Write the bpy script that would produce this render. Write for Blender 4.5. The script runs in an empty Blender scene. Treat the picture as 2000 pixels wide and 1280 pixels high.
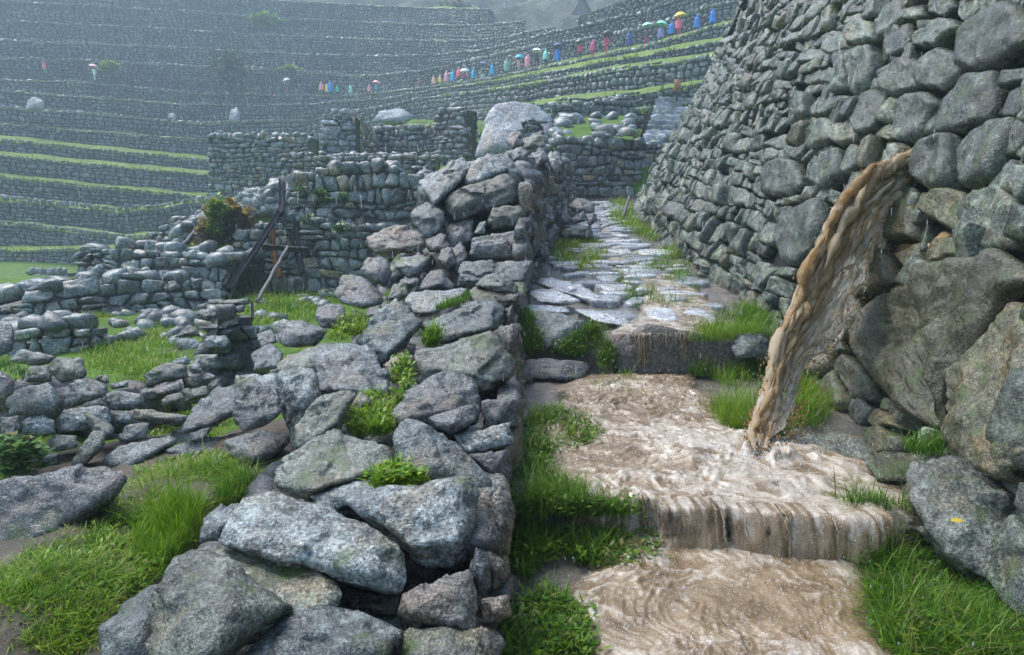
import bpy, bmesh, math, random
import numpy as np
from mathutils import Vector, Matrix

SC = bpy.context.scene
COL = SC.collection
R = math.radians
HAZE = 0.0024

# ------------------------------------------------------------------ camera, sky, sun, exposure
PITCH = R(8.1)
EYE = np.array([0.0, 0.0, 1.6])
FPX = 1333.0                       # focal length in pixels of the 2000 px wide photograph
cam_d = bpy.data.cameras.new('camera')
cam_d.sensor_width = 36.0
cam_d.lens = FPX / 2000.0 * 36.0
cam_d.clip_start = 0.05
cam_d.clip_end = 1500
cam = bpy.data.objects.new('camera', cam_d)
cam.location = EYE
cam.rotation_euler = (math.pi / 2 - PITCH, 0, 0)
COL.objects.link(cam)
SC.camera = cam

SUN_EL, SUN_AZ = 60.0, 305.0      # high sun veiled by rain cloud, from the left and a little ahead
world = bpy.data.worlds.new('World')
SC.world = world
world.use_nodes = True
wn = world.node_tree
wn.nodes.clear()
sky = wn.nodes.new('ShaderNodeTexSky')
sky.sky_type = 'NISHITA'
sky.sun_disc = False
sky.sun_elevation = R(SUN_EL)
sky.sun_rotation = R(SUN_AZ)
sky.air_density = 1.0
sky.dust_density = 2.0
sky.ozone_density = 1.5
bg = wn.nodes.new('ShaderNodeBackground')
bg.inputs['Strength'].default_value = 0.13
wo = wn.nodes.new('ShaderNodeOutputWorld')
wn.links.new(sky.outputs[0], bg.inputs['Color'])
wn.links.new(bg.outputs[0], wo.inputs['Surface'])

sun_d = bpy.data.lights.new('sun', 'SUN')
sun_d.energy = 1.3
sun_d.angle = R(34)
sun_d.color = (1.0, 0.985, 0.95)
sun = bpy.data.objects.new('sun', sun_d)
COL.objects.link(sun)
_sd = Vector((math.sin(R(SUN_AZ)) * math.cos(R(SUN_EL)), math.cos(R(SUN_AZ)) * math.cos(R(SUN_EL)), math.sin(R(SUN_EL))))
sun.rotation_euler = _sd.to_track_quat('Z', 'Y').to_euler()

SC.view_settings.view_transform = 'Standard'
SC.view_settings.look = 'None'
SC.view_settings.exposure = 1.45
SC.view_settings.gamma = 1.0
SC.view_settings.use_curve_mapping = False
SC.render.engine = 'CYCLES'
SC.cycles.max_bounces = 5
SC.cycles.diffuse_bounces = 3
SC.cycles.glossy_bounces = 2
SC.cycles.transmission_bounces = 3
SC.cycles.volume_bounces = 1
SC.cycles.transparent_max_bounces = 10
SC.cycles.caustics_reflective = False
SC.cycles.caustics_refractive = False
SC.cycles.use_denoising = True

# ------------------------------------------------------------------ projection helpers
_cp, _sp = math.cos(PITCH), math.sin(PITCH)


def ray(px, py):
    a = (np.asarray(px, float) - 1000.0) / FPX
    b = (640.0 - np.asarray(py, float)) / FPX
    return np.stack([a, _cp + b * _sp, -_sp + b * _cp], -1)


def at(px, py, Y):
    """the point at horizontal distance Y that is seen at photo pixel (px, py)"""
    d = ray(px, py)
    return EYE + d * (np.asarray(Y, float) / d[..., 1])[..., None]


def project(P):
    q = np.asarray(P, float) - EYE
    dep = q[..., 1] * _cp - q[..., 2] * _sp
    up = q[..., 1] * _sp + q[..., 2] * _cp
    dep = np.maximum(dep, 1e-3)
    return 1000 + q[..., 0] / dep * FPX, 640 - up / dep * FPX, dep


def itp(x, xs, ys):
    return np.interp(x, xs, ys)


def sstep(a, b, x):
    t = np.clip((np.asarray(x, float) - a) / (b - a), 0, 1)
    return t * t * (3 - 2 * t)

# ------------------------------------------------------------------ noise
_prm = np.random.RandomState(7).rand(65536)


def _h(ix, iy, iz, s):
    n = (ix * 374761393 + iy * 668265263 + iz * 2147483647 + s * 1274126177) & 0xFFFFFFFF
    n = ((n ^ (n >> 13)) * 1274126177) & 0xFFFFFFFF
    return _prm[(n ^ (n >> 16)) & 65535]


def vn(P, seed=0):
    P = np.asarray(P, float)
    f = np.floor(P)
    i = f.astype(np.int64)
    t = P - f
    t = t * t * (3 - 2 * t)
    x, y, z = i[..., 0], i[..., 1], i[..., 2]
    u, v, w = t[..., 0], t[..., 1], t[..., 2]
    r = 0
    for dx in (0, 1):
        for dy in (0, 1):
            for dz in (0, 1):
                r = r + _h(x + dx, y + dy, z + dz, seed) * (u if dx else 1 - u) * (v if dy else 1 - v) * (w if dz else 1 - w)
    return r * 2 - 1


def fbm(P, octv=3, seed=0, gain=0.5):
    P = np.asarray(P, float)
    r, a = 0, 1.0
    for k in range(octv):
        r = r + a * vn(P * (2.03 ** k) + 17.3 * k, seed + k)
        a *= gain
    return r

# ------------------------------------------------------------------ mesh helpers


def mesh(name, V, F, tint=None, smooth=True, attrs=None, quads=None):
    V = np.ascontiguousarray(np.asarray(V, np.float32).reshape(-1, 3))
    F = np.asarray(F, np.int32).reshape(-1, 3) if F is not None and len(F) else np.zeros((0, 3), np.int32)
    nq = 0 if quads is None else len(quads)
    me = bpy.data.meshes.new(name)
    me.vertices.add(len(V))
    me.vertices.foreach_set('co', V.ravel())
    loops = F.ravel()
    tot = np.full(len(F), 3, np.int32)
    if nq:
        Q = np.asarray(quads, np.int32).reshape(-1, 4)
        loops = np.concatenate([loops, Q.ravel()])
        tot = np.concatenate([tot, np.full(len(Q), 4, np.int32)])
    st = np.concatenate([[0], np.cumsum(tot)[:-1]]).astype(np.int32)
    me.loops.add(len(loops))
    me.loops.foreach_set('vertex_index', loops.astype(np.int32))
    me.polygons.add(len(tot))
    me.polygons.foreach_set('loop_start', st)
    me.update(calc_edges=True)
    me.validate()
    if smooth:
        me.polygons.foreach_set('use_smooth', np.ones(len(me.polygons), bool))
    al = dict(attrs or {})
    if tint is not None:
        al['tint'] = np.broadcast_to(np.asarray(tint, np.float32), (len(V),))
    for k, a in al.items():
        at_ = me.attributes.new(k, 'FLOAT', 'POINT')
        at_.data.foreach_set('value', np.ascontiguousarray(a, np.float32))
    return me


def put(name, me, mat=None, parent=None, label=None, cat=None, kind=None, group=None, centre=True):
    """link a mesh as one object; its origin goes to the middle of its base"""
    if me is not None and centre and len(me.vertices):
        n = len(me.vertices)
        co = np.empty(n * 3, np.float32)
        me.vertices.foreach_get('co', co)
        co = co.reshape(-1, 3)
        c = np.array([(co[:, 0].min() + co[:, 0].max()) / 2, (co[:, 1].min() + co[:, 1].max()) / 2, co[:, 2].min()], np.float32)
        me.vertices.foreach_set('co', (co - c).ravel())
    else:
        c = np.zeros(3)
    o = bpy.data.objects.new(name, me)
    COL.objects.link(o)
    if parent is not None:
        o.parent = parent
        pl = Vector(parent.location)
        gp = parent.parent
        while gp is not None:
            pl = pl + Vector(gp.location)
            gp = gp.parent
        o.location = Vector(c.tolist()) - pl
    else:
        o.location = c.tolist()
    if mat is not None:
        me.materials.append(mat)
    tag(o, label, cat, kind, group)
    return o


def tag(o, label=None, cat=None, kind=None, group=None):
    if label: o['label'] = label
    if cat: o['category'] = cat
    if kind or cat: o['kind'] = kind or 'thing'
    if group: o['group'] = group


def empty(name, loc, label=None, cat=None, kind=None, group=None):
    o = bpy.data.objects.new(name, None)
    o.location = [float(v) for v in loc]
    COL.objects.link(o)
    tag(o, label, cat, kind, group)
    return o


def grid_faces(nu, nv, closed_u=False):
    i = np.arange(nu if closed_u else nu - 1)[:, None]
    j = np.arange(nv - 1)[None, :]
    i2 = (i + 1) % nu
    a = i * nv + j
    b = i2 * nv + j
    return np.stack([a, b, b + 1, a + 1], -1).reshape(-1, 4)


class Bag:
    """collects geometry that becomes ONE mesh"""

    def __init__(s):
        s.V, s.F, s.T, s.n = [], [], [], 0

    def add(s, V, F, tint=0.5):
        V = np.asarray(V, float).reshape(-1, 3)
        s.V.append(V)
        s.F.append(np.asarray(F).reshape(-1, 3) + s.n)
        s.T.append(np.broadcast_to(np.asarray(tint, float), (len(V),)))
        s.n += len(V)

    def mesh(s, name, smooth=True):
        return mesh(name, np.concatenate(s.V), np.concatenate(s.F), np.concatenate(s.T), smooth)


_ico = {}


def ico(k):
    if k not in _ico:
        bm = bmesh.new()
        bmesh.ops.create_icosphere(bm, subdivisions=k, radius=1)
        bm.verts.ensure_lookup_table()
        _ico[k] = (np.array([v.co[:] for v in bm.verts]), np.array([[v.index for v in f.verts] for f in bm.faces]))
        bm.free()
    return _ico[k]


def polytope(n, d, S, lvl, p=26):
    """rounded convex stone from its face planes n.x = d, sampled on a stretched sphere of directions"""
    U, F = ico(lvl)
    U = U * S
    U = U / np.linalg.norm(U, axis=1)[:, None]
    q = np.clip(U @ n.T, 0, None) / d[None, :]
    r = (np.sum(q ** p, axis=1) + 1e-12) ** (-1.0 / p)
    return U * r[:, None], F


def roughen(V, size, rng, a=1.0, dirs=None):
    s = rng.rand(3) * 90
    U = V / (np.linalg.norm(V, axis=1)[:, None] + 1e-9)
    k1 = fbm(V * (2.6 / size) + s, 3, 3)
    k2 = fbm(V * (9.0 / size) + s, 3, 11)
    k3 = np.abs(vn(V * (4.0 / size) + s * 2, 23))
    k4 = fbm(V * (26.0 / size) + s, 2, 41) if len(V) > 2000 else 0
    layer = np.abs(vn(V * np.array([3., 3., 9.]) / size + s, 31))
    return V + U * (size * a * (0.022 * k1 + 0.016 * k2 + 0.006 * k4 - 0.020 * np.clip(0.25 - k3, 0, 1) * 4 * 0.5 - 0.018 * np.clip(0.22 - layer, 0, 1) * 3))[:, None]


def facet(V, size, rng, cells=26, amp=.05):
    """broken faces: each neighbourhood of the surface is pushed along its own slightly tilted plane"""
    n = len(V)
    s = V[rng.choice(n, min(cells, n), replace=False)]
    d = ((V[:, None] - s[None]) ** 2).sum(-1)
    k = d.argmin(1)
    off = rng.normal(size=len(s)) * amp * size
    tl = rng.normal(size=(len(s), 3)) * amp * 2.2
    U = V / (np.linalg.norm(V, axis=1)[:, None] + 1e-9)
    return V + U * (off[k] * .45 + ((V - s[k]) * tl[k]).sum(1))[:, None]


def boulder(rng, size, lvl=3, flat=(1, 1, 1), nf=11, p=18, a=1.0):
    """a random angular stone about `size` across, centred on its middle"""
    n = rng.normal(size=(nf, 3))
    n = np.concatenate([n, np.array([[1, 0, 0], [-1, 0, 0], [0, 1, 0], [0, -1, 0], [0, 0, 1], [0, 0, -1]]) + rng.normal(size=(6, 3)) * .22])
    n /= np.linalg.norm(n, axis=1)[:, None]
    d = np.concatenate([rng.uniform(.46, .62, nf), rng.uniform(.38, .50, 6)])
    V, F = polytope(n, d, np.ones(3), lvl, p)
    V = V * np.array(flat)
    V = roughen(V, 1.0, rng, a)
    return V * size, F


def rotm(rx, ry, rz):
    return np.array(Matrix.Rotation(rz, 3, 'Z') @ Matrix.Rotation(ry, 3, 'Y') @ Matrix.Rotation(rx, 3, 'X'))

# ------------------------------------------------------------------ materials


def nt(name):
    m = bpy.data.materials.new(name)
    m.use_nodes = True
    t = m.node_tree
    t.nodes.clear()
    out = t.nodes.new('ShaderNodeOutputMaterial')
    bs = t.nodes.new('ShaderNodeBsdfPrincipled')
    t.links.new(bs.outputs[0], out.inputs[0])
    return m, t, bs, out


def N(t, kind, **kw):
    n = t.nodes.new(kind)
    for k, v in kw.items():
        if k in n.inputs:
            n.inputs[k].default_value = v
        else:
            setattr(n, k, v)
    return n


def noise(t, vec, scale, detail=4, rough=.55):
    n = N(t, 'ShaderNodeTexNoise', Scale=scale, Detail=detail, Roughness=rough)
    if vec is not None:
        t.links.new(vec, n.inputs['Vector'])
    return n.outputs[0]


def ramp(t, fac, stops):
    r = t.nodes.new('ShaderNodeValToRGB')
    el = r.color_ramp.elements
    while len(el) < len(stops):
        el.new(.5)
    for e, (p, c) in zip(el, stops):
        e.position = p
        e.color = (*c, 1) if len(c) == 3 else c
    t.links.new(fac, r.inputs[0])
    return r.outputs[0]


def g3(v):
    return (v, v, v)


def mix(t, fac, a, b, mode='MIX'):
    m = t.nodes.new('ShaderNodeMix')
    m.data_type = 'RGBA'
    m.blend_type = mode
    for sock, v in ((m.inputs[0], fac), (m.inputs[6], a), (m.inputs[7], b)):
        if isinstance(v, (int, float)):
            sock.default_value = v
        elif isinstance(v, tuple):
            sock.default_value = (*v, 1)
        else:
            t.links.new(v, sock)
    return m.outputs[2]


def math_(t, op, a, b=0.0, clamp=False):
    m = t.nodes.new('ShaderNodeMath')
    m.operation = op
    m.use_clamp = clamp
    for s, v in ((m.inputs[0], a), (m.inputs[1], b)):
        if isinstance(v, (int, float)):
            s.default_value = v
        else:
            t.links.new(v, s)
    return m.outputs[0]


def position(t):
    return N(t, 'ShaderNodeNewGeometry').outputs['Position']


def tint_of(t):
    return N(t, 'ShaderNodeAttribute', attribute_name='tint').outputs['Fac']


def granite(name, dark, light, warm, lichen, lich=.5, sc=1.0, bump=.5, rough=(.14, .45), moss=0.0, fine=True):
    """wet weathered granite: two greys, brown staining, crystal speckle and lichen"""
    m, t, bs, out = nt(name)
    P = position(t)
    tn = tint_of(t)
    big = noise(t, P, 2.2 * sc, 4)
    c = ramp(t, big, [(.30, dark), (.70, light)])
    st = noise(t, P, 4.1 * sc, 3)
    c = mix(t, ramp(t, math_(t, 'ADD', st, math_(t, 'MULTIPLY', math_(t, 'SUBTRACT', tn, .5), .22)), [(.54, g3(0)), (.70, g3(.75))]), c, warm)
    # crystals
    sp = noise(t, P, 75 * sc, 2, .7)
    c = mix(t, .9, c, ramp(t, sp, [(.36, g3(.30)), (.48, g3(.85)), (.55, g3(1.15)), (.68, g3(2.3))]), 'MULTIPLY')
    mo = noise(t, P, 24 * sc, 3, .7)
    c = mix(t, .8, c, ramp(t, mo, [(.34, g3(.45)), (.5, g3(1.0)), (.66, g3(1.7))]), 'MULTIPLY')
    # lichen crusts
    lp = noise(t, P, 6.5 * sc, 5, .7)
    lf = noise(t, P, 34 * sc, 4, .75)
    lm = ramp(t, math_(t, 'ADD', math_(t, 'MULTIPLY', lp, .6), math_(t, 'MULTIPLY', lf, .4)), [(.62 - .16 * lich, g3(0)), (.70 - .12 * lich, g3(.85))])
    c = mix(t, lm, c, lichen)
    dk = noise(t, P, 15 * sc, 4, .7)
    c = mix(t, ramp(t, dk, [(.30, g3(.8)), (.44, g3(0))]), c, tuple(v * .35 for v in dark))
    if moss > 0:
        mp = noise(t, P, 3.4 * sc, 5, .65)
        up = N(t, 'ShaderNodeSeparateXYZ')
        t.links.new(N(t, 'ShaderNodeNewGeometry').outputs['Normal'], up.inputs[0])
        mm = math_(t, 'ADD', mp, math_(t, 'MULTIPLY', up.outputs[2], .08))
        c = mix(t, ramp(t, mm, [(.66 - .12 * moss, g3(0)), (.76 - .12 * moss, g3(.85))]), c, (.060, .095, .022))
    c = mix(t, 1.0, c, ramp(t, tn, [(0, g3(.55)), (.5, g3(1.0)), (1, g3(1.5))]), 'MULTIPLY')
    t.links.new(c, bs.inputs['Base Color'])
    rr = ramp(t, noise(t, P, 9 * sc, 3), [(.3, g3(rough[0])), (.7, g3(rough[1]))])
    t.links.new(rr, bs.inputs['Roughness'])
    bs.inputs['Specular IOR Level'].default_value = .6
    b1 = N(t, 'ShaderNodeBump', Strength=bump, Distance=.03 / sc)
    hgt = math_(t, 'ADD', math_(t, 'MULTIPLY', noise(t, P, 14 * sc, 6, .68), 1.0), math_(t, 'MULTIPLY', math_(t, 'ADD', sp, mo), .25 if fine else .1))
    t.links.new(hgt, b1.inputs['Height'])
    t.links.new(b1.outputs[0], bs.inputs['Normal'])
    return m


def simple(name, col, rough=.6, nscale=8, var=.35, bump=.2, bscale=None, spec=.4, dist=.02):
    m, t, bs, out = nt(name)
    P = position(t)
    c = mix(t, 1.0, col, ramp(t, noise(t, P, nscale, 5, .65), [(.25, g3(1 - var)), (.75, g3(1 + var))]), 'MULTIPLY')
    c = mix(t, 1.0, c, ramp(t, tint_of(t), [(0, g3(.75)), (1, g3(1.25))]), 'MULTIPLY')
    t.links.new(c, bs.inputs['Base Color'])
    bs.inputs['Roughness'].default_value = rough
    bs.inputs['Specular IOR Level'].default_value = spec
    if bump:
        b = N(t, 'ShaderNodeBump', Strength=bump, Distance=dist)
        t.links.new(noise(t, P, bscale or nscale * 3, 5, .65), b.inputs['Height'])
        t.links.new(b.outputs[0], bs.inputs['Normal'])
    return m


def leafmat(name, c0, c1, c2, rough=.42):
    """grass and leaves: colour runs with the per-blade tint, light passes through"""
    m, t, bs, out = nt(name)
    c = ramp(t, tint_of(t), [(0, c0), (.50, c1), (.90, c2), (.99, (.30, .24, .09))])
    t.links.new(c, bs.inputs['Base Color'])
    bs.inputs['Roughness'].default_value = rough
    bs.inputs['Specular IOR Level'].default_value = .35
    tr = N(t, 'ShaderNodeBsdfTranslucent')
    t.links.new(c, tr.inputs['Color'])
    ms = N(t, 'ShaderNodeMixShader')
    ms.inputs[0].default_value = .35
    t.links.new(bs.outputs[0], ms.inputs[1])
    t.links.new(tr.outputs[0], ms.inputs[2])
    t.links.new(ms.outputs[0], out.inputs[0])
    return m


M = {}
M['granite'] = granite('wet_granite', (.050, .062, .060), (.172, .196, .188), (.125, .104, .062), (.36, .41, .37), .50, 1.0, .8, moss=.12)
M['granite_b'] = granite('brown_grey_granite', (.052, .057, .045), (.162, .174, .140), (.140, .108, .060), (.32, .36, .28), .55, 1.2, .8, moss=.32)
M['granite_c'] = granite('light_granite', (.080, .094, .092), (.235, .262, .255), (.155, .132, .088), (.42, .46, .42), .55, .8, .8, moss=.1)
M['granite_dark'] = granite('dark_granite', (.045, .048, .048), (.13, .135, .13), (.10, .072, .045), (.27, .30, .26), .25, 1.0, .7, moss=.25)
M['granite_warm'] = granite('brown_granite', (.075, .065, .052), (.19, .165, .13), (.17, .11, .06), (.30, .30, .24), .25, 1.0, .7, moss=.2)
M['wall'] = granite('lichened_wall_stone', (.032, .041, .034), (.108, .126, .100), (.110, .085, .045), (.30, .36, .26), .75, 1.7, .95, moss=.6)
M['wall_brown'] = granite('mud_washed_stone', (.056, .054, .033), (.145, .138, .085), (.15, .105, .048), (.25, .26, .17), .5, 1.5, .95, moss=.75)
M['ruin'] = granite('ruin_stone', (.070, .088, .084), (.205, .238, .222), (.16, .125, .072), (.38, .44, .38), .55, .8, .5, fine=False)
M['ruin_tan'] = granite('tan_ruin_stone', (.15, .13, .09), (.30, .26, .18), (.30, .21, .11), (.40, .40, .31), .35, .8, .5, fine=False)
M['terrace'] = granite('terrace_stone', (.048, .062, .060), (.155, .182, .170), (.11, .098, .058), (.34, .40, .34), .5, .35, .4, moss=.25, fine=False)
M['pale'] = granite('pale_wet_slab', (.25, .26, .27), (.50, .52, .53), (.30, .26, .20), (.56, .58, .56), .35, 1.2, .3, rough=(.14, .40))
M['outcrop'] = granite('matte_grey_outcrop', (.17, .18, .185), (.33, .345, .35), (.24, .21, .16), (.42, .45, .42), .4, .35, .6, rough=(.5, .8), fine=False)
M['joint'] = simple('shade_dark_earth', (.018, .018, .014), .75, 6, .5, .5)  # wet earth darkened further, so the shade of the gaps is in its colour
M['mud'] = simple('wet_tan_mud', (.36, .235, .10), .32, 9, .3, .5, 30)
M['soil'] = simple('brown_wet_soil', (.062, .047, .030), .6, 5, .5, .8, 22)
M['grass'] = leafmat('grass_blade', (.040, .115, .005), (.130, .285, .007), (.33, .46, .016))
M['grass_dark'] = leafmat('shaded_grass_blade', (.026, .085, .006), (.080, .205, .008), (.22, .36, .020))  # darker copy of the grass, with shade put into its colour
M['weed'] = leafmat('weed_leaf', (.030, .095, .022), (.075, .19, .035), (.20, .32, .09))
M['dry'] = leafmat('dry_grass', (.16, .10, .03), (.30, .20, .06), (.42, .32, .10))
M['lime'] = leafmat('lime_leaf', (.09, .17, .008), (.20, .34, .012), (.36, .48, .03))
M['shrub'] = leafmat('shrub_leaf', (.018, .045, .02), (.04, .085, .035), (.08, .14, .05))
M['yellow_leaf'] = leafmat('yellow_leaf', (.45, .33, .03), (.62, .46, .05), (.75, .6, .1))
M['wood'] = simple('wet_dark_timber', (.030, .027, .028), .5, 14, .45, .5, 60)
M['wood_grey'] = simple('grey_weathered_pole', (.14, .135, .13), .6, 14, .4, .5, 60)
M['wood_raw'] = simple('raw_orange_timber', (.22, .085, .025), .55, 12, .4, .3, 50)
M['bed'] = simple('wet_path_gravel', (.26, .225, .185), .15, 7, .5, .7, 30, .6)
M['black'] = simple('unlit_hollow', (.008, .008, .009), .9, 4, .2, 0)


def ground_mat():
    m, t, bs, out = nt('grassy_ground')
    P = position(t)
    n1 = noise(t, P, .9, 6, .65)
    n2 = noise(t, P, 6.0, 5, .7)
    n3 = noise(t, P, 34, 3, .7)
    c = ramp(t, n2, [(.28, (.045, .105, .008)), (.5, (.095, .195, .010)), (.72, (.18, .27, .018))])
    soil = ramp(t, n3, [(.3, (.035, .028, .018)), (.7, (.095, .075, .048))])
    c = mix(t, ramp(t, n1, [(.56, g3(0)), (.70, g3(.85))]), c, soil)
    t.links.new(c, bs.inputs['Base Color'])
    bs.inputs['Roughness'].default_value = .75
    bs.inputs['Specular IOR Level'].default_value = .25
    b = N(t, 'ShaderNodeBump', Strength=.9, Distance=.06)
    t.links.new(math_(t, 'ADD', n2, n3), b.inputs['Height'])
    t.links.new(b.outputs[0], bs.inputs['Normal'])
    return m


M['ground'] = ground_mat()


def ledge_mat():
    m, t, bs, out = nt('terrace_turf')
    P = position(t)
    c = ramp(t, noise(t, P, .8, 6, .7), [(.25, (.075, .135, .010)), (.5, (.15, .245, .010)), (.75, (.26, .30, .020))])
    c = mix(t, 1.0, c, ramp(t, noise(t, P, 5, 3), [(.3, g3(.6)), (.7, g3(1.3))]), 'MULTIPLY')
    t.links.new(c, bs.inputs['Base Color'])
    bs.inputs['Roughness'].default_value = .8
    b = N(t, 'ShaderNodeBump', Strength=1, Distance=.2)
    t.links.new(noise(t, P, 4, 5, .7), b.inputs['Height'])
    t.links.new(b.outputs[0], bs.inputs['Normal'])
    return m


M['ledge'] = ledge_mat()


def water_mat(name='muddy_flood_water', edge=0):
    """silt-brown flood water; the foam itself is pale"""
    m, t, bs, out = nt(name)
    P = position(t)
    fo = N(t, 'ShaderNodeAttribute', attribute_name='foam').outputs['Fac']
    n1 = noise(t, P, 5, 5, .7)
    n2 = noise(t, P, 28, 5, .75)
    mp = N(t, 'ShaderNodeMapping')
    mp.inputs['Scale'].default_value = (1.5, .8, 1)
    t.links.new(P, mp.inputs['Vector'])
    n3 = noise(t, mp.outputs[0], 110, 3, .8)
    base = ramp(t, n1, [(.28, (.108, .068, .032)), (.46, (.205, .138, .070)), (.62, (.305, .22, .125)), (.78, (.40, .315, .21))])
    # foam: torn filaments drawn out by the current, and white flecks where rain strikes
    def ridged(vec, sc_, dist):
        n = N(t, 'ShaderNodeTexNoise', Scale=sc_, Detail=5, Roughness=.62, Distortion=dist)
        n.noise_type = 'RIDGED_MULTIFRACTAL'
        t.links.new(vec, n.inputs['Vector'])
        return n.outputs[0]
    r1 = ridged(mp.outputs[0], 7.5, .9)
    r2 = ridged(P, 21, .5)
    f = math_(t, 'ADD', math_(t, 'MULTIPLY', r1, .33), math_(t, 'MULTIPLY', r2, .22))
    f = math_(t, 'ADD', f, math_(t, 'MULTIPLY', math_(t, 'SUBTRACT', n3, .5), .55))
    f = math_(t, 'ADD', f, math_(t, 'MULTIPLY', math_(t, 'SUBTRACT', fo, .5), .55))
    c = mix(t, ramp(t, f, [(.16, g3(0)), (.32, g3(.45)), (.54, g3(1))]), base, (.74, .675, .57))
    fl = ramp(t, noise(t, P, 150, 2, .6), [(.62, g3(0)), (.70, g3(.8))])
    c = mix(t, fl, c, (.78, .76, .73))
    t.links.new(c, bs.inputs['Base Color'])
    bs.inputs['Roughness'].default_value = .14
    bs.inputs['Specular IOR Level'].default_value = .6
    b = N(t, 'ShaderNodeBump', Strength=.35, Distance=.02)
    t.links.new(n2, b.inputs['Height'])
    t.links.new(b.outputs[0], bs.inputs['Normal'])
    if edge:
        # the film thins out and breaks up towards its margin
        ed = N(t, 'ShaderNodeAttribute', attribute_name='edge').outputs['Fac']
        al = ramp(t, math_(t, 'ADD', ed, math_(t, 'MULTIPLY', math_(t, 'SUBTRACT', n2 if edge == 1 else fall_fibre(t), .5), 1.1)), [(.16, g3(1)), (.50, g3(0))])
        tr = N(t, 'ShaderNodeBsdfTransparent')
        ms = N(t, 'ShaderNodeMixShader')
        t.links.new(al, ms.inputs[0])
        t.links.new(bs.outputs[0], ms.inputs[1])
        t.links.new(tr.outputs[0], ms.inputs[2])
        t.links.new(ms.outputs[0], out.inputs[0])
    return m


def fall_fibre(t):
    cx = N(t, 'ShaderNodeCombineXYZ')
    for i, k in enumerate(('fu', 'fv')):
        t.links.new(N(t, 'ShaderNodeAttribute', attribute_name=k).outputs['Fac'], cx.inputs[i])
    return noise(t, cx.outputs[0], 1.0, 4, .65)


M['water'] = water_mat()
M['water_film'] = water_mat('muddy_flood_film', 1)
M['water_fall'] = water_mat('muddy_falling_water', 2)


def jet_mat(name, veil):
    m, t, bs, out = nt(name)
    P = position(t)
    w = N(t, 'ShaderNodeAttribute', attribute_name='veil').outputs['Fac']
    n1 = noise(t, P, 9, 4, .6)
    c = ramp(t, n1, [(.3, (.52, .37, .20)), (.5, (.66, .51, .32)), (.7, (.76, .65, .49))])
    c = mix(t, ramp(t, w, [(.10, g3(0)), (.5, g3(.9))]), c, (.80, .77, .72))
    t.links.new(c, bs.inputs['Base Color'])
    bs.inputs['Roughness'].default_value = .25
    bs.inputs['Subsurface Weight'].default_value = 0
    b = N(t, 'ShaderNodeBump', Strength=.35, Distance=.02)
    t.links.new(noise(t, P, 22, 4), b.inputs['Height'])
    t.links.new(b.outputs[0], bs.inputs['Normal'])
    tr = N(t, 'ShaderNodeBsdfTransparent')
    ms = N(t, 'ShaderNodeMixShader')
    a = math_(t, 'ADD', math_(t, 'MULTIPLY', w, .75), math_(t, 'MULTIPLY', math_(t, 'SUBTRACT', noise(t, P, 7.5, 4, .55), .5), 1.7))
    al = ramp(t, a, [(.10, g3(.10)), (.5, g3(.35)), (1.0, g3(.82))])
    tl = N(t, 'ShaderNodeBsdfTranslucent')
    t.links.new(c, tl.inputs['Color'])
    m2 = N(t, 'ShaderNodeMixShader')
    m2.inputs[0].default_value = .5
    t.links.new(bs.outputs[0], m2.inputs[1])
    t.links.new(tl.outputs[0], m2.inputs[2])
    t.links.new(al, ms.inputs[0])
    t.links.new(m2.outputs[0], ms.inputs[1])
    t.links.new(tr.outputs[0], ms.inputs[2])
    t.links.new(ms.outputs[0], out.inputs[0])
    return m


M['jet'] = jet_mat('muddy_water_jet', True)


def rope_mat():
    m, t, bs, out = nt('muddy_water_rope')
    P = position(t)
    tn = tint_of(t)
    c = ramp(t, math_(t, 'ADD', math_(t, 'MULTIPLY', tn, .7), math_(t, 'MULTIPLY', noise(t, P, 16, 3), .4)), [(.15, (.54, .36, .16)), (.40, (.74, .56, .32)), (.65, (.83, .71, .52)), (1, (.87, .84, .77))])
    t.links.new(c, bs.inputs['Base Color'])
    bs.inputs['Roughness'].default_value = .30
    bs.inputs['Specular IOR Level'].default_value = .5
    b = N(t, 'ShaderNodeBump', Strength=.9, Distance=.015)
    t.links.new(noise(t, P, 45, 5, .7), b.inputs['Height'])
    t.links.new(b.outputs[0], bs.inputs['Normal'])
    tl = N(t, 'ShaderNodeBsdfTranslucent')
    t.links.new(c, tl.inputs['Color'])
    ms = N(t, 'ShaderNodeMixShader')
    ms.inputs[0].default_value = .55
    t.links.new(bs.outputs[0], ms.inputs[1])
    t.links.new(tl.outputs[0], ms.inputs[2])
    t.links.new(ms.outputs[0], out.inputs[0])
    return m


M['rope'] = rope_mat()


def objcol(name, rough=.4):
    m, t, bs, out = nt(name)
    oi = N(t, 'ShaderNodeObjectInfo')
    c = mix(t, 1.0, oi.outputs['Color'], ramp(t, noise(t, position(t), 9, 3), [(.3, g3(.75)), (.7, g3(1.15))]), 'MULTIPLY')
    t.links.new(c, bs.inputs['Base Color'])
    bs.inputs['Roughness'].default_value = rough
    return m


M['cloth'] = objcol('rain_cloth')
M['skin'] = simple('skin', (.42, .24, .16), .5, 20, .05, 0)
M['orange'] = simple('faded_orange_paint', (.50, .22, .10), .5, 10, .2, .1)
M['petal'] = leafmat('pink_petal', (.50, .20, .18), (.65, .30, .26), (.8, .5, .45))


def drop_mat():
    m, t, bs, out = nt('rain_water')
    bs.inputs['Base Color'].default_value = (.85, .9, .95, 1)
    bs.inputs['Roughness'].default_value = .15
    tr = N(t, 'ShaderNodeBsdfTransparent')
    ms = N(t, 'ShaderNodeMixShader')
    ms.inputs[0].default_value = .68
    t.links.new(bs.outputs[0], ms.inputs[1])
    t.links.new(tr.outputs[0], ms.inputs[2])
    t.links.new(ms.outputs[0], out.inputs[0])
    return m


M['drop'] = drop_mat()

# ------------------------------------------------------------------ masonry


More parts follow.
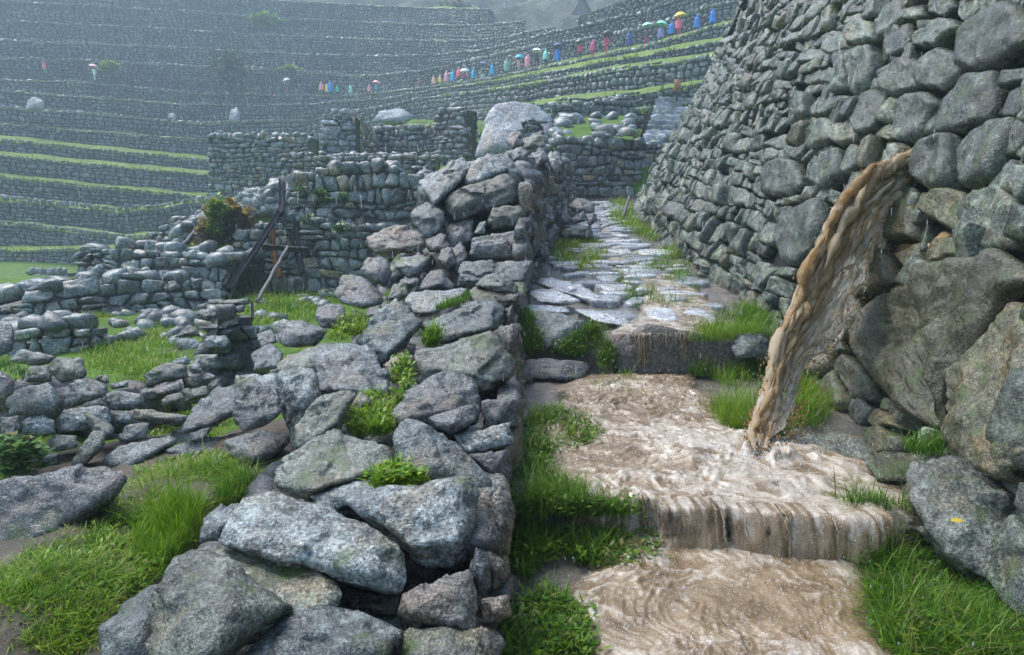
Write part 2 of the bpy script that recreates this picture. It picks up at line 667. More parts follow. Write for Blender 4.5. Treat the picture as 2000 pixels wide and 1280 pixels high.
def courses(u0, u1, v0, v1, mw, mh, rng, wob=.12, slant=.18, split=.12, varw=.38, varh=.28):
    """irregular courses of stones: corner quads (M,4,2) in wall coordinates"""
    out = []
    v = v0
    k = 0
    ph = rng.rand(4) * 50

    def edge(vb, kk, u):
        uu = np.atleast_1d(u)
        Q = np.stack([uu / mw * .45 + ph[0], np.full_like(uu, kk * 3.7 + ph[1]), np.zeros_like(uu)], -1)
        return vb + mh * wob * 2.2 * vn(Q, 5)

    while v < v1:
        h = mh * float(np.clip(rng.normal(1, varh), .5, 1.7))
        us = [u0 - rng.rand() * mw]
        while us[-1] < u1:
            us.append(us[-1] + mw * float(np.clip(rng.lognormal(-.06, varw), .4, 2.2)))
        us = np.array(us)
        sl = rng.normal(size=len(us)) * slant * mw * .5
        lo = edge(v, k, us)
        hi = edge(v + h, k + 1, us)
        for i in range(len(us) - 1):
            bl, br = (us[i] - sl[i], lo[i]), (us[i + 1] - sl[i + 1], lo[i + 1])
            tr, tl = (us[i + 1] + sl[i + 1], hi[i + 1]), (us[i] + sl[i], hi[i])
            if rng.rand() < split:
                f = rng.uniform(.35, .65)
                ml = (bl[0] * (1 - f) + tl[0] * f, bl[1] * (1 - f) + tl[1] * f)
                mr = (br[0] * (1 - f) + tr[0] * f, br[1] * (1 - f) + tr[1] * f)
                out.append((bl, br, mr, ml))
                out.append((ml, mr, tr, tl))
            else:
                out.append((bl, br, tr, tl))
        v += h
        k += 1
    o = np.array(out)
    wd = np.minimum(o[:, 1, 0] - o[:, 0, 0], o[:, 2, 0] - o[:, 3, 0])
    hg = np.minimum(o[:, 3, 1] - o[:, 0, 1], o[:, 2, 1] - o[:, 1, 1])
    return o[(wd > .16 * mw) & (hg > .16 * mh)]


def se_pts(n, e=3.2):
    a = np.linspace(0, 2 * np.pi, n, endpoint=False) + np.pi / n
    c, s = np.cos(a), np.sin(a)
    return np.stack([np.sign(c) * np.abs(c) ** (2 / e), np.sign(s) * np.abs(s) ** (2 / e)], -1)


RINGS_HI = ((1.0, -.35), (1.0, .12), (.96, .50), (.84, .80), (.62, .96), (.33, 1.03))
RINGS_LO = ((1.0, -.3), (.99, .35), (.78, .88))


def stones(cells, mapfn, dep, rng, n=12, rings=RINGS_HI, gap=.93, rough=.12, nf=1.0, jit=.08, e=3.2, pump=.25, tip=.16):
    """pillow-faced stones over the cells; returns V (M,K,3), F (T,3)"""
    Mc = len(cells)
    S = se_pts(n, e)
    W = np.stack([(1 - S[:, 0]) * (1 - S[:, 1]), (1 + S[:, 0]) * (1 - S[:, 1]), (1 + S[:, 0]) * (1 + S[:, 1]), (1 - S[:, 0]) * (1 + S[:, 1])], -1) / 4
    poly = np.einsum('nk,mkd->mnd', W, cells)
    c = cells.mean(1)
    off = (poly - c[:, None]) * gap
    sz = np.sqrt(np.abs((cells[:, 1, 0] - cells[:, 0, 0]) * (cells[:, 3, 1] - cells[:, 0, 1]))) + 2e-2
    off *= 1 + jit * rng.normal(size=(Mc, n, 1))
    P, Nn = mapfn(c[:, 0], c[:, 1])
    eps = 1e-2
    Tu = (mapfn(c[:, 0] + eps, c[:, 1])[0] - P) / eps
    Tv = (mapfn(c[:, 0], c[:, 1] + eps)[0] - P) / eps
    D = np.broadcast_to(np.asarray(dep, float), (Mc,)) * rng.uniform(1 - pump, 1 + pump, Mc)
    lean = rng.normal(size=(Mc, 2)) * tip
    V = []
    for f, g in rings:
        o = off * f
        tl = (o[..., 0] * lean[:, None, 0] + o[..., 1] * lean[:, None, 1]) * (1 if g > 0 else 0)
        V.append(P[:, None] + Tu[:, None] * o[..., :1] + Tv[:, None] * o[..., 1:] + Nn[:, None] * ((D * g)[:, None] + tl)[..., None])
    V.append((P + Nn * (D * (rings[-1][1] + .03))[:, None])[:, None])
    V = np.concatenate(V, 1)
    if rough:
        q = V.reshape(-1, 3)
        s2 = np.repeat(sz, V.shape[1])
        ofs = np.repeat(rng.rand(Mc, 3) * 40, V.shape[1], 0)
        d1 = fbm(q * (nf * 3.2 / s2)[:, None] + ofs, 2, 3)
        d2 = fbm(q * (nf * 3.2 / s2)[:, None] + ofs + 31, 2, 8)
        Nr = np.repeat(Nn, V.shape[1], 0)
        Tr = np.repeat(Tv / (np.linalg.norm(Tv, axis=1)[:, None] + 1e-9), V.shape[1], 0)
        V = (q + Nr * (d1 * s2 * rough)[:, None] + Tr * (d2 * s2 * rough * .6)[:, None]).reshape(V.shape)
    F = []
    nr = len(rings)
    for r in range(nr - 1):
        for i in range(n):
            a, b = r * n + i, r * n + (i + 1) % n
            F += [(a, b, b + n), (a, b + n, a + n)]
    for i in range(n):
        F.append(((nr - 1) * n + i, (nr - 1) * n + (i + 1) % n, nr * n))
    return V, np.array(F)


def orient(V, F, Nn):
    """flip the template if it faces inwards"""
    a, b, c = V[0][F[0]]
    v = V[0]
    k = F[-1]
    nrm = np.cross(v[k[1]] - v[k[0]], v[k[2]] - v[k[0]])
    return F if np.dot(nrm, Nn) > 0 else F[:, ::-1]


def join(V, F, idx):
    K = V.shape[1]
    Vi = V[idx].reshape(-1, 3)
    Fi = (F[None] + (np.arange(len(idx)) * K)[:, None, None]).reshape(-1, 3)
    return Vi, Fi


def lay(parent, V, F, mats, rng, cap, minpx=9.0, stone='stone', rest='small_stone'):
    """the stones that show largest become parts of `parent`, the others one part of kind stuff"""
    Mc, K = V.shape[:2]
    px, py, dep = project(V)
    ok = ((px > -10) & (px < 2010) & (py > -10) & (py < 1290)).any(1) & (V[:, :, 1].min(1) > .3)
    w = np.where(ok, np.minimum(px.max(1) - px.min(1), 400), 0)
    h = np.where(ok, np.minimum(py.max(1) - py.min(1), 400), 0)
    size = np.sqrt(w * h)
    order = np.argsort(-size)
    big = [i for i in order[:cap] if size[i] >= minpx]
    tints = rng.rand(Mc)
    bs = set(big)
    for i in big:
        m = mats[0] if len(mats) == 1 or rng.rand() > .16 else mats[1 + rng.randint(len(mats) - 1)]
        put(stone, mesh(stone, V[i], F, tints[i]), m, parent)
    small = np.array([i for i in range(Mc) if i not in bs], int)
    if len(small):
        Vi, Fi = join(V, F, small)
        put(rest, mesh(rest, Vi, Fi, np.repeat(tints[small], K)), mats[0], parent, kind='stuff')

# ------------------------------------------------------------------ the lie of the land


def zpath(y):
    """height of the stepped path"""
    y = np.asarray(y, float)
    lo = itp(y, [0, 2, 3.32], [-.12, -.02, .02])
    mid = itp(y, [3.32, 6.3], [.19, .30])
    up = itp(y, [6.3, 9, 12.2, 16, 20.5, 23, 26], [.61, .95, 1.33, 1.80, 2.36, 2.75, 3.4])
    return np.where(y < 3.32, lo, np.where(y < 6.28, mid, up))


WB = np.array([(1.62, -.6), (1.72, .6), (1.98, 1.8), (2.2, 2.7), (2.45, 4.0), (2.64, 5.0), (2.74, 6.2), (2.72, 8), (2.73, 10), (2.78, 12.2), (2.95, 15), (3.25, 18), (3.68, 20.8), (4.2, 21.8), (5.6, 22.6), (8.5, 23.2)])
_ws = np.concatenate([[0], np.cumsum(np.linalg.norm(np.diff(WB, axis=0), axis=1))])
_fs = np.linspace(0, _ws[-1], 400)
_fx = np.interp(_fs, _ws, WB[:, 0])
_fy = np.interp(_fs, _ws, WB[:, 1])
_k = np.exp(-np.linspace(-2, 2, 21) ** 2)
_k /= _k.sum()
_fx = np.convolve(np.pad(_fx, 10, mode='edge'), _k, 'valid')
_fy = np.convolve(np.pad(_fy, 10, mode='reflect', reflect_type='odd'), _k, 'valid')
_tx, _ty = np.gradient(_fx), np.gradient(_fy)
_tl = np.hypot(_tx, _ty)
_nx, _ny = _ty / _tl, -_tx / _tl


def batter(y):
    return itp(y, [0, 3, 8, 14, 20.5, 24], [.30, .33, .40, .48, .56, .58])


def wallP(s, h, off=0.0):
    s = np.asarray(s, float)
    h = np.asarray(h, float)
    x, y = np.interp(s, _fs, _fx), np.interp(s, _fs, _fy)
    nx, ny = np.interp(s, _fs, _nx), np.interp(s, _fs, _ny)
    b = batter(y)
    zb = itp(y, [-1, 0, 3, 5.5, 7, 9, 12.2, 16, 20.8], [-.3, -.25, -.05, .18, .50, .75, 1.13, 1.60, 2.20])
    return np.stack([x + nx * (b * h - off), y + ny * (b * h - off), zb + h + off * .3], -1)


def wallmap(s, h):
    P = wallP(s, h)
    e = .02
    du = wallP(s + e, h) - P
    dv = wallP(s, h + e) - P
    n = np.cross(dv, du)
    n /= np.linalg.norm(n, axis=-1)[..., None] + 1e-12
    n = np.where((n[..., 0] > 0)[..., None], -n, n)
    return P, n


def to_wall(px, py):
    """wall coordinates (s, h) seen at photo pixel"""
    px = np.asarray(px, float)
    d = ray(px, py)
    d = d / d[..., 1:2]
    best = np.full(px.shape, 1e9)
    bs, bh = np.zeros(px.shape), np.zeros(px.shape)
    for s in np.linspace(.2, 21.0, 300):
        P0 = wallP(s, 0.0)
        P1 = wallP(s, 1.0)
        v = P1 - P0
        # distance between ray EYE + t d and the line P0 + h v
        w0 = EYE - P0
        a = np.sum(d * d, -1); b = d @ v; c = v @ v
        dd = d @ w0; ee = v @ w0
        den = a * c - b * b
        t = (b * ee - c * dd) / den
        hh = (a * ee - b * dd) / den
        q = np.linalg.norm(EYE + d * t[..., None] - (P0 + hh[..., None] * v), axis=-1)
        up = (q < best) & (t > .5)
        best = np.where(up, q, best); bs = np.where(up, s, bs); bh = np.where(up, hh, bh)
    return bs, bh


def face_x(y):
    """x of the path-side face of the tumbled wall on the left"""
    return itp(y, [0, 2.2, 3, 4, 6, 8, 9, 10.5, 12, 14, 16, 18, 21], [-.12, -.10, -.06, -.02, .02, .14, .24, .42, .62, .92, 1.25, 1.6, 1.9])


HEAP_PY = np.array([240, 300, 350, 400, 450, 500, 540, 580, 620, 660, 700, 740, 800, 870, 950, 1050, 1150, 1250, 1330])
HEAP_D = np.array([12.5, 9.6, 9.2, 8.9, 8.5, 7.8, 7.0, 6.2, 5.5, 5.0, 4.5, 4.1, 3.6, 3.2, 2.75, 2.4, 2.2, 2.05, 1.95])


def heapD(py):
    return itp(py, HEAP_PY, HEAP_D)


def ztop(y):
    return itp(y, [1.5, 2.05, 2.4, 2.75, 3.2, 3.6, 4.1, 4.5, 5, 5.5, 6.2, 7, 7.8, 8.4, 9.2, 12, 16, 20], [.30, .38, .47, .53, .57, .64, .70, .75, .81, .9, 1.0, 1.13, 1.4, 1.9, 2.3, 2.7, 3.1, 3.3])


def G(x, y):
    """ground height everywhere left of the great wall"""
    x = np.asarray(x, float)
    y = np.asarray(y, float)
    zp = np.where(y < 3.32, itp(y, [-3, 2, 3.32], [-.35, -.10, -.04]), np.where(y < 6.28, itp(y, [3.32, 6.28], [-.02, .20]), zpath(y) - .06))
    court = itp(y, [-5, 2, 4, 6, 9, 12, 18, 19.5], [.0, .02, -.02, -.10, -.12, -.10, .02, .10])
    # grass slope running down from the heap towards the left
    slope = itp(x, [-4.5, -3.0, -2.0, -1.5, -1.1], [-.06, .02, .16, .24, .0]) * sstep(6.5, 4.0, y) * sstep(1.7, 2.8, y)
    left = court + slope
    fx = face_x(y)
    core = (ztop(y) - itp(y, [2, 6, 8, 9], [.55, .5, .8, 1.1])) * np.ones_like(x)
    wcore = sstep(-2.0 - .06 * y, -1.0 - .06 * y, x - fx * .3) * sstep(21.5, 19.5, y)
    l2 = left * (1 - wcore) + core * wcore
    z = np.where(x < fx - .12, l2, zp)
    # platform of the ruins behind, and the dip on the far left
    plat = itp(y, [19.0, 20.2, 24, 30, 36, 42, 48], [.1, 2.7, 3.2, 4.2, 4.9, 6.3, 9.0])
    dip = itp(y, [18, 22, 28, 38, 46, 52], [.05, .1, -.9, -2.2, -1.5, .0])
    wx = sstep(-13.0, -6.6, x)
    far = dip * (1 - wx) + plat * wx
    wy = sstep(18.6, 20.2, y)
    onpath = (x > fx - .12) & (y < 23.5)
    z = np.where(onpath, zp - .35, z * (1 - wy) + far * wy)
    # behind the closing wall at the head of the path
    z = np.where((x > fx - .12) & (y >= 23.0), itp(y, [23, 23.6, 30, 36, 48], [2.7, 4.2, 5.6, 7.0, 9.5]), z)
    z = np.where(y > 50, np.minimum(z, itp(y, [50, 60], [0, 2])), z)
    return z


def build_ground():
    xs = np.concatenate([np.linspace(-160, -30, 20), np.linspace(-29, -8, 50), np.linspace(-7.8, 3.6, 190), np.linspace(3.8, 12, 20), np.linspace(14, 160, 16)])
    ys = np.concatenate([np.linspace(-120, -5, 8), np.linspace(-4, .5, 12), np.linspace(.6, 8, 170), np.linspace(8.1, 24, 150), np.linspace(24.4, 60, 60), np.linspace(64, 230, 14)])
    X, Y = np.meshgrid(xs, ys, indexing='ij')
    Z = G(X, Y)
    Pn = np.stack([X, Y, 0 * X], -1)
    amp = sstep(.0, 3.0, np.abs(X - 1.3) - .6) * .05 + .012
    Z = Z + fbm(Pn * 2.2, 4, 2) * amp + fbm(Pn * .3, 2, 4) * .12 * sstep(9, 20, np.hypot(X - 1, Y)) * (np.abs(X - 1.3) > 2)
    V = np.stack([X, Y, Z], -1).reshape(-1, 3)
    # nothing of the ground pokes through the great wall: lower it there
    wx = np.interp(V[:, 1], _fy, _fx)
    V[:, 2] = np.where((V[:, 0] > wx + .05) & (V[:, 1] < 23), np.minimum(V[:, 2], zpath(V[:, 1]) - .25), V[:, 2])
    put('ground', mesh('ground', V, None, quads=grid_faces(len(xs), len(ys))), M['ground'], kind='structure', label='grassy ground sloping among the ruins and walls', cat='ground', centre=False)


build_ground()

# ------------------------------------------------------------------ terraces on the hillside
PX_PATH = [-300, 0, 300, 560, 700, 850, 1000, 1090, 1250, 1390, 1520]
D_PATH = [70, 76, 84, 87, 87, 82, 72, 65, 60, 57, 55]


def Dp(px):
    return itp(px, PX_PATH, D_PATH)


def line(pts, D, lo=-260, hi=1520, n=150):
    px = np.linspace(lo, hi, n)
    a = np.array(pts, float)
    py = np.interp(px, a[:, 0], a[:, 1])
    k = np.hanning(9); k /= k.sum()
    py = np.convolve(np.pad(py, 4, mode='edge'), k, 'valid')
    d = D(px) if callable(D) else np.interp(px, *np.array(D, float).T)
    d = np.convolve(np.pad(d, 4, mode='edge'), k, 'valid')
    P = at(px, py, d)
    P[:, 2] += .05 * vn(np.stack([px / 45., d * 0, d * 0 + pts[0][1]], -1), 9)
    return P


TL = []   # from the lowest terrace to the highest: (top-edge points, where it is found)
TL.append((line([(-260, 478), (0, 492), (130, 491), (290, 486)], [(-260, 47), (0, 50), (290, 48)], -260, 290, 50), 'lowest terrace wall beside the green field at the far left'))
TL.append((line([(-260, 418), (0, 440), (130, 452), (250, 470), (330, 462)], [(-260, 49), (0, 52), (330, 53)], -260, 330, 55), 'second terrace wall up from the field, ending in a grass ramp'))
TL.append((line([(-260, 372), (0, 394), (130, 405), (256, 416), (330, 404), (430, 388)], [(-260, 51), (0, 54), (256, 57), (430, 62)], -260, 430, 65), 'third terrace wall up from the field, with a bending grass edge'))
TL.append((line([(-260, 327), (0, 350), (280, 376), (368, 386), (470, 392)], [(-260, 53), (0, 56.5), (368, 62), (470, 64)], -260, 470, 70), 'fourth terrace wall up from the field, behind the grass bend'))
TL.append((line([(-260, 286), (0, 306), (408, 344), (620, 352)], [(-260, 56), (0, 59), (408, 66), (620, 68)], -260, 620, 80), 'fifth terrace wall up from the field, with a thin bright edge'))
TL.append((line([(-260, 252), (0, 276), (200, 296), (408, 316), (620, 322), (840, 300), (1000, 246), (1080, 233), (1240, 222), (1340, 210), (1520, 190)], [(-260, 58), (0, 61.5), (408, 69), (700, 66), (900, 46), (1080, 37), (1240, 34), (1520, 31)]), 'long terrace wall passing behind the roofless ruin'))
TL.append((line([(-260, 222), (0, 243), (200, 258), (408, 275), (620, 268), (840, 236), (1050, 204), (1200, 192), (1340, 172), (1520, 150)], [(-260, 61), (0, 64.5), (408, 72), (620, 74), (840, 62), (1050, 48), (1200, 44), (1520, 40)]), 'terrace wall above the pale boulder and the stone stair'))
TL.append((line([(-260, 192), (0, 212), (170, 222), (400, 244), (620, 234), (840, 192), (1000, 175), (1130, 150), (1340, 120), (1520, 95)], [(-260, 64), (0, 68), (408, 76), (620, 79), (840, 73), (1000, 58), (1130, 52), (1250, 49), (1520, 45)]), 'terrace wall with a vivid green edge, two below the walkers'))
TL.append((line([(-260, 160), (0, 178), (350, 205), (600, 206), (640, 200), (760, 193), (850, 176), (960, 161), (1090, 139), (1250, 111), (1400, 85), (1520, 60)], lambda p: Dp(p) - 4.5), 'terrace wall with a broad green edge just under the walkers'))
TL.append((line([(-260, 140), (0, 157), (150, 161), (400, 186), (560, 188), (700, 188), (850, 171), (950, 156), (1090, 128), (1250, 96), (1390, 58), (1520, 30)], Dp), 'terrace wall that carries the path of the walkers in ponchos'))
TL.append((line([(-260, 100), (0, 116), (300, 128), (560, 140), (720, 152), (850, 138), (1000, 102), (1250, 60), (1390, 16), (1520, -14)], lambda p: Dp(p) + 3), 'grey terrace wall rising right behind the walkers'))
TL.append((line([(-260, 62), (0, 80), (300, 92), (560, 106), (800, 112), (950, 100), (1050, 72), (1250, 28), (1390, -22), (1520, -60)], lambda p: Dp(p) + 7.5), 'second grey terrace wall above the walkers, dulled by rain'))
TL.append((line([(-260, 22), (0, 42), (300, 56), (560, 72), (800, 80), (900, 84), (1000, 72), (1090, 52)], lambda p: Dp(p) + 12, -260, 1085, 130), 'third terrace wall above the walkers, fading in mist'))
TL.append((line([(-260, -18), (0, 4), (300, 20), (560, 38), (800, 48), (900, 52), (1030, 44)], lambda p: Dp(p) + 17.5, -260, 1025, 120), 'fourth terrace wall above the walkers, pale in mist'))
TL.append((line([(-260, -60), (0, -36), (300, -18), (560, 4), (800, 16), (960, 18)], lambda p: Dp(p) + 24, -260, 960, 115), 'highest visible terrace wall, palest in the mist'))


TL.append((line([(1130, 34), (1250, -10), (1390, -62), (1520, -110)], lambda p: Dp(p) + 12, 1130, 1520, 60), 'short misty terrace wall above the walkers at the right'))
ABOVE = {11: np.concatenate([TL[12][0], TL[15][0]]), 14: TL[14][0] + np.array([0, 9, 5.0])}
BELOW = {15: TL[11][0]}


def poly_map(P, lean=.10):
    """wall coordinates along a top-edge polyline: u along it, v down (negative) from it"""
    L = np.concatenate([[0], np.cumsum(np.linalg.norm(np.diff(P[:, :2], axis=0), axis=1))])
    tx, ty = np.gradient(P[:, 0], L), np.gradient(P[:, 1], L)
    l = np.hypot(tx, ty)
    nx, ny = ty / l, -tx / l

    def f(u, v):
        u = np.asarray(u, float)
        x, y, z = (np.interp(u, L, P[:, k]) for k in range(3))
        a, b = np.interp(u, L, nx), np.interp(u, L, ny)
        n = np.stack([a, b, np.full_like(a, lean)], -1)
        n /= np.linalg.norm(n, axis=-1)[..., None]
        return np.stack([x - a * v * lean, y - b * v * lean, z + v], -1), n
    return f, L


TERR = []


def build_terraces():
    rng = np.random.RandomState(5)
    for k, (P, lab) in enumerate(TL):
        f, L = poly_map(P)
        up = ABOVE[k] if k in ABOVE else TL[k + 1][0] if k + 1 < len(TL) else P + np.array([0, 9, 5.0])
        near = P[:, 1].mean()
        # how deep the wall goes: down to the tread below
        if k == 0:
            H = np.full(len(P), 2.2)
        else:
            Q = BELOW.get(k, TL[k - 1][0])
            zq = np.array([Q[np.argmin(np.hypot(Q[:, 0] - p[0], Q[:, 1] - p[1])), 2] for p in P])
            dq = np.array([np.hypot(Q[:, 0] - p[0], Q[:, 1] - p[1]).min() for p in P])
            H = np.where(dq < 9, np.clip(P[:, 2] - zq + .2, 1.2, 6), 3.4)
        t = empty('terrace_wall', P[len(P) // 2] - np.array([0, 0, 3.0]), 'mossy dry stone terrace, ' + lab, 'terrace wall', group='terrace walls on the hillside')
        TERR.append(t)
        Hm = float(H.max())
        mw = .46 if k < 10 else .52
        mh = .30 if k < 10 else .32
        cl = courses(0, L[-1], -Hm, 0.05, mw, mh, rng, .2, .2, .15)
        c = cl.mean(1)
        cl = cl[(c[:, 1] > -np.interp(c[:, 0], L, H) - .3)]
        V, F = stones(cl, f, .13, rng, n=7, rings=RINGS_LO, gap=.90, rough=.16, jit=.12, e=3.0)
        F = orient(V, F, f(cl[:1, :, 0].mean(1), cl[:1, :, 1].mean(1))[1][0])
        cu = cl.mean(1)
        pat = fbm(np.stack([cu[:, 0] * .16, cu[:, 1] * .5, 0 * cu[:, 0] + k * 7.7], -1), 3, 8)
        tn = np.clip(rng.rand(len(V)) * .8 + .1 + .45 * pat, 0, 1.3)
        tn = np.where((rng.rand(len(V)) < .03) | ((pat > .62) & (rng.rand(len(V)) < .5)), 1.7, tn)
        Vi, Fi = join(V, F, np.arange(len(V)))
        put('stone', mesh('stone', Vi, Fi, np.repeat(tn, V.shape[1]), smooth=True), M['terrace'], t, kind='stuff')
        # earth core behind the stones
        us = np.linspace(0, L[-1], len(P))
        vs = np.array([-Hm - .6, -Hm * .5, -.06])
        U2, V2 = np.meshgrid(us, vs, indexing='ij')
        C, n = f(U2, V2)
        put('core', mesh('core', C.reshape(-1, 3), None, quads=grid_faces(len(us), 3)), M['joint'], t)
        # turf tread
        m = len(P)
        tgt = np.empty((m, 3))
        for i, p in enumerate(P):
            j = np.argmin(np.hypot(up[:, 0] - p[0], up[:, 1] - p[1]))
            q = up[j]
            d = np.hypot(q[0] - p[0], q[1] - p[1])
            g = q[:2] - p[:2]
            reach = min(d, 9.0 if k not in (11, 15) else 4.5) + .5
            tgt[i, :2] = p[:2] + g / (d + 1e-6) * reach
        el = max(0.0, float(np.tan(np.arctan2(P[:, 2].mean() - 1.6, near))))
        lush = itp(P[:, 0], [-40, -16, -6, 3], [.04, .0, .35, 1.0]) if 6 <= k < 10 else np.full(m, 1.0 if k < 6 else 0.0)
        rise = .30 * lush + el * np.hypot(*(tgt[:, :2] - P[:, :2]).T) * np.where(lush > .05, .82 + .18 * lush, .55)
        rise = np.clip(rise, .1, 1.9)
        a = np.linspace(0, 1, 8)
        T = P[:, None] * (1 - a[None, :, None]) + np.concatenate([tgt[:, :2], P[:, 2:]], 1)[:, None] * a[None, :, None]
        T[:, :, 2] = P[:, None, 2] + rise[:, None] * sstep(0, .75, a)[None] + .05
        T[:, :, 2] += fbm(T * np.array([.9, .9, 0]), 3, 6) * .06
        T[:, 0, :] += f(us, np.zeros(m))[1] * .16
        T[:, 0, 2] -= .10
        put('turf', mesh('turf', T.reshape(-1, 3), None, quads=grid_faces(m, 8)), M['ledge'], t)
        # tufts hanging over the edge
        if k < 11:
            nb = int(L[-1] * (34 if k < 10 else 8))
            u = rng.rand(nb) * L[-1]
            keep = fbm(np.stack([u * .22, u * 0 + k * 9.1, u * 0], -1), 3, 4) > (-.75 if k < 6 else -.1 if k < 10 else .25)
            u = u[keep]
            B, n = f(u, np.zeros(len(u)))
            if k >= 6:                      # higher up, the far left ledges are nearly bare
                ok_ = rng.rand(len(u)) < itp(B[:, 0], [-30, -14, -4, 4], [.18, .15, .55, 1.0])
                u, B, n = u[ok_], B[ok_], n[ok_]
            B = B + n * rng.uniform(-.15, .16, len(u))[:, None]
            B[:, 2] += .02
            hgt = rng.uniform(.12, .42, len(u))
            side = rng.normal(size=(len(u), 3)) * .12
            wv = np.stack([rng.normal(size=len(u)), rng.normal(size=len(u)), 0 * u], -1)
            wv /= np.linalg.norm(wv, axis=1)[:, None]
            ww = wv * rng.uniform(.04, .10, len(u))[:, None]
            tip = B + side + n * rng.uniform(-.05, .22, len(u))[:, None] + np.stack([0 * u, 0 * u, hgt * rng.uniform(-.25, 1, len(u))], -1)
            VV = np.stack([B - ww, B + ww, tip], 1).reshape(-1, 3)
            FF = np.arange(len(VV)).reshape(-1, 3)
            put('grass_fringe', mesh('grass_fringe', VV, FF, np.repeat(np.clip(rng.normal(.62, .25, len(u)), 0, 1), 3), smooth=False), M['grass'], t, kind='stuff')


build_terraces()


def build_hillside():
    n = 180
    px = np.linspace(-260, 1520, n)
    py = itp(px, [-260, 560, 800, 900, 1000, 1120, 1300, 1520], [-48, 14, 34, 44, 60, 70, 20, -50])
    D = itp(px, PX_PATH, D_PATH) + itp(px, [-260, 800, 900, 1000, 1150, 1520], [25, 26, 26, 28, 36, 36])
    P = at(px, py, D)
    a = np.linspace(0, 1, 70)
    V = np.empty((n, 70, 3))
    d = P[:, :2] / np.linalg.norm(P[:, :2], axis=1)[:, None]
    V[:, :, :2] = P[:, None, :2] + d[:, None] * (a * 62 - 2)[None, :, None]
    V[:, :, 2] = P[:, None, 2] - 2 + (a * 42)[None] + fbm(V * np.array([.05, .05, 0]), 4, 12) * 6 * sstep(0, .3, a)[None]
    V[:, :, 2] += fbm(V * np.array([.35, .35, 0]), 4, 14) * 1.1
    m, t, bs, out = nt('misty_hillside')
    Pn = position(t)
    c = ramp(t, noise(t, Pn, .16, 6, .7), [(.3, (.035, .052, .040)), (.46, (.085, .105, .075)), (.56, (.15, .15, .10)), (.64, (.085, .10, .092)), (.8, (.26, .28, .28))])
    t.links.new(c, bs.inputs['Base Color'])
    bs.inputs['Roughness'].default_value = .9
    b = N(t, 'ShaderNodeBump', Strength=1, Distance=.6)
    t.links.new(noise(t, Pn, 1.2, 6, .7), b.inputs['Height'])
    t.links.new(b.outputs[0], bs.inputs['Normal'])
    put('hillside', mesh('hillside', V.reshape(-1, 3), None, quads=grid_faces(n, 70)), m, kind='structure', label='misty grass and rock hillside above the terraces', cat='hillside', centre=False)


build_hillside()

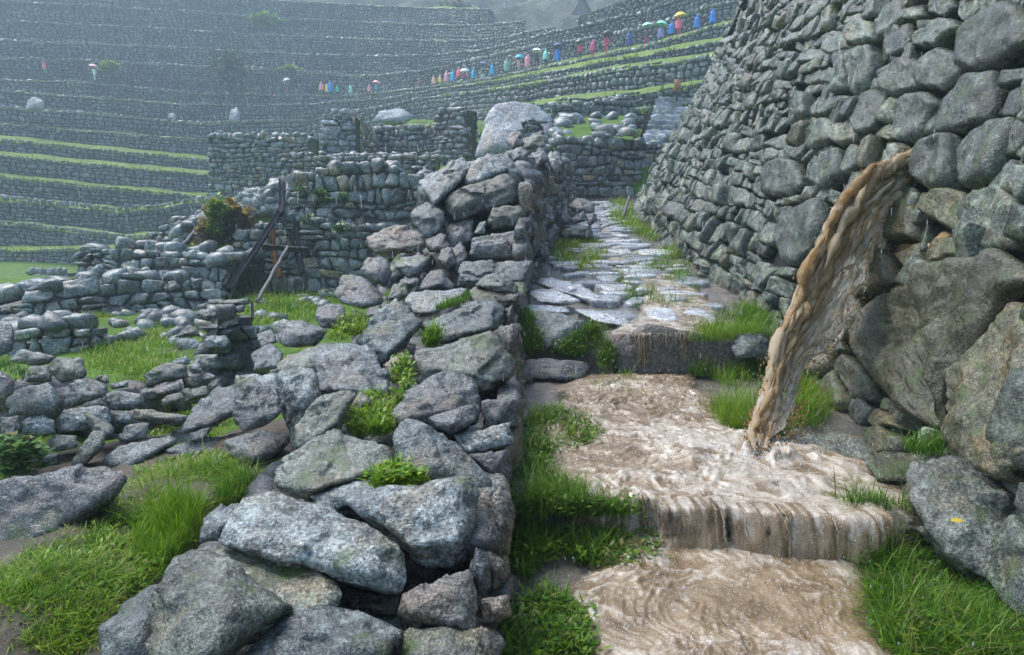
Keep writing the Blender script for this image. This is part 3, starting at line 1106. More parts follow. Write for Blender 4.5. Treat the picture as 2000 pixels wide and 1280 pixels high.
# ------------------------------------------------------------------ the great wall on the right
# outlines of the large stones, read off the photograph and carried onto the battered wall face
WT = [
    [(1894, 100), (1905, 62), (1937, 37), (2000, 5), (2050, 40), (2040, 95), (1975, 140), (1935, 151), (1900, 135)],
    [(1835, 265), (1850, 238), (1890, 195), (1925, 153), (1983, 148), (1975, 208), (1962, 245), (1900, 268), (1858, 272)],
    [(1897, 355), (1897, 300), (1912, 270), (1950, 250), (1975, 243), (2010, 240), (1995, 300), (1973, 355), (1925, 382)],
    [(1797, 350), (1795, 300), (1835, 282), (1880, 270), (1905, 268), (1895, 300), (1893, 355), (1875, 375), (1830, 378)],
    [(1765, 265), (1775, 212), (1797, 190), (1835, 188), (1855, 210), (1832, 240), (1817, 272), (1795, 290), (1760, 282)],
    [(1685, 250), (1700, 195), (1725, 178), (1750, 190), (1747, 220), (1725, 265), (1700, 277)],
    [(1747, 155), (1800, 118), (1820, 130), (1815, 175), (1762, 200), (1745, 185)],
    [(1810, 160), (1832, 125), (1862, 100), (1890, 112), (1890, 150), (1855, 185), (1815, 180)],
    [(1800, 75), (1837, 42), (1875, 40), (1895, 60), (1868, 82), (1850, 100), (1800, 100)],
    [(1745, 92), (1795, 50), (1800, 82), (1795, 110), (1750, 125)],
    [(1725, 80), (1730, 45), (1750, 15), (1785, 0), (1787, 38), (1765, 68), (1737, 88)],
    [(1670, 90), (1672, 57), (1700, 40), (1722, 50), (1725, 82), (1690, 97)],
    [(1625, 110), (1630, 82), (1655, 65), (1670, 75), (1672, 100), (1640, 117)],
    [(1675, 190), (1680, 120), (1712, 92), (1730, 100), (1732, 140), (1712, 180), (1690, 200)],
    [(1642, 180), (1647, 120), (1675, 105), (1680, 125), (1675, 185), (1655, 200)],
    [(1827, 32), (1835, 0), (1875, -8), (1890, 20), (1855, 40)],
    [(1890, 42), (1890, 5), (1937, 0), (1935, 25), (1905, 55)],
    [(1660, 345), (1660, 310), (1680, 285), (1702, 290), (1700, 330), (1675, 350)],
    [(1595, 362), (1600, 335), (1640, 300), (1660, 295), (1657, 345), (1625, 377)],
    [(1505, 385), (1515, 335), (1550, 317), (1575, 322), (1582, 367), (1550, 392)],
    [(1822, 395), (1850, 385), (1890, 377), (1912, 385), (1915, 430), (1887, 460), (1855, 445), (1825, 420)],
    [(1912, 430), (1925, 405), (1962, 385), (2005, 365), (2040, 420), (2000, 493), (1940, 500), (1915, 470)],
    [(1825, 500), (1850, 470), (1890, 470), (1910, 480), (1910, 510), (1850, 527), (1825, 520)],
    [(1525, 465), (1532, 420), (1575, 405), (1620, 390), (1625, 440), (1607, 480), (1575, 525), (1545, 520)],
    [(1737, 455), (1762, 425), (1795, 390), (1815, 420), (1812, 470), (1750, 475)],
    [(1770, 505), (1800, 490), (1820, 480), (1807, 520), (1795, 540)],
    [(1685, 540), (1725, 505), (1745, 490), (1765, 510), (1765, 552), (1725, 580), (1685, 585)],
    [(1675, 665), (1690, 620), (1720, 590), (1765, 570), (1800, 560), (1850, 530), (1930, 515), (2000, 500), (2060, 560), (1990, 600), (1910, 690), (1860, 740), (1840, 790), (1850, 840), (1840, 845), (1790, 815), (1740, 760), (1722, 740), (1690, 705)],
    [(2020, 600), (1930, 690), (1870, 740), (1850, 790), (1850, 840), (1870, 870), (1890, 880), (1930, 935), (2000, 955), (2080, 900), (2090, 650)],
    [(1610, 760), (1625, 735), (1650, 725), (1690, 800), (1670, 820), (1640, 820), (1615, 790)],
    [(1652, 720), (1670, 695), (1700, 720), (1727, 755), (1722, 790), (1700, 800), (1680, 770)],
    [(1630, 640), (1650, 590), (1690, 580), (1700, 610), (1680, 660), (1650, 680)],
    [(1560, 700), (1580, 690), (1640, 690), (1630, 720), (1610, 742), (1580, 725)],
    [(1680, 870), (1700, 845), (1760, 840), (1800, 870), (1780, 905), (1720, 910)],
    [(1700, 825), (1730, 800), (1780, 825), (1790, 850), (1740, 848)],
    [(1575, 300), (1590, 262), (1630, 235), (1650, 245), (1640, 285), (1600, 300)],
    [(1640, 282), (1650, 245), (1685, 225), (1690, 255), (1685, 280), (1655, 292)],
    [(1545, 250), (1550, 205), (1575, 185), (1600, 190), (1600, 235), (1565, 255)],
    [(1605, 235), (1610, 210), (1650, 195), (1680, 195), (1670, 215), (1630, 232)],
]
BROWNISH = {23: 0, 27: 1, 28: 1, 29: 1, 30: 1, 31: 1, 32: 1, 33: 1, 34: 1, 20: 1, 22: 1, 24: 1, 25: 1, 26: 1}


def smooth_poly(q, n):
    """closed outline resampled to n points, corners softened"""
    q = np.asarray(q, float)
    p = np.vstack([q, q[:1]])
    L = np.concatenate([[0], np.cumsum(np.linalg.norm(np.diff(p, axis=0), axis=1))])
    s = np.linspace(0, L[-1], n * 4, endpoint=False)
    o = np.stack([np.interp(s, L, p[:, 0]), np.interp(s, L, p[:, 1])], -1)
    k = np.hanning(9); k /= k.sum()
    e = np.vstack([o[-4:], o, o[:4]])
    o = np.stack([np.convolve(e[:, i], k, 'valid') for i in (0, 1)], -1)
    return o[::4]


def inside(pt, poly):
    x, y = pt
    r = False
    j = len(poly) - 1
    for i in range(len(poly)):
        xi, yi = poly[i]
        xj, yj = poly[j]
        if (yi > y) != (yj > y) and x < (xj - xi) * (y - yi) / (yj - yi + 1e-12) + xi:
            r = not r
        j = i
    return r


def face_stone(uv, mapfn, dep, rng, n=40, lift=0.0, rough=.05, rings=10):
    """one stone whose face fills the outline uv of a wall"""
    q = smooth_poly(uv, n)
    c = q.mean(0)
    P, Nn = mapfn(np.array(c[0]), np.array(c[1]))
    e = .01
    Tu = (mapfn(np.array(c[0] + e), np.array(c[1]))[0] - P) / e
    Tv = (mapfn(np.array(c[0]), np.array(c[1] + e))[0] - P) / e
    o = q - c
    sz = math.sqrt(max(1e-6, np.ptp(o[:, 0]) * np.ptp(o[:, 1])))
    V = []
    lean = rng.normal(size=2) * .10
    for k in range(rings):
        a = k / (rings - 1)
        if k == 0:
            f, g = 1.0, -.5
        else:
            th = (k - 1) / (rings - 2) * math.pi / 2
            f, g = math.cos(th) ** .62 if k < rings - 1 else .04, min(1.0, 1.22 * math.sin(th) ** .6)
        oo = o * f
        V.append(P + Tu * oo[:, :1] + Tv * oo[:, 1:] + Nn * (dep * g + lift + (oo @ lean) * (k > 0))[:, None])
    V = np.concatenate(V)
    s = rng.rand(3) * 50
    V = V + Nn * ((fbm(V * (2.6 / sz) + s, 4, 3) - .6 * np.clip(.2 - np.abs(vn(V * (3.1 / sz) + s * 3, 19)), 0, 1)) * sz * rough)[:, None] + (Tv * (fbm(V * (5 / sz) + s, 2, 6) * sz * rough * .35)[:, None])
    if rings > 16:                          # deep weathering on the great slabs
        V = V + Nn * ((.030 * fbm(V * 5.5 + s, 4, 13, .6) - .05 * np.clip(.10 - np.abs(fbm(V * 2.2 + s * 2, 2, 15)), 0, 1) * 5) * 1.0)[:, None]
    # broken facets
    sd = V[rng.choice(len(V), 9)]
    kk = ((V[:, None] - sd[None]) ** 2).sum(-1).argmin(1)
    tl = rng.normal(size=(9, 3)) * .07
    V = V + Nn * np.clip(((V - sd[kk]) * tl[kk]).sum(1), -.02, .02)[:, None]
    Fq = []
    for r in range(rings - 1):
        for i in range(n):
            a, b = r * n + i, r * n + (i + 1) % n
            Fq += [(a, b, b + n), (a, b + n, a + n)]
    Fq = np.array(Fq)
    # close the cap
    top = (rings - 1) * n
    V = np.vstack([V, V[top:].mean(0)])
    Fq = np.vstack([Fq, [(top + i, top + (i + 1) % n, len(V) - 1) for i in range(n)]])
    k = Fq[-1]
    if np.dot(np.cross(V[k[1]] - V[k[0]], V[k[2]] - V[k[0]]), Nn) < 0:
        Fq = Fq[:, ::-1]
    return V, Fq


RINGS_WALL = ((1.0, -.35), (1.0, .10), (.985, .52), (.935, .84), (.82, .97), (.58, 1.02), (.28, 1.03))


def build_great_wall():
    rng = np.random.RandomState(21)
    t = empty('retaining_wall', (2.7, 8, .4), 'tall leaning dry stone retaining wall beside the flooded path', 'wall')
    polys = []
    for k, o in enumerate(WT):
        a = np.array(o, float)
        s, h = to_wall(a[:, 0], a[:, 1])
        uv = np.stack([s, h], -1)
        polys.append(uv)
        sz = math.sqrt(np.ptp(s) * np.ptp(h))
        big = k in (27, 28)
        uv = (uv - uv.mean(0)) * (1.0 if not big else 1.0) + uv.mean(0)
        V, F = face_stone(uv, wallmap, (.23 if not big else .13) * min(sz, .62) + .02, rng, n=96 if big else 40, lift=.02 if not big else .06, rough=.05 if not big else .055, rings=22 if big else 12)
        put('stone', mesh('stone', V, F, float(np.clip(rng.normal(.5, .25), 0, 1))), M['wall_brown'] if BROWNISH.get(k) else M['wall'], t)
    cl = []
    for (sa, sb, mw, mh) in ((.3, 5.0, .31, .235), (5.0, 9.0, .29, .21), (9.0, 15, .29, .205), (15, _fs[-1] - .1, .32, .22)):
        ym = float(np.interp(sb, _fs, _fy))
        cl.append(courses(sa, sb, -.1, 2.8 + .40 * ym, mw, mh, rng, .22, .30, .14, .36, .22))
    cl = np.concatenate(cl)
    c = cl.mean(1)
    keep = np.ones(len(cl), bool)
    for i in range(len(cl)):
        for uv in polys:
            if abs(c[i, 0] - uv[:, 0].mean()) < 2 and inside(c[i], (uv - uv.mean(0)) * 1.06 + uv.mean(0)):
                keep[i] = False
                break
    cl = cl[keep]
    sz = np.sqrt((cl[:, 1, 0] - cl[:, 0, 0]) * np.abs(cl[:, 3, 1] - cl[:, 0, 1]))
    V, F = stones(cl, wallmap, .105 * np.clip(sz / .25, .6, 1.5), rng, n=16, rings=RINGS_WALL, gap=.945, rough=.085, jit=.085, e=5.5, pump=.5, tip=.24)
    F = orient(V, F, wallmap(cl[:1, :, 0].mean(1), cl[:1, :, 1].mean(1))[1][0])
    lay(t, V, F, [M['wall'], M['wall'], M['wall_brown']], rng, 300 - len(WT), 7)
    # packed earth behind the joints
    ss = np.linspace(.1, 21.2, 90)
    hs = np.linspace(-.4, 1, 14)
    S, Hh = np.meshgrid(ss, hs, indexing='ij')
    ym = np.interp(S, _fs, _fy)
    H2 = np.where(Hh < 0, Hh, Hh * (2.6 + .38 * np.maximum(ym, 0)))
    P = wallP(S, H2, -.05)
    # turf on top of the wall, running back
    top = P[:, -1:]
    nb = np.stack([np.ones(90), 0 * ss, 0 * ss], -1)[:, None]
    P = np.concatenate([P, top + nb * 1.5 + np.array([0, 0, .1]), top + nb * 8 + np.array([0, 0, .6])], 1)
    put('earth_core', mesh('earth_core', P.reshape(-1, 3), None, quads=grid_faces(90, 16)), M['joint'], t)
    # mud welling out of the joints round the spout
    for o in ([(1808, 285), (1826, 258), (1840, 268), (1826, 284)],
              [(1798, 372), (1848, 378), (1842, 394), (1818, 402), (1822, 432), (1806, 434), (1803, 398)],
              [(1752, 474), (1832, 478), (1822, 496), (1800, 506), (1760, 498)],
              [(1848, 452), (1862, 460), (1838, 484), (1824, 520), (1810, 528), (1818, 490)],
              [(1808, 524), (1850, 530), (1800, 560), (1786, 574), (1768, 574), (1776, 545), (1790, 535)],
              ):
        a = np.array(o, float)
        s, h = to_wall(a[:, 0], a[:, 1])
        V, F = face_stone(np.stack([s, h], -1), wallmap, .03, rng, n=28, lift=.012, rough=.05, rings=6)
        put('mud_flow', mesh('mud_flow', V, F, .5), M['mud'], t)
    return t


great_wall = build_great_wall()

# ------------------------------------------------------------------ stones traced from the photograph


def hull_planes(P):
    bm = bmesh.new()
    for p in P:
        bm.verts.new(p)
    r = bmesh.ops.convex_hull(bm, input=bm.verts)
    bm.normal_update()
    n, d = [], []
    c = P.mean(0)
    for f in bm.faces:
        nn = np.array(f.normal[:])
        if np.linalg.norm(nn) < .5 or f.calc_area() < 1e-7:
            continue
        dd = float(nn @ (np.array(f.verts[0].co[:]) - c))
        if dd < 0:
            nn, dd = -nn, -dd
        n.append(nn)
        d.append(max(dd, 1e-3))
    bm.free()
    n, d = np.array(n), np.array(d)
    keep = []
    for i in range(len(n)):
        if all(n[i] @ n[j] < .985 for j in keep):
            keep.append(i)
    return n[keep], d[keep], c


def traced(outline, D=None, ridge=(), tilt=.9, thick=.8, dD=0.0, lvl=4, rng=None, p=110, a=1.0, bulge=.30):
    """a rounded, broken stone: its outline stands at distance D (leaning back by tilt), ridge points come
    forward, and a smaller back gives it its depth"""
    o = np.array(outline, float)
    cx, cy = o.mean(0)
    if D is None:
        D = float(heapD(np.clip(cy, 240, 1330)))
    D += dD
    k = D / FPX
    size = math.sqrt(np.ptp(o[:, 0]) * np.ptp(o[:, 1])) * k
    dy = tilt * (cy - o[:, 1]) * k
    front = at(o[:, 0], o[:, 1], D + np.clip(dy, -.55 * size, .9 * size))
    pts = [front]
    if len(ridge) == 0:
        ridge = [(cx, cy + .12 * np.ptp(o[:, 1]), bulge)]
    for r in ridge:
        f = r[2] if len(r) > 2 else bulge
        pts.append(at(r[0], r[1], D + tilt * (cy - r[1]) * k - f * size)[None])
    bo = (o - (cx, cy)) * .72 + (cx, cy)
    back = at(bo[:, 0], bo[:, 1], D + dy * .5 + thick * size)
    back[:, 2] -= .10 * size
    pts.append(back)
    P = np.concatenate(pts)
    n, d, c = hull_planes(P)
    S = np.maximum(np.ptp(P, axis=0), .02)
    V, F = polytope(n, d, S / S.max(), lvl, p)
    V = facet(V, size, rng, 18 + 5 * lvl, .045 * a)
    V = roughen(V, size, rng, a)
    return V + c, F


# (outline, keywords, material)
RK = [
    ([(290, 1198), (315, 1122), (337, 1091), (377, 1065), (413, 1066), (470, 1130), (568, 1181), (512, 1229), (425, 1290), (300, 1320)], dict(ridge=[(448, 1186, .30), (440, 1180, .28), (400, 1290, .25)], dD=-.12, lvl=5), 'granite'),
    ([(395, 1066), (478, 1077), (571, 1094), (619, 1111), (680, 1178), (640, 1200), (560, 1200), (470, 1140)], dict(tilt=1.5, dD=.05, bulge=.1), 'granite'),
    ([(222, 1290), (185, 1226), (236, 1184), (273, 1156), (312, 1136), (330, 1200), (330, 1310), (200, 1310)], dict(tilt=1.0, dD=.0), 'granite'),
    ([(217, 1153), (236, 1111), (262, 1105), (270, 1134), (236, 1173)], dict(thick=.9, ground=True), 'granite'),
    ([(391, 1060), (394, 1013), (433, 982), (486, 979), (475, 1013), (430, 1060)], dict(D=2.72), 'granite'),
    ([(418, 1062), (425, 1038), (475, 999), (492, 973), (517, 955), (565, 968), (630, 998), (698, 1015), (749, 1044), (782, 1077), (797, 1100), (799, 1134), (782, 1165), (737, 1153), (692, 1139), (642, 1128), (571, 1094), (478, 1077)], dict(ridge=[(530, 1055, .12), (700, 1090, .18), (770, 1140, .12)], tilt=1.1, lvl=5), 'granite'),
    ([(662, 973), (704, 962), (805, 948), (915, 931), (931, 968), (931, 1032), (912, 1094), (889, 1106), (833, 1108), (788, 1077), (749, 1038)], dict(ridge=[(885, 955, .10), (890, 1060, .28), (800, 1060, .25), (740, 990, .1)], tilt=.55, lvl=5), 'granite'),
    ([(930, 1066), (957, 1089), (960, 1145), (945, 1165), (915, 1111)], dict(tilt=.3, dD=.05), 'granite_dark'),
    ([(960, 968), (974, 954), (996, 962), (1005, 993), (1003, 1032), (996, 1083), (974, 1083), (954, 1066), (948, 1027)], dict(tilt=.2, dD=.05), 'granite_warm'),
    ([(929, 1066), (960, 1077), (996, 1100), (996, 1134), (962, 1153), (950, 1100)], dict(tilt=.3, dD=.12), 'granite_warm'),
    ([(777, 1201), (788, 1162), (805, 1148), (898, 1134), (917, 1111), (929, 1151), (934, 1235), (906, 1235), (833, 1224), (794, 1218)], dict(ridge=[(890, 1150, .12), (900, 1220, .22), (800, 1195, .22)], tilt=.4, lvl=5), 'granite_dark'),
    ([(782, 1227), (833, 1226), (943, 1243), (954, 1290), (950, 1330), (777, 1330)], dict(tilt=.9), 'granite'),
    ([(470, 1290), (531, 1224), (579, 1181), (641, 1184), (692, 1187), (737, 1204), (788, 1238), (777, 1252), (737, 1285), (700, 1340), (480, 1340)], dict(ridge=[(560, 1270, .15), (720, 1255, .12)], tilt=1.2, dD=-.06, lvl=5), 'granite'),
    ([(664, 1150), (709, 1160), (782, 1165), (774, 1205), (743, 1205), (690, 1190)], dict(dD=.2), 'granite_warm'),
    ([(940, 1167), (996, 1162), (1000, 1204), (940, 1222)], dict(tilt=.3, dD=.1), 'granite_warm'),
    ([(937, 1221), (957, 1232), (968, 1290), (940, 1300)], dict(tilt=.3), 'granite_warm'),
    ([(534, 916), (552, 898), (582, 877), (630, 842), (675, 844), (720, 859), (762, 874), (774, 895), (771, 919), (708, 940), (612, 973), (594, 976), (537, 955)], dict(ridge=[(585, 908, .06), (610, 960, .22), (720, 925, .15)], tilt=1.25, lvl=5), 'granite'),
    ([(600, 967), (708, 943), (774, 925), (790, 950), (720, 975), (640, 995)], dict(tilt=1.2, dD=.1), 'granite'),
    ([(765, 847), (783, 823), (807, 816), (840, 832), (888, 865), (930, 910), (960, 946), (963, 979), (948, 1006), (930, 965), (876, 940), (819, 934), (804, 916), (774, 895)], dict(ridge=[(826, 826, .10), (876, 925, .20), (820, 925, .12)], tilt=.8, dD=-.05, lvl=5), 'granite'),
    ([(756, 814), (774, 787), (816, 751), (882, 716), (924, 733), (939, 787), (927, 830), (879, 840), (837, 823), (774, 832)], dict(ridge=[(870, 745, .02), (880, 800, .2), (790, 815, .15)], tilt=.75, lvl=5), 'granite_dark'),
    ([(834, 817), (870, 802), (927, 790), (932, 820), (882, 850), (855, 836)], dict(tilt=1.0, dD=-.18), 'granite_dark'),
    ([(804, 703), (807, 691), (888, 664), (960, 645), (975, 658), (1002, 712), (1005, 736), (942, 766), (927, 735), (879, 722), (816, 751)], dict(ridge=[(950, 690, .08), (960, 750, .18), (830, 720, .12)], tilt=.7, lvl=5), 'granite'),
    ([(939, 781), (1008, 778), (1010, 832), (948, 850)], dict(tilt=.3, dD=.1), 'granite_dark'),
    ([(885, 850), (999, 826), (1008, 844), (1001, 868), (936, 883), (912, 889)], dict(ridge=[(995, 850, .1), (930, 868, .15)], tilt=.9, dD=.0), 'granite'),
    ([(912, 889), (998, 872), (1001, 952), (960, 940), (930, 908)], dict(tilt=.2, dD=.12), 'granite_dark'),
    ([(612, 697), (639, 670), (690, 673), (720, 685), (738, 700), (762, 751), (762, 763), (726, 778), (684, 766), (640, 768), (620, 765)], dict(ridge=[(640, 712, .10), (662, 758, .20), (725, 765, .1)], tilt=1.3, lvl=5), 'granite'),
    ([(543, 709), (564, 694), (639, 670), (645, 720), (612, 728), (546, 730)], dict(tilt=1.2, dD=.15), 'granite'),
    ([(537, 730), (588, 715), (612, 721), (626, 772), (600, 812), (582, 874), (573, 850), (549, 778)], dict(ridge=[(590, 735, .1), (590, 800, .25)], tilt=.6, dD=.1, lvl=5), 'granite'),
    ([(576, 826), (612, 787), (630, 769), (684, 763), (696, 769), (669, 808), (663, 841), (612, 850), (588, 874), (579, 862)], dict(ridge=[(620, 800, .12), (650, 830, .2)], tilt=.7, dD=-.08, lvl=5), 'granite'),
    ([(705, 764), (729, 784), (712, 802), (681, 814), (687, 781)], dict(tilt=.5, dD=.05), 'granite_warm'),
    ([(459, 760), (462, 733), (498, 739), (531, 772), (549, 781), (552, 808), (519, 832), (474, 847), (450, 820), (455, 790)], dict(ridge=[(500, 775, .12), (510, 820, .2)], tilt=.7, lvl=5), 'granite_dark'),
    ([(435, 862), (462, 850), (510, 840), (570, 850), (564, 868), (519, 904), (486, 912), (450, 892)], dict(ridge=[(530, 862, .12), (490, 895, .18)], tilt=.9, ground=True), 'granite_dark'),
    ([(453, 733), (540, 729), (546, 778), (504, 750)], dict(tilt=1.1, dD=.2), 'granite'),
    ([(696, 668), (712, 645), (729, 621), (751, 602), (773, 582), (806, 610), (825, 630), (803, 660), (781, 687), (748, 712), (728, 700)], dict(ridge=[(775, 612, .02), (760, 690, .2), (790, 660, .22)], tilt=.7, lvl=5), 'granite'),
    ([(792, 588), (806, 572), (872, 566), (916, 565), (913, 574), (850, 601), (847, 613), (811, 613)], dict(tilt=1.8, bulge=.1, dD=.1), 'granite_c'),
    ([(831, 630), (872, 608), (927, 588), (976, 583), (985, 610), (971, 643), (905, 658), (855, 672), (839, 654)], dict(ridge=[(960, 610, .05), (955, 640, .2), (850, 660, .1)], tilt=1.1, lvl=5), 'granite'),
    ([(916, 572), (930, 558), (974, 555), (1012, 572), (1012, 590), (976, 588), (924, 592)], dict(tilt=1.5, bulge=.1, dD=.15), 'granite_warm'),
    ([(985, 605), (1001, 594), (1006, 632), (982, 645)], dict(tilt=.3), 'granite_dark'),
    ([(979, 635), (1004, 630), (1015, 649), (1012, 701), (993, 704), (974, 657)], dict(tilt=.3), 'granite_warm'),
    ([(899, 511), (941, 509), (1015, 510), (1042, 514), (1037, 550), (1015, 558), (988, 540), (927, 563), (894, 561)], dict(ridge=[(1000, 520, .08), (900, 555, .12), (1020, 550, .2)], tilt=.6, lvl=5), 'granite'),
    ([(927, 558), (949, 536), (987, 531), (1015, 561), (1012, 578), (974, 560)], dict(tilt=1.0, dD=-.2), 'granite'),
    ([(916, 495), (919, 467), (949, 456), (1020, 448), (1037, 481), (1037, 506), (960, 505), (921, 502)], dict(ridge=[(1015, 470, .1), (930, 490, .12)], tilt=.4, lvl=5), 'granite_dark'),
    ([(712, 465), (748, 451), (767, 440), (795, 440), (828, 462), (833, 481), (809, 492), (740, 494), (718, 484)], dict(ridge=[(775, 455, .0), (770, 485, .2)], tilt=.8, lvl=5), 'granite_warm'),
    ([(704, 522), (718, 500), (740, 498), (759, 511), (767, 536), (754, 561), (734, 555), (707, 536)], dict(), 'granite_dark'),
    ([(767, 521), (784, 503), (825, 496), (839, 506), (822, 536), (798, 545)], dict(), 'granite_dark'),
    ([(652, 572), (663, 544), (682, 535), (707, 539), (751, 577), (751, 594), (712, 604), (663, 593)], dict(ridge=[(700, 560, .05), (700, 595, .2)]), 'granite_dark'),
    ([(613, 616), (622, 600), (644, 590), (674, 600), (677, 632), (657, 645), (630, 640)], dict(), 'granite_dark'),
    ([(534, 646), (553, 627), (589, 624), (616, 635), (641, 649), (616, 676), (556, 678)], dict(), 'granite_dark'),
    ([(756, 586), (767, 555), (792, 553), (798, 575), (778, 590)], dict(), 'granite_dark'),
    ([(778, 550), (792, 542), (820, 544), (817, 560), (795, 563)], dict(dD=.1), 'granite_dark'),
    ([(811, 568), (839, 528), (866, 525), (891, 561), (888, 568)], dict(dD=.1), 'granite_dark'),
    ([(853, 506), (861, 487), (883, 481), (894, 517), (877, 530)], dict(dD=.1), 'granite_dark'),
    ([(679, 632), (690, 605), (707, 610), (710, 632)], dict(), 'granite_dark'),
    ([(712, 618), (723, 600), (745, 602), (732, 623)], dict(dD=.1), 'granite_dark'),
    ([(748, 715), (784, 687), (806, 696), (809, 731), (767, 750)], dict(dD=.15), 'granite_warm'),
    ([(822, 366), (850, 347), (887, 325), (892, 310), (905, 302), (922, 322), (905, 347), (890, 365), (862, 384), (850, 405), (832, 378)], dict(ridge=[(865, 372, .08), (850, 395, .14)], tilt=1.0, lvl=5), 'granite'),
    ([(905, 347), (925, 317), (955, 299), (987, 317), (997, 332), (975, 338), (950, 354), (910, 362)], dict(tilt=1.0, bulge=.14), 'granite'),
    ([(865, 390), (880, 375), (950, 350), (985, 337), (1000, 342), (1010, 362), (1005, 390), (950, 412), (885, 437), (875, 424)], dict(ridge=[(985, 365, .12), (885, 405, .16)], tilt=.6, lvl=5), 'granite'),
    ([(802, 415), (830, 392), (862, 407), (870, 435), (860, 452), (835, 467), (805, 439)], dict(ridge=[(838, 425, .2)], tilt=.7), 'granite'),
    ([(950, 432), (960, 405), (1017, 399), (1027, 410), (1027, 444), (960, 449)], dict(ridge=[(1010, 418, .12), (965, 435, .12)], tilt=.4), 'granite'),
    ([(865, 452), (880, 435), (925, 428), (922, 472), (880, 484)], dict(dD=.25), 'granite_dark'),
    ([(925, 457), (937, 435), (949, 430), (947, 457)], dict(dD=.1), 'granite'),
    ([(830, 470), (862, 452), (880, 484), (862, 492), (838, 492)], dict(dD=.25), 'granite_dark'),
    ([(868, 505), (900, 470), (915, 500), (896, 540), (880, 530)], dict(dD=.3), 'granite_dark'),
    ([(845, 408), (868, 388), (880, 440), (866, 446)], dict(dD=.25), 'granite_dark'),
    ([(987, 275), (1000, 257), (1020, 255), (1024, 282), (1000, 294)], dict(D=12.2), 'granite_warm'),
    ([(1017, 272), (1060, 254), (1066, 288), (1025, 292)], dict(D=12.6), 'granite'),
    ([(987, 297), (1017, 287), (1034, 297), (1027, 317), (1000, 314)], dict(D=11.2), 'granite'),
    ([(1000, 325), (1010, 315), (1032, 325), (1059, 340), (1047, 354), (1007, 339)], dict(D=10.4), 'granite'),
    ([(1006, 345), (1032, 350), (1030, 372), (1010, 366)], dict(D=10.0), 'granite'),
    ([(1035, 300), (1062, 292), (1072, 315), (1050, 325)], dict(D=11.8), 'granite_dark'),
    ([(1034, 352), (1058, 350), (1066, 380), (1042, 385)], dict(D=10.8), 'granite_dark'),
    ([(1062, 310), (1085, 290), (1100, 320), (1085, 345)], dict(D=13.4), 'granite'),
    ([(1105, 402), (1130, 385), (1162, 395), (1162, 417), (1125, 417)], dict(D=14.0), 'granite_dark'),
    ([(1087, 415), (1100, 408), (1116, 425), (1111, 439), (1090, 439)], dict(D=13.2), 'granite_dark'),
    ([(1115, 427), (1140, 412), (1148, 430), (1120, 439)], dict(D=13.3), 'granite_dark'),
    ([(1145, 424), (1160, 415), (1168, 432), (1150, 442)], dict(D=13.3), 'granite_dark'),
    ([(1090, 457), (1100, 447), (1155, 440), (1159, 464), (1100, 466)], dict(D=12.7, tilt=.5), 'granite'),
    ([(1050, 447), (1082, 437), (1092, 450), (1077, 487), (1055, 482)], dict(D=11.2), 'granite_dark'),
    ([(1045, 405), (1070, 395), (1085, 430), (1060, 445)], dict(D=11.4), 'granite'),
    ([(1030, 395), (1048, 385), (1055, 430), (1034, 435)], dict(D=10.0), 'granite_dark'),
    ([(1034, 440), (1052, 440), (1058, 490), (1040, 505)], dict(D=9.6), 'granite_dark'),
    ([(1042, 478), (1072, 470), (1075, 500), (1048, 520)], dict(D=9.8), 'granite_dark'),
]


def foot_distance(o):
    """distance at which a stone seen with outline o rests on the ground"""
    a = np.array(o, float)
    d = ray(a[:, 0].mean(), a[:, 1].max() - 2)
    d = d / d[1]
    ys = np.linspace(1.2, 14, 900)
    P = EYE + d * ys[:, None]
    h = P[:, 2] < G(P[:, 0], P[:, 1]) + .01
    return float(ys[np.argmax(h)]) if h.any() else 5.0


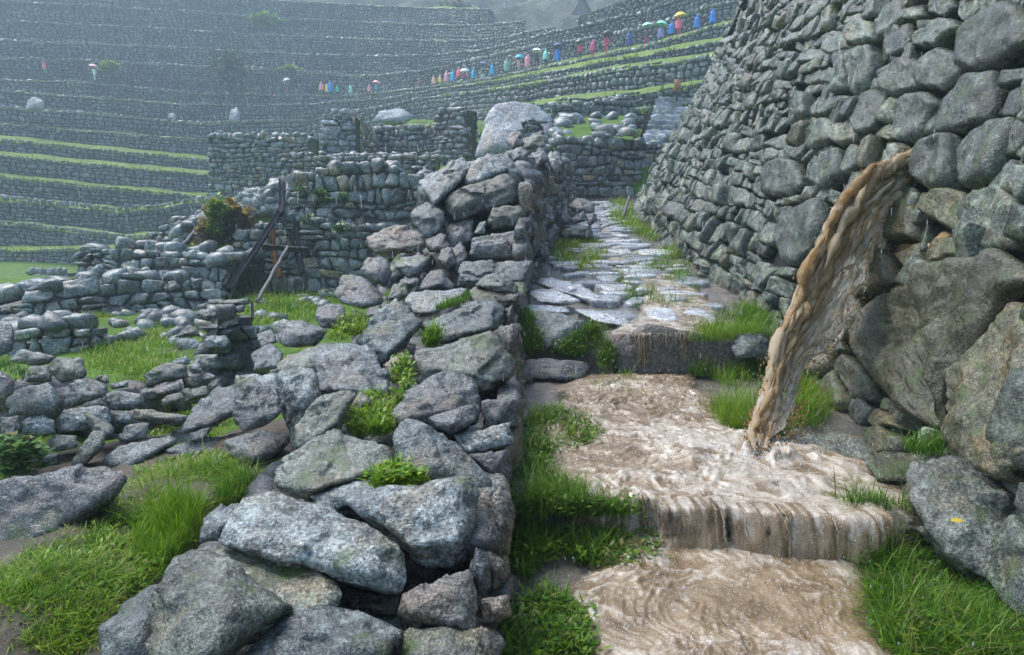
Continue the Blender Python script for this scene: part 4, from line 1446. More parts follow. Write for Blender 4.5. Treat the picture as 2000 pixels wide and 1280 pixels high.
def build_heap():
    rng = np.random.RandomState(3)
    t = empty('tumbled_wall', (-.5, 4, .2), 'collapsed dry stone wall of angular grey boulders along the path', 'wall')
    for o, kw, mt in RK:
        if kw.get('ground'):
            kw = dict(kw, D=foot_distance(o) + .12)
            kw.pop('ground')
        V, F = traced(o, rng=rng, **kw)
        if mt == 'granite':
            mt = ('granite', 'granite', 'granite_b', 'granite_c')[rng.randint(4)]
        put('boulder', mesh('boulder', V, F, float(np.clip(rng.normal(.52, .26), 0, 1))), M[mt], t)
    # packing stones under and between the boulders
    bag = Bag()
    for k in range(1250):
        y = 1.7 + 9.5 * rng.rand() ** 1.3
        fx = float(face_x(y))
        wid = .9 + .09 * y
        x = fx - .12 - wid * rng.rand()
        zc = float(ztop(y)) - float(itp(y, [2, 6, 8.2, 9], [.34, .34, .75, 1.0])) - .3 * rng.rand() - .22 * max(0, (fx - x) / wid - .5)
        s = rng.uniform(.16, .34)
        V, F = boulder(rng, s, 2)
        V = V @ rotm(*(rng.rand(3) * 6)).T
        bag.add(V + (x, y, zc), F, rng.rand())
    for k in range(70):                     # the heart of the high pile
        V, F = boulder(rng, rng.uniform(.35, .6), 2)
        bag.add(V @ rotm(*(rng.rand(3) * 6)).T + at(rng.uniform(835, 1025), rng.uniform(352, 540), rng.uniform(9.5, 10.1)), F, rng.rand() * .5)
    put('packing_stone', bag.mesh('packing_stone'), M['granite_dark'], t, kind='stuff')
    # earth deep between the boulders, its colour darkened to carry the gap shade
    ys = np.linspace(1.3, 12.5, 60)
    us = np.linspace(0, 1, 12)
    Yc, Uc = np.meshgrid(ys, us, indexing='ij')
    Xc = face_x(Yc) - .16 - (1.15 + .05 * Yc) * Uc
    Zc = ztop(Yc) - itp(Yc, [2, 6, 8, 9], [.46, .44, .72, .95]) - .35 * sstep(.6, 1, Uc) + fbm(np.stack([Xc, Yc, 0 * Xc], -1) * 3, 2, 4) * .05
    put('earth_core', mesh('earth_core', np.stack([Xc, Yc, Zc], -1).reshape(-1, 3), None, quads=grid_faces(60, 12)), M['joint'], t)
    # coursed face towards the path
    ys = np.linspace(1.4, 18.5, 60)
    Pf = np.stack([face_x(ys), ys, ztop(ys) - .06], -1)

    def fmap(u, v):
        u = np.asarray(u, float)
        x = face_x(u) - .02 - .06 * v
        slope = (face_x(u + .1) - face_x(u)) / .1
        n = np.stack([np.ones_like(u), -slope, np.full_like(u, .06)], -1)
        n /= np.linalg.norm(n, axis=-1)[..., None]
        return np.stack([x, u, zpath(np.where(u < 3.32, 3.2, u)) * 0 + itp(u, [1.4, 3.3, 6.3, 9, 18.5], [-.12, -.02, .25, .9, 2.1]) + v], -1), n
    cl = courses(1.4, 18.5, -.1, 1.9, .36, .21, rng, .2, .22, .12)
    c = cl.mean(1)
    zb = fmap(c[:, 0], c[:, 1])[0][:, 2]
    cl = cl[zb < ztop(c[:, 0]) - .10]
    V, F = stones(cl, fmap, .09, rng, n=10, rings=RINGS_HI, gap=.95, rough=.10, jit=.07)
    F = orient(V, F, np.array([1, 0, 0]))
    lay(t, V, F, [M['granite_dark'], M['granite'], M['granite_warm']], rng, 190, 9, 'face_stone', 'small_face_stone')
    # rounded rubble on the crest of the far part
    for k in range(60):
        y = rng.uniform(9.6, 18.5)
        x = float(face_x(y)) - rng.uniform(.1, .9)
        s = rng.uniform(.25, .5)
        V, F = boulder(rng, s, 2)
        V = V @ rotm(*(rng.rand(3) * 6)).T
        put('crest_stone', mesh('crest_stone', V + (x, y, float(ztop(y)) - .1 + .12 * rng.rand()), F, rng.rand()), M['granite'] if rng.rand() < .6 else M['granite_dark'], t)


build_heap()

# ------------------------------------------------------------------ path, steps


def on_path(px, py):
    """point of the path surface seen at a photo pixel"""
    d = ray(px, py)
    ys = np.concatenate([np.linspace(1.2, 3.31, 400), np.linspace(3.33, 6.27, 500), np.linspace(6.29, 24, 1500)])
    P = EYE + d * (ys / d[1])[:, None]
    k = np.argmax(P[:, 2] < zpath(ys)) if (P[:, 2] < zpath(ys)).any() else len(ys) - 1
    # march from near to far: first sample at or below the surface
    return P[k]


def build_path():
    rng = np.random.RandomState(8)
    t = empty('path', (1.3, 8, 0), 'stepped stone path climbing between the walls', 'path', kind='structure')
    # bed
    for (a, b, nm) in ((-2, 3.46, 'bed'), (3.42, 6.42, 'bed'), (6.38, 23.2, 'bed')):
        ys = np.linspace(a, b, 60)
        us = np.linspace(0, 1, 24)
        Y, U = np.meshgrid(ys, us, indexing='ij')
        x0 = face_x(Y) - .25
        x1 = np.interp(Y, _fy, _fx) + .25
        X = x0 + (x1 - x0) * U
        yy = np.clip(Y, a + .08 if a > 0 else a, b - .06)
        yy = np.minimum(yy, 3.30) if a < 0 else np.clip(yy, 3.34, 6.26) if a < 5 else yy
        Z = zpath(yy) - .045 - .45 * (Y < a + .02) * (a > 0) + fbm(np.stack([X, Y, 0 * X], -1) * 3, 3, 5) * .02
        put(nm, mesh(nm, np.stack([X, Y, Z], -1).reshape(-1, 3), None, quads=grid_faces(60, 24)), M['bed'], t)
    # paving of the upper flight

    def fmap(u, v):
        u = np.asarray(u, float); v = np.asarray(v, float)
        return np.stack([u, v, zpath(np.maximum(v, 6.3)) - .02], -1), np.broadcast_to(np.array([0, -.12, .99]), u.shape + (3,)).copy()
    cl = courses(-.1, 3.6, 6.75, 20.8, .42, .30, rng, .3, .5, .15, .45, .35)
    c = cl.mean(1)
    keep = (c[:, 0] > face_x(c[:, 1]) + .12) & (c[:, 0] < np.interp(c[:, 1], _fy, _fx) - .16) & (rng.rand(len(c)) > .10)
    keep &= ~((c[:, 1] < 8.6) & (c[:, 0] < 1.0))
    mid = itp(c[:, 1], [6, 12, 20], [1.35, 1.75, 2.6])
    keep &= (np.abs(c[:, 0] - mid) < itp(c[:, 1], [6, 10, 20], [.85, .75, .55])) | (rng.rand(len(c)) > .72)
    cl = cl[keep]
    V, F = stones(cl, fmap, .045, rng, n=12, rings=((1.0, -1.0), (1.0, .3), (.95, .8), (.75, 1.0)), gap=.88, rough=.02, jit=.10, e=2.8, pump=.3, tip=.025)
    F = orient(V, F, np.array([0, 0, 1]))
    lay(t, V, F, [M['pale'], M['pale'], M['granite']], rng, 280, 6, 'paving_stone', 'small_paving_stone')
    # long slabs and blocks that can be told apart
    slabs = [
        ([(1027, 573), (1039, 564), (1078, 561), (1140, 588), (1116, 596), (1054, 590)], dict(D=7.55, tilt=3.2, thick=.35, bulge=.03), 'pale'),
        ([(1044, 542), (1057, 538), (1122, 555), (1188, 585), (1202, 602), (1170, 600), (1108, 572), (1045, 552)], dict(D=8.0, tilt=3.0, thick=.3, bulge=.02), 'pale'),
        ([(1021, 594), (1069, 596), (1105, 600), (1110, 611), (1030, 608)], dict(D=7.0, tilt=3.0, thick=.3, bulge=.03), 'pale'),
        ([(1030, 610), (1045, 605), (1099, 614), (1158, 638), (1146, 652), (1117, 662), (1100, 678), (1063, 686), (1036, 656)], dict(D=6.55, ridge=[(1050, 622, .05), (1120, 648, .08), (1070, 676, .1)], tilt=1.0, thick=.6), 'granite'),
        ([(1115, 602), (1160, 604), (1230, 625), (1245, 640), (1170, 630)], dict(D=6.9, tilt=3, thick=.3, bulge=.02), 'pale'),
        ([(1015, 702), (1060, 698), (1148, 708), (1156, 718), (1140, 742), (1030, 742), (1015, 735)], dict(D=6.05, ridge=[(1090, 716, .06), (1090, 738, .08)], tilt=1.0, thick=.5), 'granite_dark'),
        # second step: the block the water runs over
        ([(1188, 668), (1215, 656), (1330, 664), (1445, 668), (1480, 676), (1478, 735), (1330, 740), (1195, 735)], dict(D=6.28, ridge=[(1200, 676, .03), (1330, 676, .04), (1470, 682, .03), (1330, 732, .04)], tilt=.25, thick=.35, a=.5, p=50), 'granite_warm'),
        ([(1425, 664), (1450, 650), (1500, 652), (1512, 662), (1505, 700), (1440, 700)], dict(D=6.2, tilt=.8, thick=.6), 'granite'),
        # first step
        ([(1178, 1008), (1200, 996), (1330, 1000), (1345, 1010), (1345, 1075), (1190, 1078)], dict(D=3.40, ridge=[(1195, 1012, .03), (1330, 1014, .03), (1260, 1066, .04)], tilt=.25, thick=.45, a=.5, p=50), 'granite_dark'),
        ([(1340, 1006), (1480, 1008), (1490, 1015), (1490, 1085), (1345, 1085)], dict(D=3.31, ridge=[(1350, 1020, .03), (1480, 1022, .03), (1410, 1078, .04)], tilt=.25, thick=.45, a=.5, p=50), 'granite_dark'),
        ([(1485, 1004), (1600, 1006), (1640, 1014), (1630, 1085), (1560, 1112), (1490, 1100)], dict(D=3.22, ridge=[(1500, 1020, .03), (1620, 1024, .03)], tilt=.25, thick=.45, a=.5, p=50), 'granite_warm'),
        ([(1040, 1004), (1120, 990), (1182, 1000), (1186, 1060), (1060, 1060)], dict(D=3.46, tilt=.25, thick=.45, a=.5), 'granite_dark'),
        ([(1045, 900), (1065, 892), (1145, 905), (1150, 930), (1080, 925)], dict(D=4.05, tilt=1.3, thick=.5), 'granite_dark'),
        ([(1155, 935), (1180, 920), (1215, 925), (1205, 952), (1165, 955)], dict(D=3.85, tilt=1.0, thick=.6), 'granite'),
        # bank stones along the foot of the great wall
        ([(1530, 880), (1560, 850), (1640, 840), (1690, 860), (1700, 900), (1640, 930), (1560, 915)], dict(D=4.15, tilt=1.9, thick=.5, bulge=.05), 'granite_b'),
        ([(1690, 905), (1720, 880), (1800, 880), (1830, 920), (1780, 945), (1720, 940)], dict(D=3.75, tilt=1.4, thick=.6, bulge=.1), 'wall_brown'),
    ]
    for o, kw, mt in slabs:
        V, F = traced(o, rng=rng, **kw)
        put('step_stone', mesh('step_stone', V, F, float(np.clip(rng.normal(.5 if mt not in ('granite_dark', 'granite_warm') else .15, .12), 0, 1))), M[mt], t)
    return t


path = build_path()

# the sloping rock at the foot of the wall, lower right
rngk = np.random.RandomState(44)
V, F = traced([(1770, 930), (1798, 892), (1850, 896), (1905, 914), (2000, 962), (2070, 1010), (2080, 1190), (1990, 1170), (1930, 1125), (1870, 1095), (1820, 1045), (1785, 985)], D=3.05,
              ridge=[(1800, 960, .04), (1880, 1020, .14), (1990, 1100, .22), (2040, 1150, .2)], a=1.6, tilt=1.0, thick=.6, lvl=5, rng=rngk)
put('boulder', mesh('boulder', V, F, .5), M['granite_b'], None, 'wet ribbed boulder with a yellow leaf at the foot of the leaning wall', 'boulder')
# dark cracked block in the grass on the left
V, F = traced([(-40, 945), (0, 938), (60, 928), (132, 924), (228, 912), (248, 936), (224, 968), (192, 992), (120, 1032), (80, 1056), (48, 1108), (-40, 1140)], D=3.25,
              ridge=[(60, 945, .02), (215, 930, .03), (60, 1060, .10), (170, 990, .08)], tilt=.55, thick=.45, lvl=5, rng=rngk)
put('boulder', mesh('boulder', V, F, .5), M['granite_dark'], None, 'long dark cracked block lying in the grass at the left edge', 'boulder')

# ------------------------------------------------------------------ walls and ruins of the middle distance


def ruin_wall(name, pts, label, mw, mh, mats, rng, cap=150, dep=None, thick=.7, n=9, minpx=9, crest=.0, lean=.06, hole=None, wob=.22, cat='wall', parent=None, group=None, rough=.12):
    """a free-standing wall seen between (px, top py, bottom py, distance) stations"""
    a = np.array(pts, float)
    top = at(a[:, 0], a[:, 1], a[:, 3])
    bot = at(a[:, 0], a[:, 2], a[:, 3])
    L = np.concatenate([[0], np.cumsum(np.linalg.norm(np.diff(top[:, :2], axis=0), axis=1))])
    zt = lambda u: np.interp(u, L, top[:, 2])
    zb = lambda u: np.interp(u, L, bot[:, 2])
    tx, ty = np.gradient(top[:, 0], L), np.gradient(top[:, 1], L)
    l = np.hypot(tx, ty)
    nx, ny = ty / l, -tx / l
    # face the camera
    sgn = np.sign(-(nx * top[:, 0] + ny * top[:, 1]).mean()) or 1.0
    nx, ny = nx * sgn, ny * sgn
    z0, z1 = bot[:, 2].min() - .15, top[:, 2].max()

    def f(u, v):
        u = np.asarray(u, float); v = np.asarray(v, float)
        p, q = np.interp(u, L, nx), np.interp(u, L, ny)
        nn = np.stack([p, q, np.full_like(p, lean)], -1)
        nn /= np.linalg.norm(nn, axis=-1)[..., None]
        return np.stack([np.interp(u, L, top[:, 0]) - p * lean * (v - z0), np.interp(u, L, top[:, 1]) - q * lean * (v - z0), v], -1), nn
    cl = courses(0, L[-1], z0, z1 + mh, mw, mh, rng, wob, .22, .14)
    c = cl.mean(1)
    ok = (c[:, 1] < zt(c[:, 0]) + .1 * mh) & (c[:, 1] > zb(c[:, 0]) - mh) & (c[:, 0] > -mw * .2) & (c[:, 0] < L[-1] + mw * .2)
    if hole is not None:
        P = f(c[:, 0], c[:, 1])[0]
        hx, hy, _ = project(P)
        for (x0, y0, x1, y1) in hole:
            ok &= ~((hx > x0) & (hx < x1) & (hy > y0) & (hy < y1))
    cl = cl[ok]
    t = parent or empty(name, [top[:, 0].mean(), top[:, 1].mean(), bot[:, 2].min()], label, cat, group=group)
    V, F = stones(cl, f, dep or mh * .42, rng, n=n, rings=RINGS_HI if n > 8 else RINGS_LO, gap=.96, rough=rough, jit=.09, e=4.0, pump=.5, tip=.2)
    F = orient(V, F, f(cl[:1, :, 0].mean(1), cl[:1, :, 1].mean(1))[1][0])
    lay(t, V, F, mats, rng, cap, minpx)
    # solid core
    us = np.linspace(0, L[-1], 40)
    ztop_ = zt(us) - mh * .8
    fr0, nn = f(us, np.full(40, z0 - .3))
    fr1, _ = f(us, ztop_)
    bk1 = fr1 - nn * np.array([1, 1, 0]) * thick
    bk0 = fr0 - nn * np.array([1, 1, 0]) * thick
    C = np.stack([fr0, fr1, bk1, bk0], 1)
    q = grid_faces(40, 4).tolist()
    nC = len(C.reshape(-1, 3))
    q += [[0, 1, 2, 3], [nC - 4, nC - 3, nC - 2, nC - 1]]
    put('core', mesh('core', C.reshape(-1, 3), None, quads=q, smooth=False), M['granite_dark'], t)
    # loose stones along the crest
    ncr = int(L[-1] / mw * 1.6)
    if crest > 0:
        bag = Bag()
        for k in range(int(ncr * 1.5)):
            u = rng.rand() * L[-1]
            p, nn = f(np.array(u), np.array(zt(u)))
            s = crest * rng.uniform(.6, 1.35)
            Vb, Fb = boulder(rng, s, 2, flat=(1.15, 1, .75))
            Vb = Vb @ rotm(rng.normal() * .3, rng.normal() * .3, rng.rand() * 6).T
            q_ = p - nn * np.array([1, 1, 0]) * rng.uniform(.0, thick) + np.array([0, 0, rng.uniform(-.25, .2) * crest])
            if k < ncr and s / p[1] * FPX > 11:
                put('crest_stone', mesh('crest_stone', Vb + q_, Fb, rng.rand()), mats[0], t)
            else:
                bag.add(Vb + q_, Fb, rng.rand())
        if bag.n:
            put('small_crest_stone', bag.mesh('small_crest_stone'), mats[0], t, kind='stuff')
    return t


rw = np.random.RandomState(31)
RM = [M['ruin'], M['ruin'], M['ruin_tan']]

# two-level rubble wall with the timber shoring in front
ruin_wall('ruin_wall', [(556, 352, 450, 18.8), (600, 338, 450, 18.6), (650, 328, 450, 18.5), (720, 324, 455, 18.4), (790, 328, 460, 18.3), (850, 345, 470, 18.2)],
          'high wall of rounded rubble stones behind the timber props', .36, .27, RM, rw, 230, thick=1.0, crest=.34, n=11, hole=None)
ruin_wall('ruin_wall', [(448, 470, 560, 18.0), (520, 428, 556, 17.7), (580, 425, 562, 17.4), (640, 440, 560, 17.3), (720, 448, 556, 17.2), (810, 458, 552, 17.0)],
          'lower stepped rubble wall holding the wooden shoring', .37, .26, [M['ruin'], M['ruin_tan'], M['granite_warm']], rw, 210, thick=1.3, crest=.34, n=11, hole=[(447, 478, 466, 535)])
# collapsed rubble slope with the bush
ruin_wall('ruin_wall', [(262, 462, 520, 21.5), (310, 425, 515, 21), (370, 398, 510, 20.5), (430, 384, 505, 20), (500, 376, 500, 19.6), (552, 372, 470, 19.2)],
          'crumbling rubble bank below the lime green bush', .36, .24, [M['ruin']], rw, 150, thick=2.0, crest=.40, n=9, lean=.5)
ruin_wall('ruin_wall', [(128, 492, 585, 16.4), (200, 486, 580, 16.2), (280, 492, 570, 16.0), (360, 500, 562, 15.8), (440, 508, 560, 15.6)],
          'long low rubble wall beyond the grassy courtyard', .35, .24, [M['ruin']], rw, 230, thick=1.4, crest=.42, n=9, lean=.35)
ruin_wall('ruin_wall', [(-40, 590, 640, 12.2), (60, 566, 622, 12.6), (140, 548, 612, 13.0), (230, 540, 602, 13.4), (330, 548, 596, 13.8), (420, 560, 590, 14.2)],
          'ruined low wall running above the bright grass strip', .34, .24, [M['ruin']], rw, 190, thick=1.4, crest=.40, n=9, lean=.35)
ruin_wall('ruin_wall', [(30, 652, 700, 9.2), (100, 646, 704, 9.4), (170, 640, 700, 9.6), (215, 634, 690, 9.9)],
          'short neat stone wall at the corner of the grassy courtyard', .30, .19, [M['ruin']], rw, 130, thick=.9, crest=.34, n=10)
ruin_wall('ruin_wall', [(52, 528, 556, 44), (130, 526, 556, 43)], 'tiny far stone wall in the green field at the left', .5, .34, [M['terrace']], rw, 40, thick=1, n=8)
# stub wall ending in flat slabs
ruin_wall('ruin_wall', [(366, 735, 800, 7.0), (396, 690, 795, 7.05), (408, 640, 790, 7.1), (430, 600, 785, 7.15), (494, 594, 770, 7.35)],
          'broken stub of wall topped with flat slabs', .33, .19, [M['granite'], M['granite_dark']], rw, 120, thick=.35, n=12, crest=0)

# the roofless ruin
ruin_wall('ruin_house_wall', [(405, 262, 398, 36), (500, 264, 396, 35.5), (604, 262, 390, 35)], 'blank house wall with one small dark niche', .42, .26, RM, rw, 170, thick=.9, n=8, minpx=7, crest=.3, hole=[(487, 276, 497, 298)])
ruin_wall('ruin_house_wall', [(628, 222, 312, 30), (650, 216, 312, 30), (690, 218, 312, 30)], 'pale stepped pier at the end of the roofless house', .46, .22, [M['outcrop'], M['ruin']], rw, 90, thick=1.0, n=8, minpx=7, lean=.12)
ruin_wall('ruin_house_wall', [(690, 220, 312, 31.0), (701, 226, 310, 32.4), (713, 236, 308, 34.2), (724, 246, 306, 36)], 'tan inner gable wall of the roofless house with a niche', .40, .25, [M['ruin_tan']], rw, 110, thick=.3, n=8, minpx=6, hole=[(694, 268, 700, 296)])
ruin_wall('ruin_house_wall', [(722, 244, 318, 36), (780, 244, 318, 35.4), (850, 238, 318, 35)], 'dim back wall of the roofless house', .40, .25, [M['ruin'], M['ruin_tan'], M['ruin_tan']], rw, 150, thick=.9, n=8, minpx=7)
ruin_wall('ruin_house_wall', [(848, 216, 318, 33.5), (880, 206, 318, 33), (908, 206, 318, 32.6)], 'tall end pier between the roofless house and the pale boulder', .44, .22, [M['ruin']], rw, 120, thick=.9, n=8, minpx=7)
ruin_wall('ruin_house_wall', [(910, 212, 318, 34.2), (922, 222, 315, 35.4), (934, 240, 312, 37)], 'receding shadowed wall beside the pale boulder', .42, .24, [M['ruin']], rw, 80, thick=.12, n=8, minpx=6)
ruin_wall('ruin_house_wall', [(548, 302, 350, 27), (640, 300, 350, 26.6), (740, 301, 350, 26.2), (850, 304, 350, 26)], 'low tan front wall of the roofless house', .38, .22, [M['ruin'], M['ruin_tan'], M['ruin_tan']], rw, 230, thick=.9, n=8, minpx=8, crest=.26)

# head of the path
ruin_wall('ruin_wall', [(1082, 292, 372, 21.8), (1110, 276, 372, 22.2), (1170, 270, 374, 22.6), (1215, 268, 376, 23.0), (1262, 276, 376, 23.4), (1300, 284, 376, 23.8)], 'tidy fieldstone wall closing the head of the path', .40, .27, RM, rw, 150, thick=1.0, n=11, crest=.38)
ruin_wall('ruin_wall', [(1078, 205, 268, 33), (1130, 204, 262, 33), (1180, 196, 258, 33.4), (1238, 186, 262, 34)], 'rough wall above the bright grass patch beside the stair', .46, .32, RM, rw, 130, thick=1.0, n=8, minpx=8, crest=.4)

# grass patch on the slope between those two walls
a_ = np.linspace(0, 1, 24)
U_, V_ = np.meshgrid(np.linspace(1085, 1236, 24), a_, indexing='ij')
S_ = at(U_, itp(V_, [0, 1], [272, 228]), itp(V_, [0, 1], [22.9, 32.8]))
S_[..., 2] += fbm(S_ * 1.2, 3, 3) * .15
put('grass_bank', mesh('grass_bank', S_.reshape(-1, 3), None, quads=grid_faces(24, 24)), M['ground'], None, 'bright grass bank above the fieldstone wall at the path head', 'grass bank', kind='structure')

# stair climbing behind the great wall
st = empty('stone_stair', at(1262, 300, 24.0), 'narrow stone stair climbing behind the leaning wall', 'stair')
for k in range(13):
    f = k / 12
    D = 24.2 + 9.5 * f
    c0 = at(1245 + 38 * f, 298 - 108 * f, D)
    w, dpt, hh = 2.2, 1.15, .75
    nrs = 14
    xs = np.linspace(0, w, nrs)
    prof = np.array([(0, -hh), (0, -.05), (.04, 0), (dpt, .0), (dpt, -hh)])
    Vv = np.stack([np.stack([c0[0] + xs, c0[1] + p[0] + .05 * rw.normal(size=nrs), c0[2] + p[1] + .03 * rw.normal(size=nrs)], -1) for p in prof], 1)
    put('step', mesh('step', Vv.reshape(-1, 3), None, rw.rand(), quads=grid_faces(nrs, 5), smooth=False), M['pale'] if k % 3 else M['ruin'], st)

# pale outcrop boulder and the masonry bonded to it
V, F = traced([(922, 318), (936, 272), (950, 225), (970, 203), (1010, 196), (1050, 206), (1080, 228), (1086, 258), (1080, 300), (1000, 325)], D=27.5, ridge=[(1000, 222, .05), (960, 280, .2), (1040, 290, .2)], tilt=.6, thick=.8, lvl=5, rng=rw, a=.45, p=30)
put('boulder', mesh('boulder', V, F, .62), M['outcrop'], None, 'huge pale rounded outcrop boulder behind the tumbled wall', 'boulder')
ruin_wall('ruin_wall', [(1018, 230, 300, 25.6), (1048, 226, 300, 25.4), (1062, 240, 300, 25.4)], 'little patch of coursed masonry built against the pale boulder', .40, .20, [M['ruin']], rw, 60, thick=.6, n=8, minpx=7)
for o, D, lab in (([(50, 218), (52, 196), (68, 190), (86, 196), (88, 216)], 66, 'pale boulder set in the terrace wall at the far left'),
                  ([(445, 238), (452, 214), (462, 208), (470, 220), (468, 242)], 73, 'upright pale rock in the terraces left of the ruin'),
                  ([(326, 232), (330, 222), (342, 222), (344, 234)], 71.5, 'small whitish rock in the far terrace wall'),
                  ([(720, 238), (742, 218), (790, 212), (812, 230), (790, 246)], 44, 'grey rock rising behind the roofless house'),
                  ([(1184, 34), (1192, 6), (1206, 4), (1200, 34)], 74, 'dark leaning rock on the misty ridge beside the hut')):
    V, F = traced(o, D=D, tilt=.4, thick=.7, lvl=3, rng=rw)
    put('boulder', mesh('boulder', V, F, .6), M['outcrop'] if 'dark' not in lab else M['granite_dark'], None, lab, 'boulder')

# ------------------------------------------------------------------ small wall in the left foreground
SW = [
    ([(13, 785), (26, 765), (96, 744), (114, 772), (112, 796), (78, 809), (16, 811)], 4.75), ([(125, 772), (135, 752), (177, 739), (213, 749), (208, 772), (161, 788), (127, 796)], 4.9),
    ([(99, 710), (114, 697), (161, 697), (172, 726), (166, 736), (122, 749), (101, 731)], 5.05), ([(117, 809), (122, 798), (187, 791), (216, 798), (216, 830), (166, 840), (120, 843)], 4.75),
    ([(39, 830), (55, 814), (83, 811), (107, 822), (107, 848), (44, 850)], 4.65), ([(203, 783), (224, 762), (276, 770), (283, 788), (255, 801), (216, 801)], 5.0),
    ([(91, 861), (109, 848), (151, 850), (153, 874), (112, 882), (94, 879)], 4.6), ([(221, 809), (250, 801), (257, 819), (247, 830), (221, 827)], 4.85),
    ([(257, 796), (312, 804), (369, 814), (361, 824), (291, 824), (260, 819)], 4.9), ([(229, 858), (247, 830), (291, 824), (286, 856), (247, 869)], 4.6),
    ([(135, 910), (161, 871), (182, 843), (208, 843), (205, 869), (166, 910)], 4.3), ([(44, 889), (78, 879), (117, 887), (114, 908), (47, 908)], 4.5),
    ([(-30, 627), (21, 627), (30, 645), (29, 684), (-30, 712)], 4.6), ([(13, 705), (42, 681), (83, 692), (112, 697), (99, 710), (65, 713)], 5.4),
    ([(55, 720), (96, 713), (101, 731), (99, 746), (52, 746)], 5.15), ([(281, 736), (307, 715), (328, 707), (364, 713), (369, 736), (312, 749), (291, 752)], 5.9),
    ([(333, 707), (364, 694), (374, 710), (341, 715)], 6.1), ([(283, 767), (299, 757), (351, 744), (356, 762), (333, 772), (286, 783)], 5.6),
    ([(312, 785), (325, 772), (356, 765), (361, 780), (317, 796)], 5.3), ([(367, 720), (372, 707), (390, 702), (395, 726), (377, 731)], 6.3),
    ([(374, 700), (385, 692), (426, 692), (424, 720), (398, 726)], 6.45), ([(356, 739), (377, 733), (382, 754), (359, 759)], 6.0), ([(380, 739), (406, 728), (426, 736), (385, 752)], 6.3),
    ([(356, 767), (400, 752), (411, 772), (364, 785)], 5.8), ([(406, 752), (426, 741), (429, 759), (408, 765)], 6.2),
    ([(404, 592), (406, 585), (489, 584), (487, 594), (442, 598)], 7.35), ([(426, 603), (432, 596), (482, 595), (477, 609), (442, 614)], 7.3), ([(377, 609), (416, 601), (429, 619), (406, 626), (385, 622)], 7.2),
    ([(429, 631), (442, 616), (468, 614), (466, 634), (437, 642)], 7.2), ([(397, 664), (405, 655), (440, 655), (452, 668), (440, 680), (405, 680)], 6.9),
    ([(340, 660), (368, 634), (385, 640), (392, 656)], 7.4), ([(406, 630), (428, 634), (424, 660), (404, 655)], 7.1),
    ([(-20, 740), (0, 736), (30, 742), (26, 770), (-10, 790)], 4.5), ([(0, 815), (38, 812), (40, 840), (4, 846)], 4.6), ([(10, 840), (30, 832), (34, 852), (12, 856)], 4.5),
    ([(160, 800), (208, 838), (222, 832), (228, 856), (190, 862)], 4.6), ([(185, 738), (210, 730), (214, 748), (200, 752)], 5.2), ([(214, 750), (252, 744), (252, 756), (216, 760)], 5.5),
]


def build_left_wall():
    rng = np.random.RandomState(12)
    t = empty('low_wall', (-3.6, 5, -.1), 'low wall of big rounded blocks at the left edge, ending by the courtyard', 'wall')
    for k, (o, D) in enumerate(SW):
        V, F = traced(o, D=D, rng=rng, tilt=.5, thick=.7, bulge=.2, lvl=4)
        put('stone', mesh('stone', V, F, float(np.clip(rng.normal(.6, .2), 0, 1))), M[('granite', 'granite_b', 'granite_c', 'granite_dark')[rng.randint(4)]], t)
    bag = Bag()
    for k in range(420):
        f = rng.rand()
        px, D = itp(f, [0, .5, 1], [-60, 230, 440]), itp(f, [0, .5, 1], [4.9, 5.3, 7.2])
        p = at(px, itp(f, [0, .3, .5, .75, 1], [750, 760, 800, 760, 700]), D + .25)
        q = p + np.array([rng.normal() * .12, rng.uniform(.0, .35), -rng.uniform(.05, .75)])
        V, F = boulder(rng, rng.uniform(.18, .34), 2)
        bag.add(V @ rotm(*(rng.rand(3) * 6)).T + q, F, rng.rand())
    put('packing_stone', bag.mesh('packing_stone'), M['granite_dark'], t, kind='stuff')
    # low bank of boulders that joins it to the heap
    for o, D in (([(380, 790), (430, 752), (462, 745), (470, 800), (420, 830), (350, 850)], 4.6), ([(200, 905), (230, 875), (330, 850), (350, 862), (300, 890), (240, 915)], 4.1),
                 ([(330, 850), (380, 815), (420, 830), (400, 860), (340, 872)], 4.2), ([(325, 880), (380, 858), (440, 850), (430, 880), (350, 895)], 3.9),
                 ([(440, 930), (475, 918), (520, 925), (510, 945), (450, 945)], 3.35), ([(490, 690), (530, 668), (556, 690), (540, 720), (500, 725)], 5.6), ([(500, 655), (530, 640), (540, 668), (512, 680)], 6.2)):
        D = max(D, min(foot_distance(o) + .1, D + .9)) if D < 4.4 else D
        V, F = traced(o, D=D, rng=rng, tilt=1.2, thick=.6, bulge=.1, lvl=4)
        put('boulder', mesh('boulder', V, F, float(np.clip(rng.normal(.55, .2), 0, 1))), M['granite'], t)


build_left_wall()


def ground_at(px, py, far=40.0, lift=0.0):
    """where the ray through a photo pixel meets the ground"""
    d = ray(px, py)
    d = d / d[1]
    ys = np.linspace(1.0, far, 1600)
    P = EYE + d * ys[:, None]
    h = P[:, 2] < G(P[:, 0], P[:, 1]) + lift
    return P[np.argmax(h)] if h.any() else None


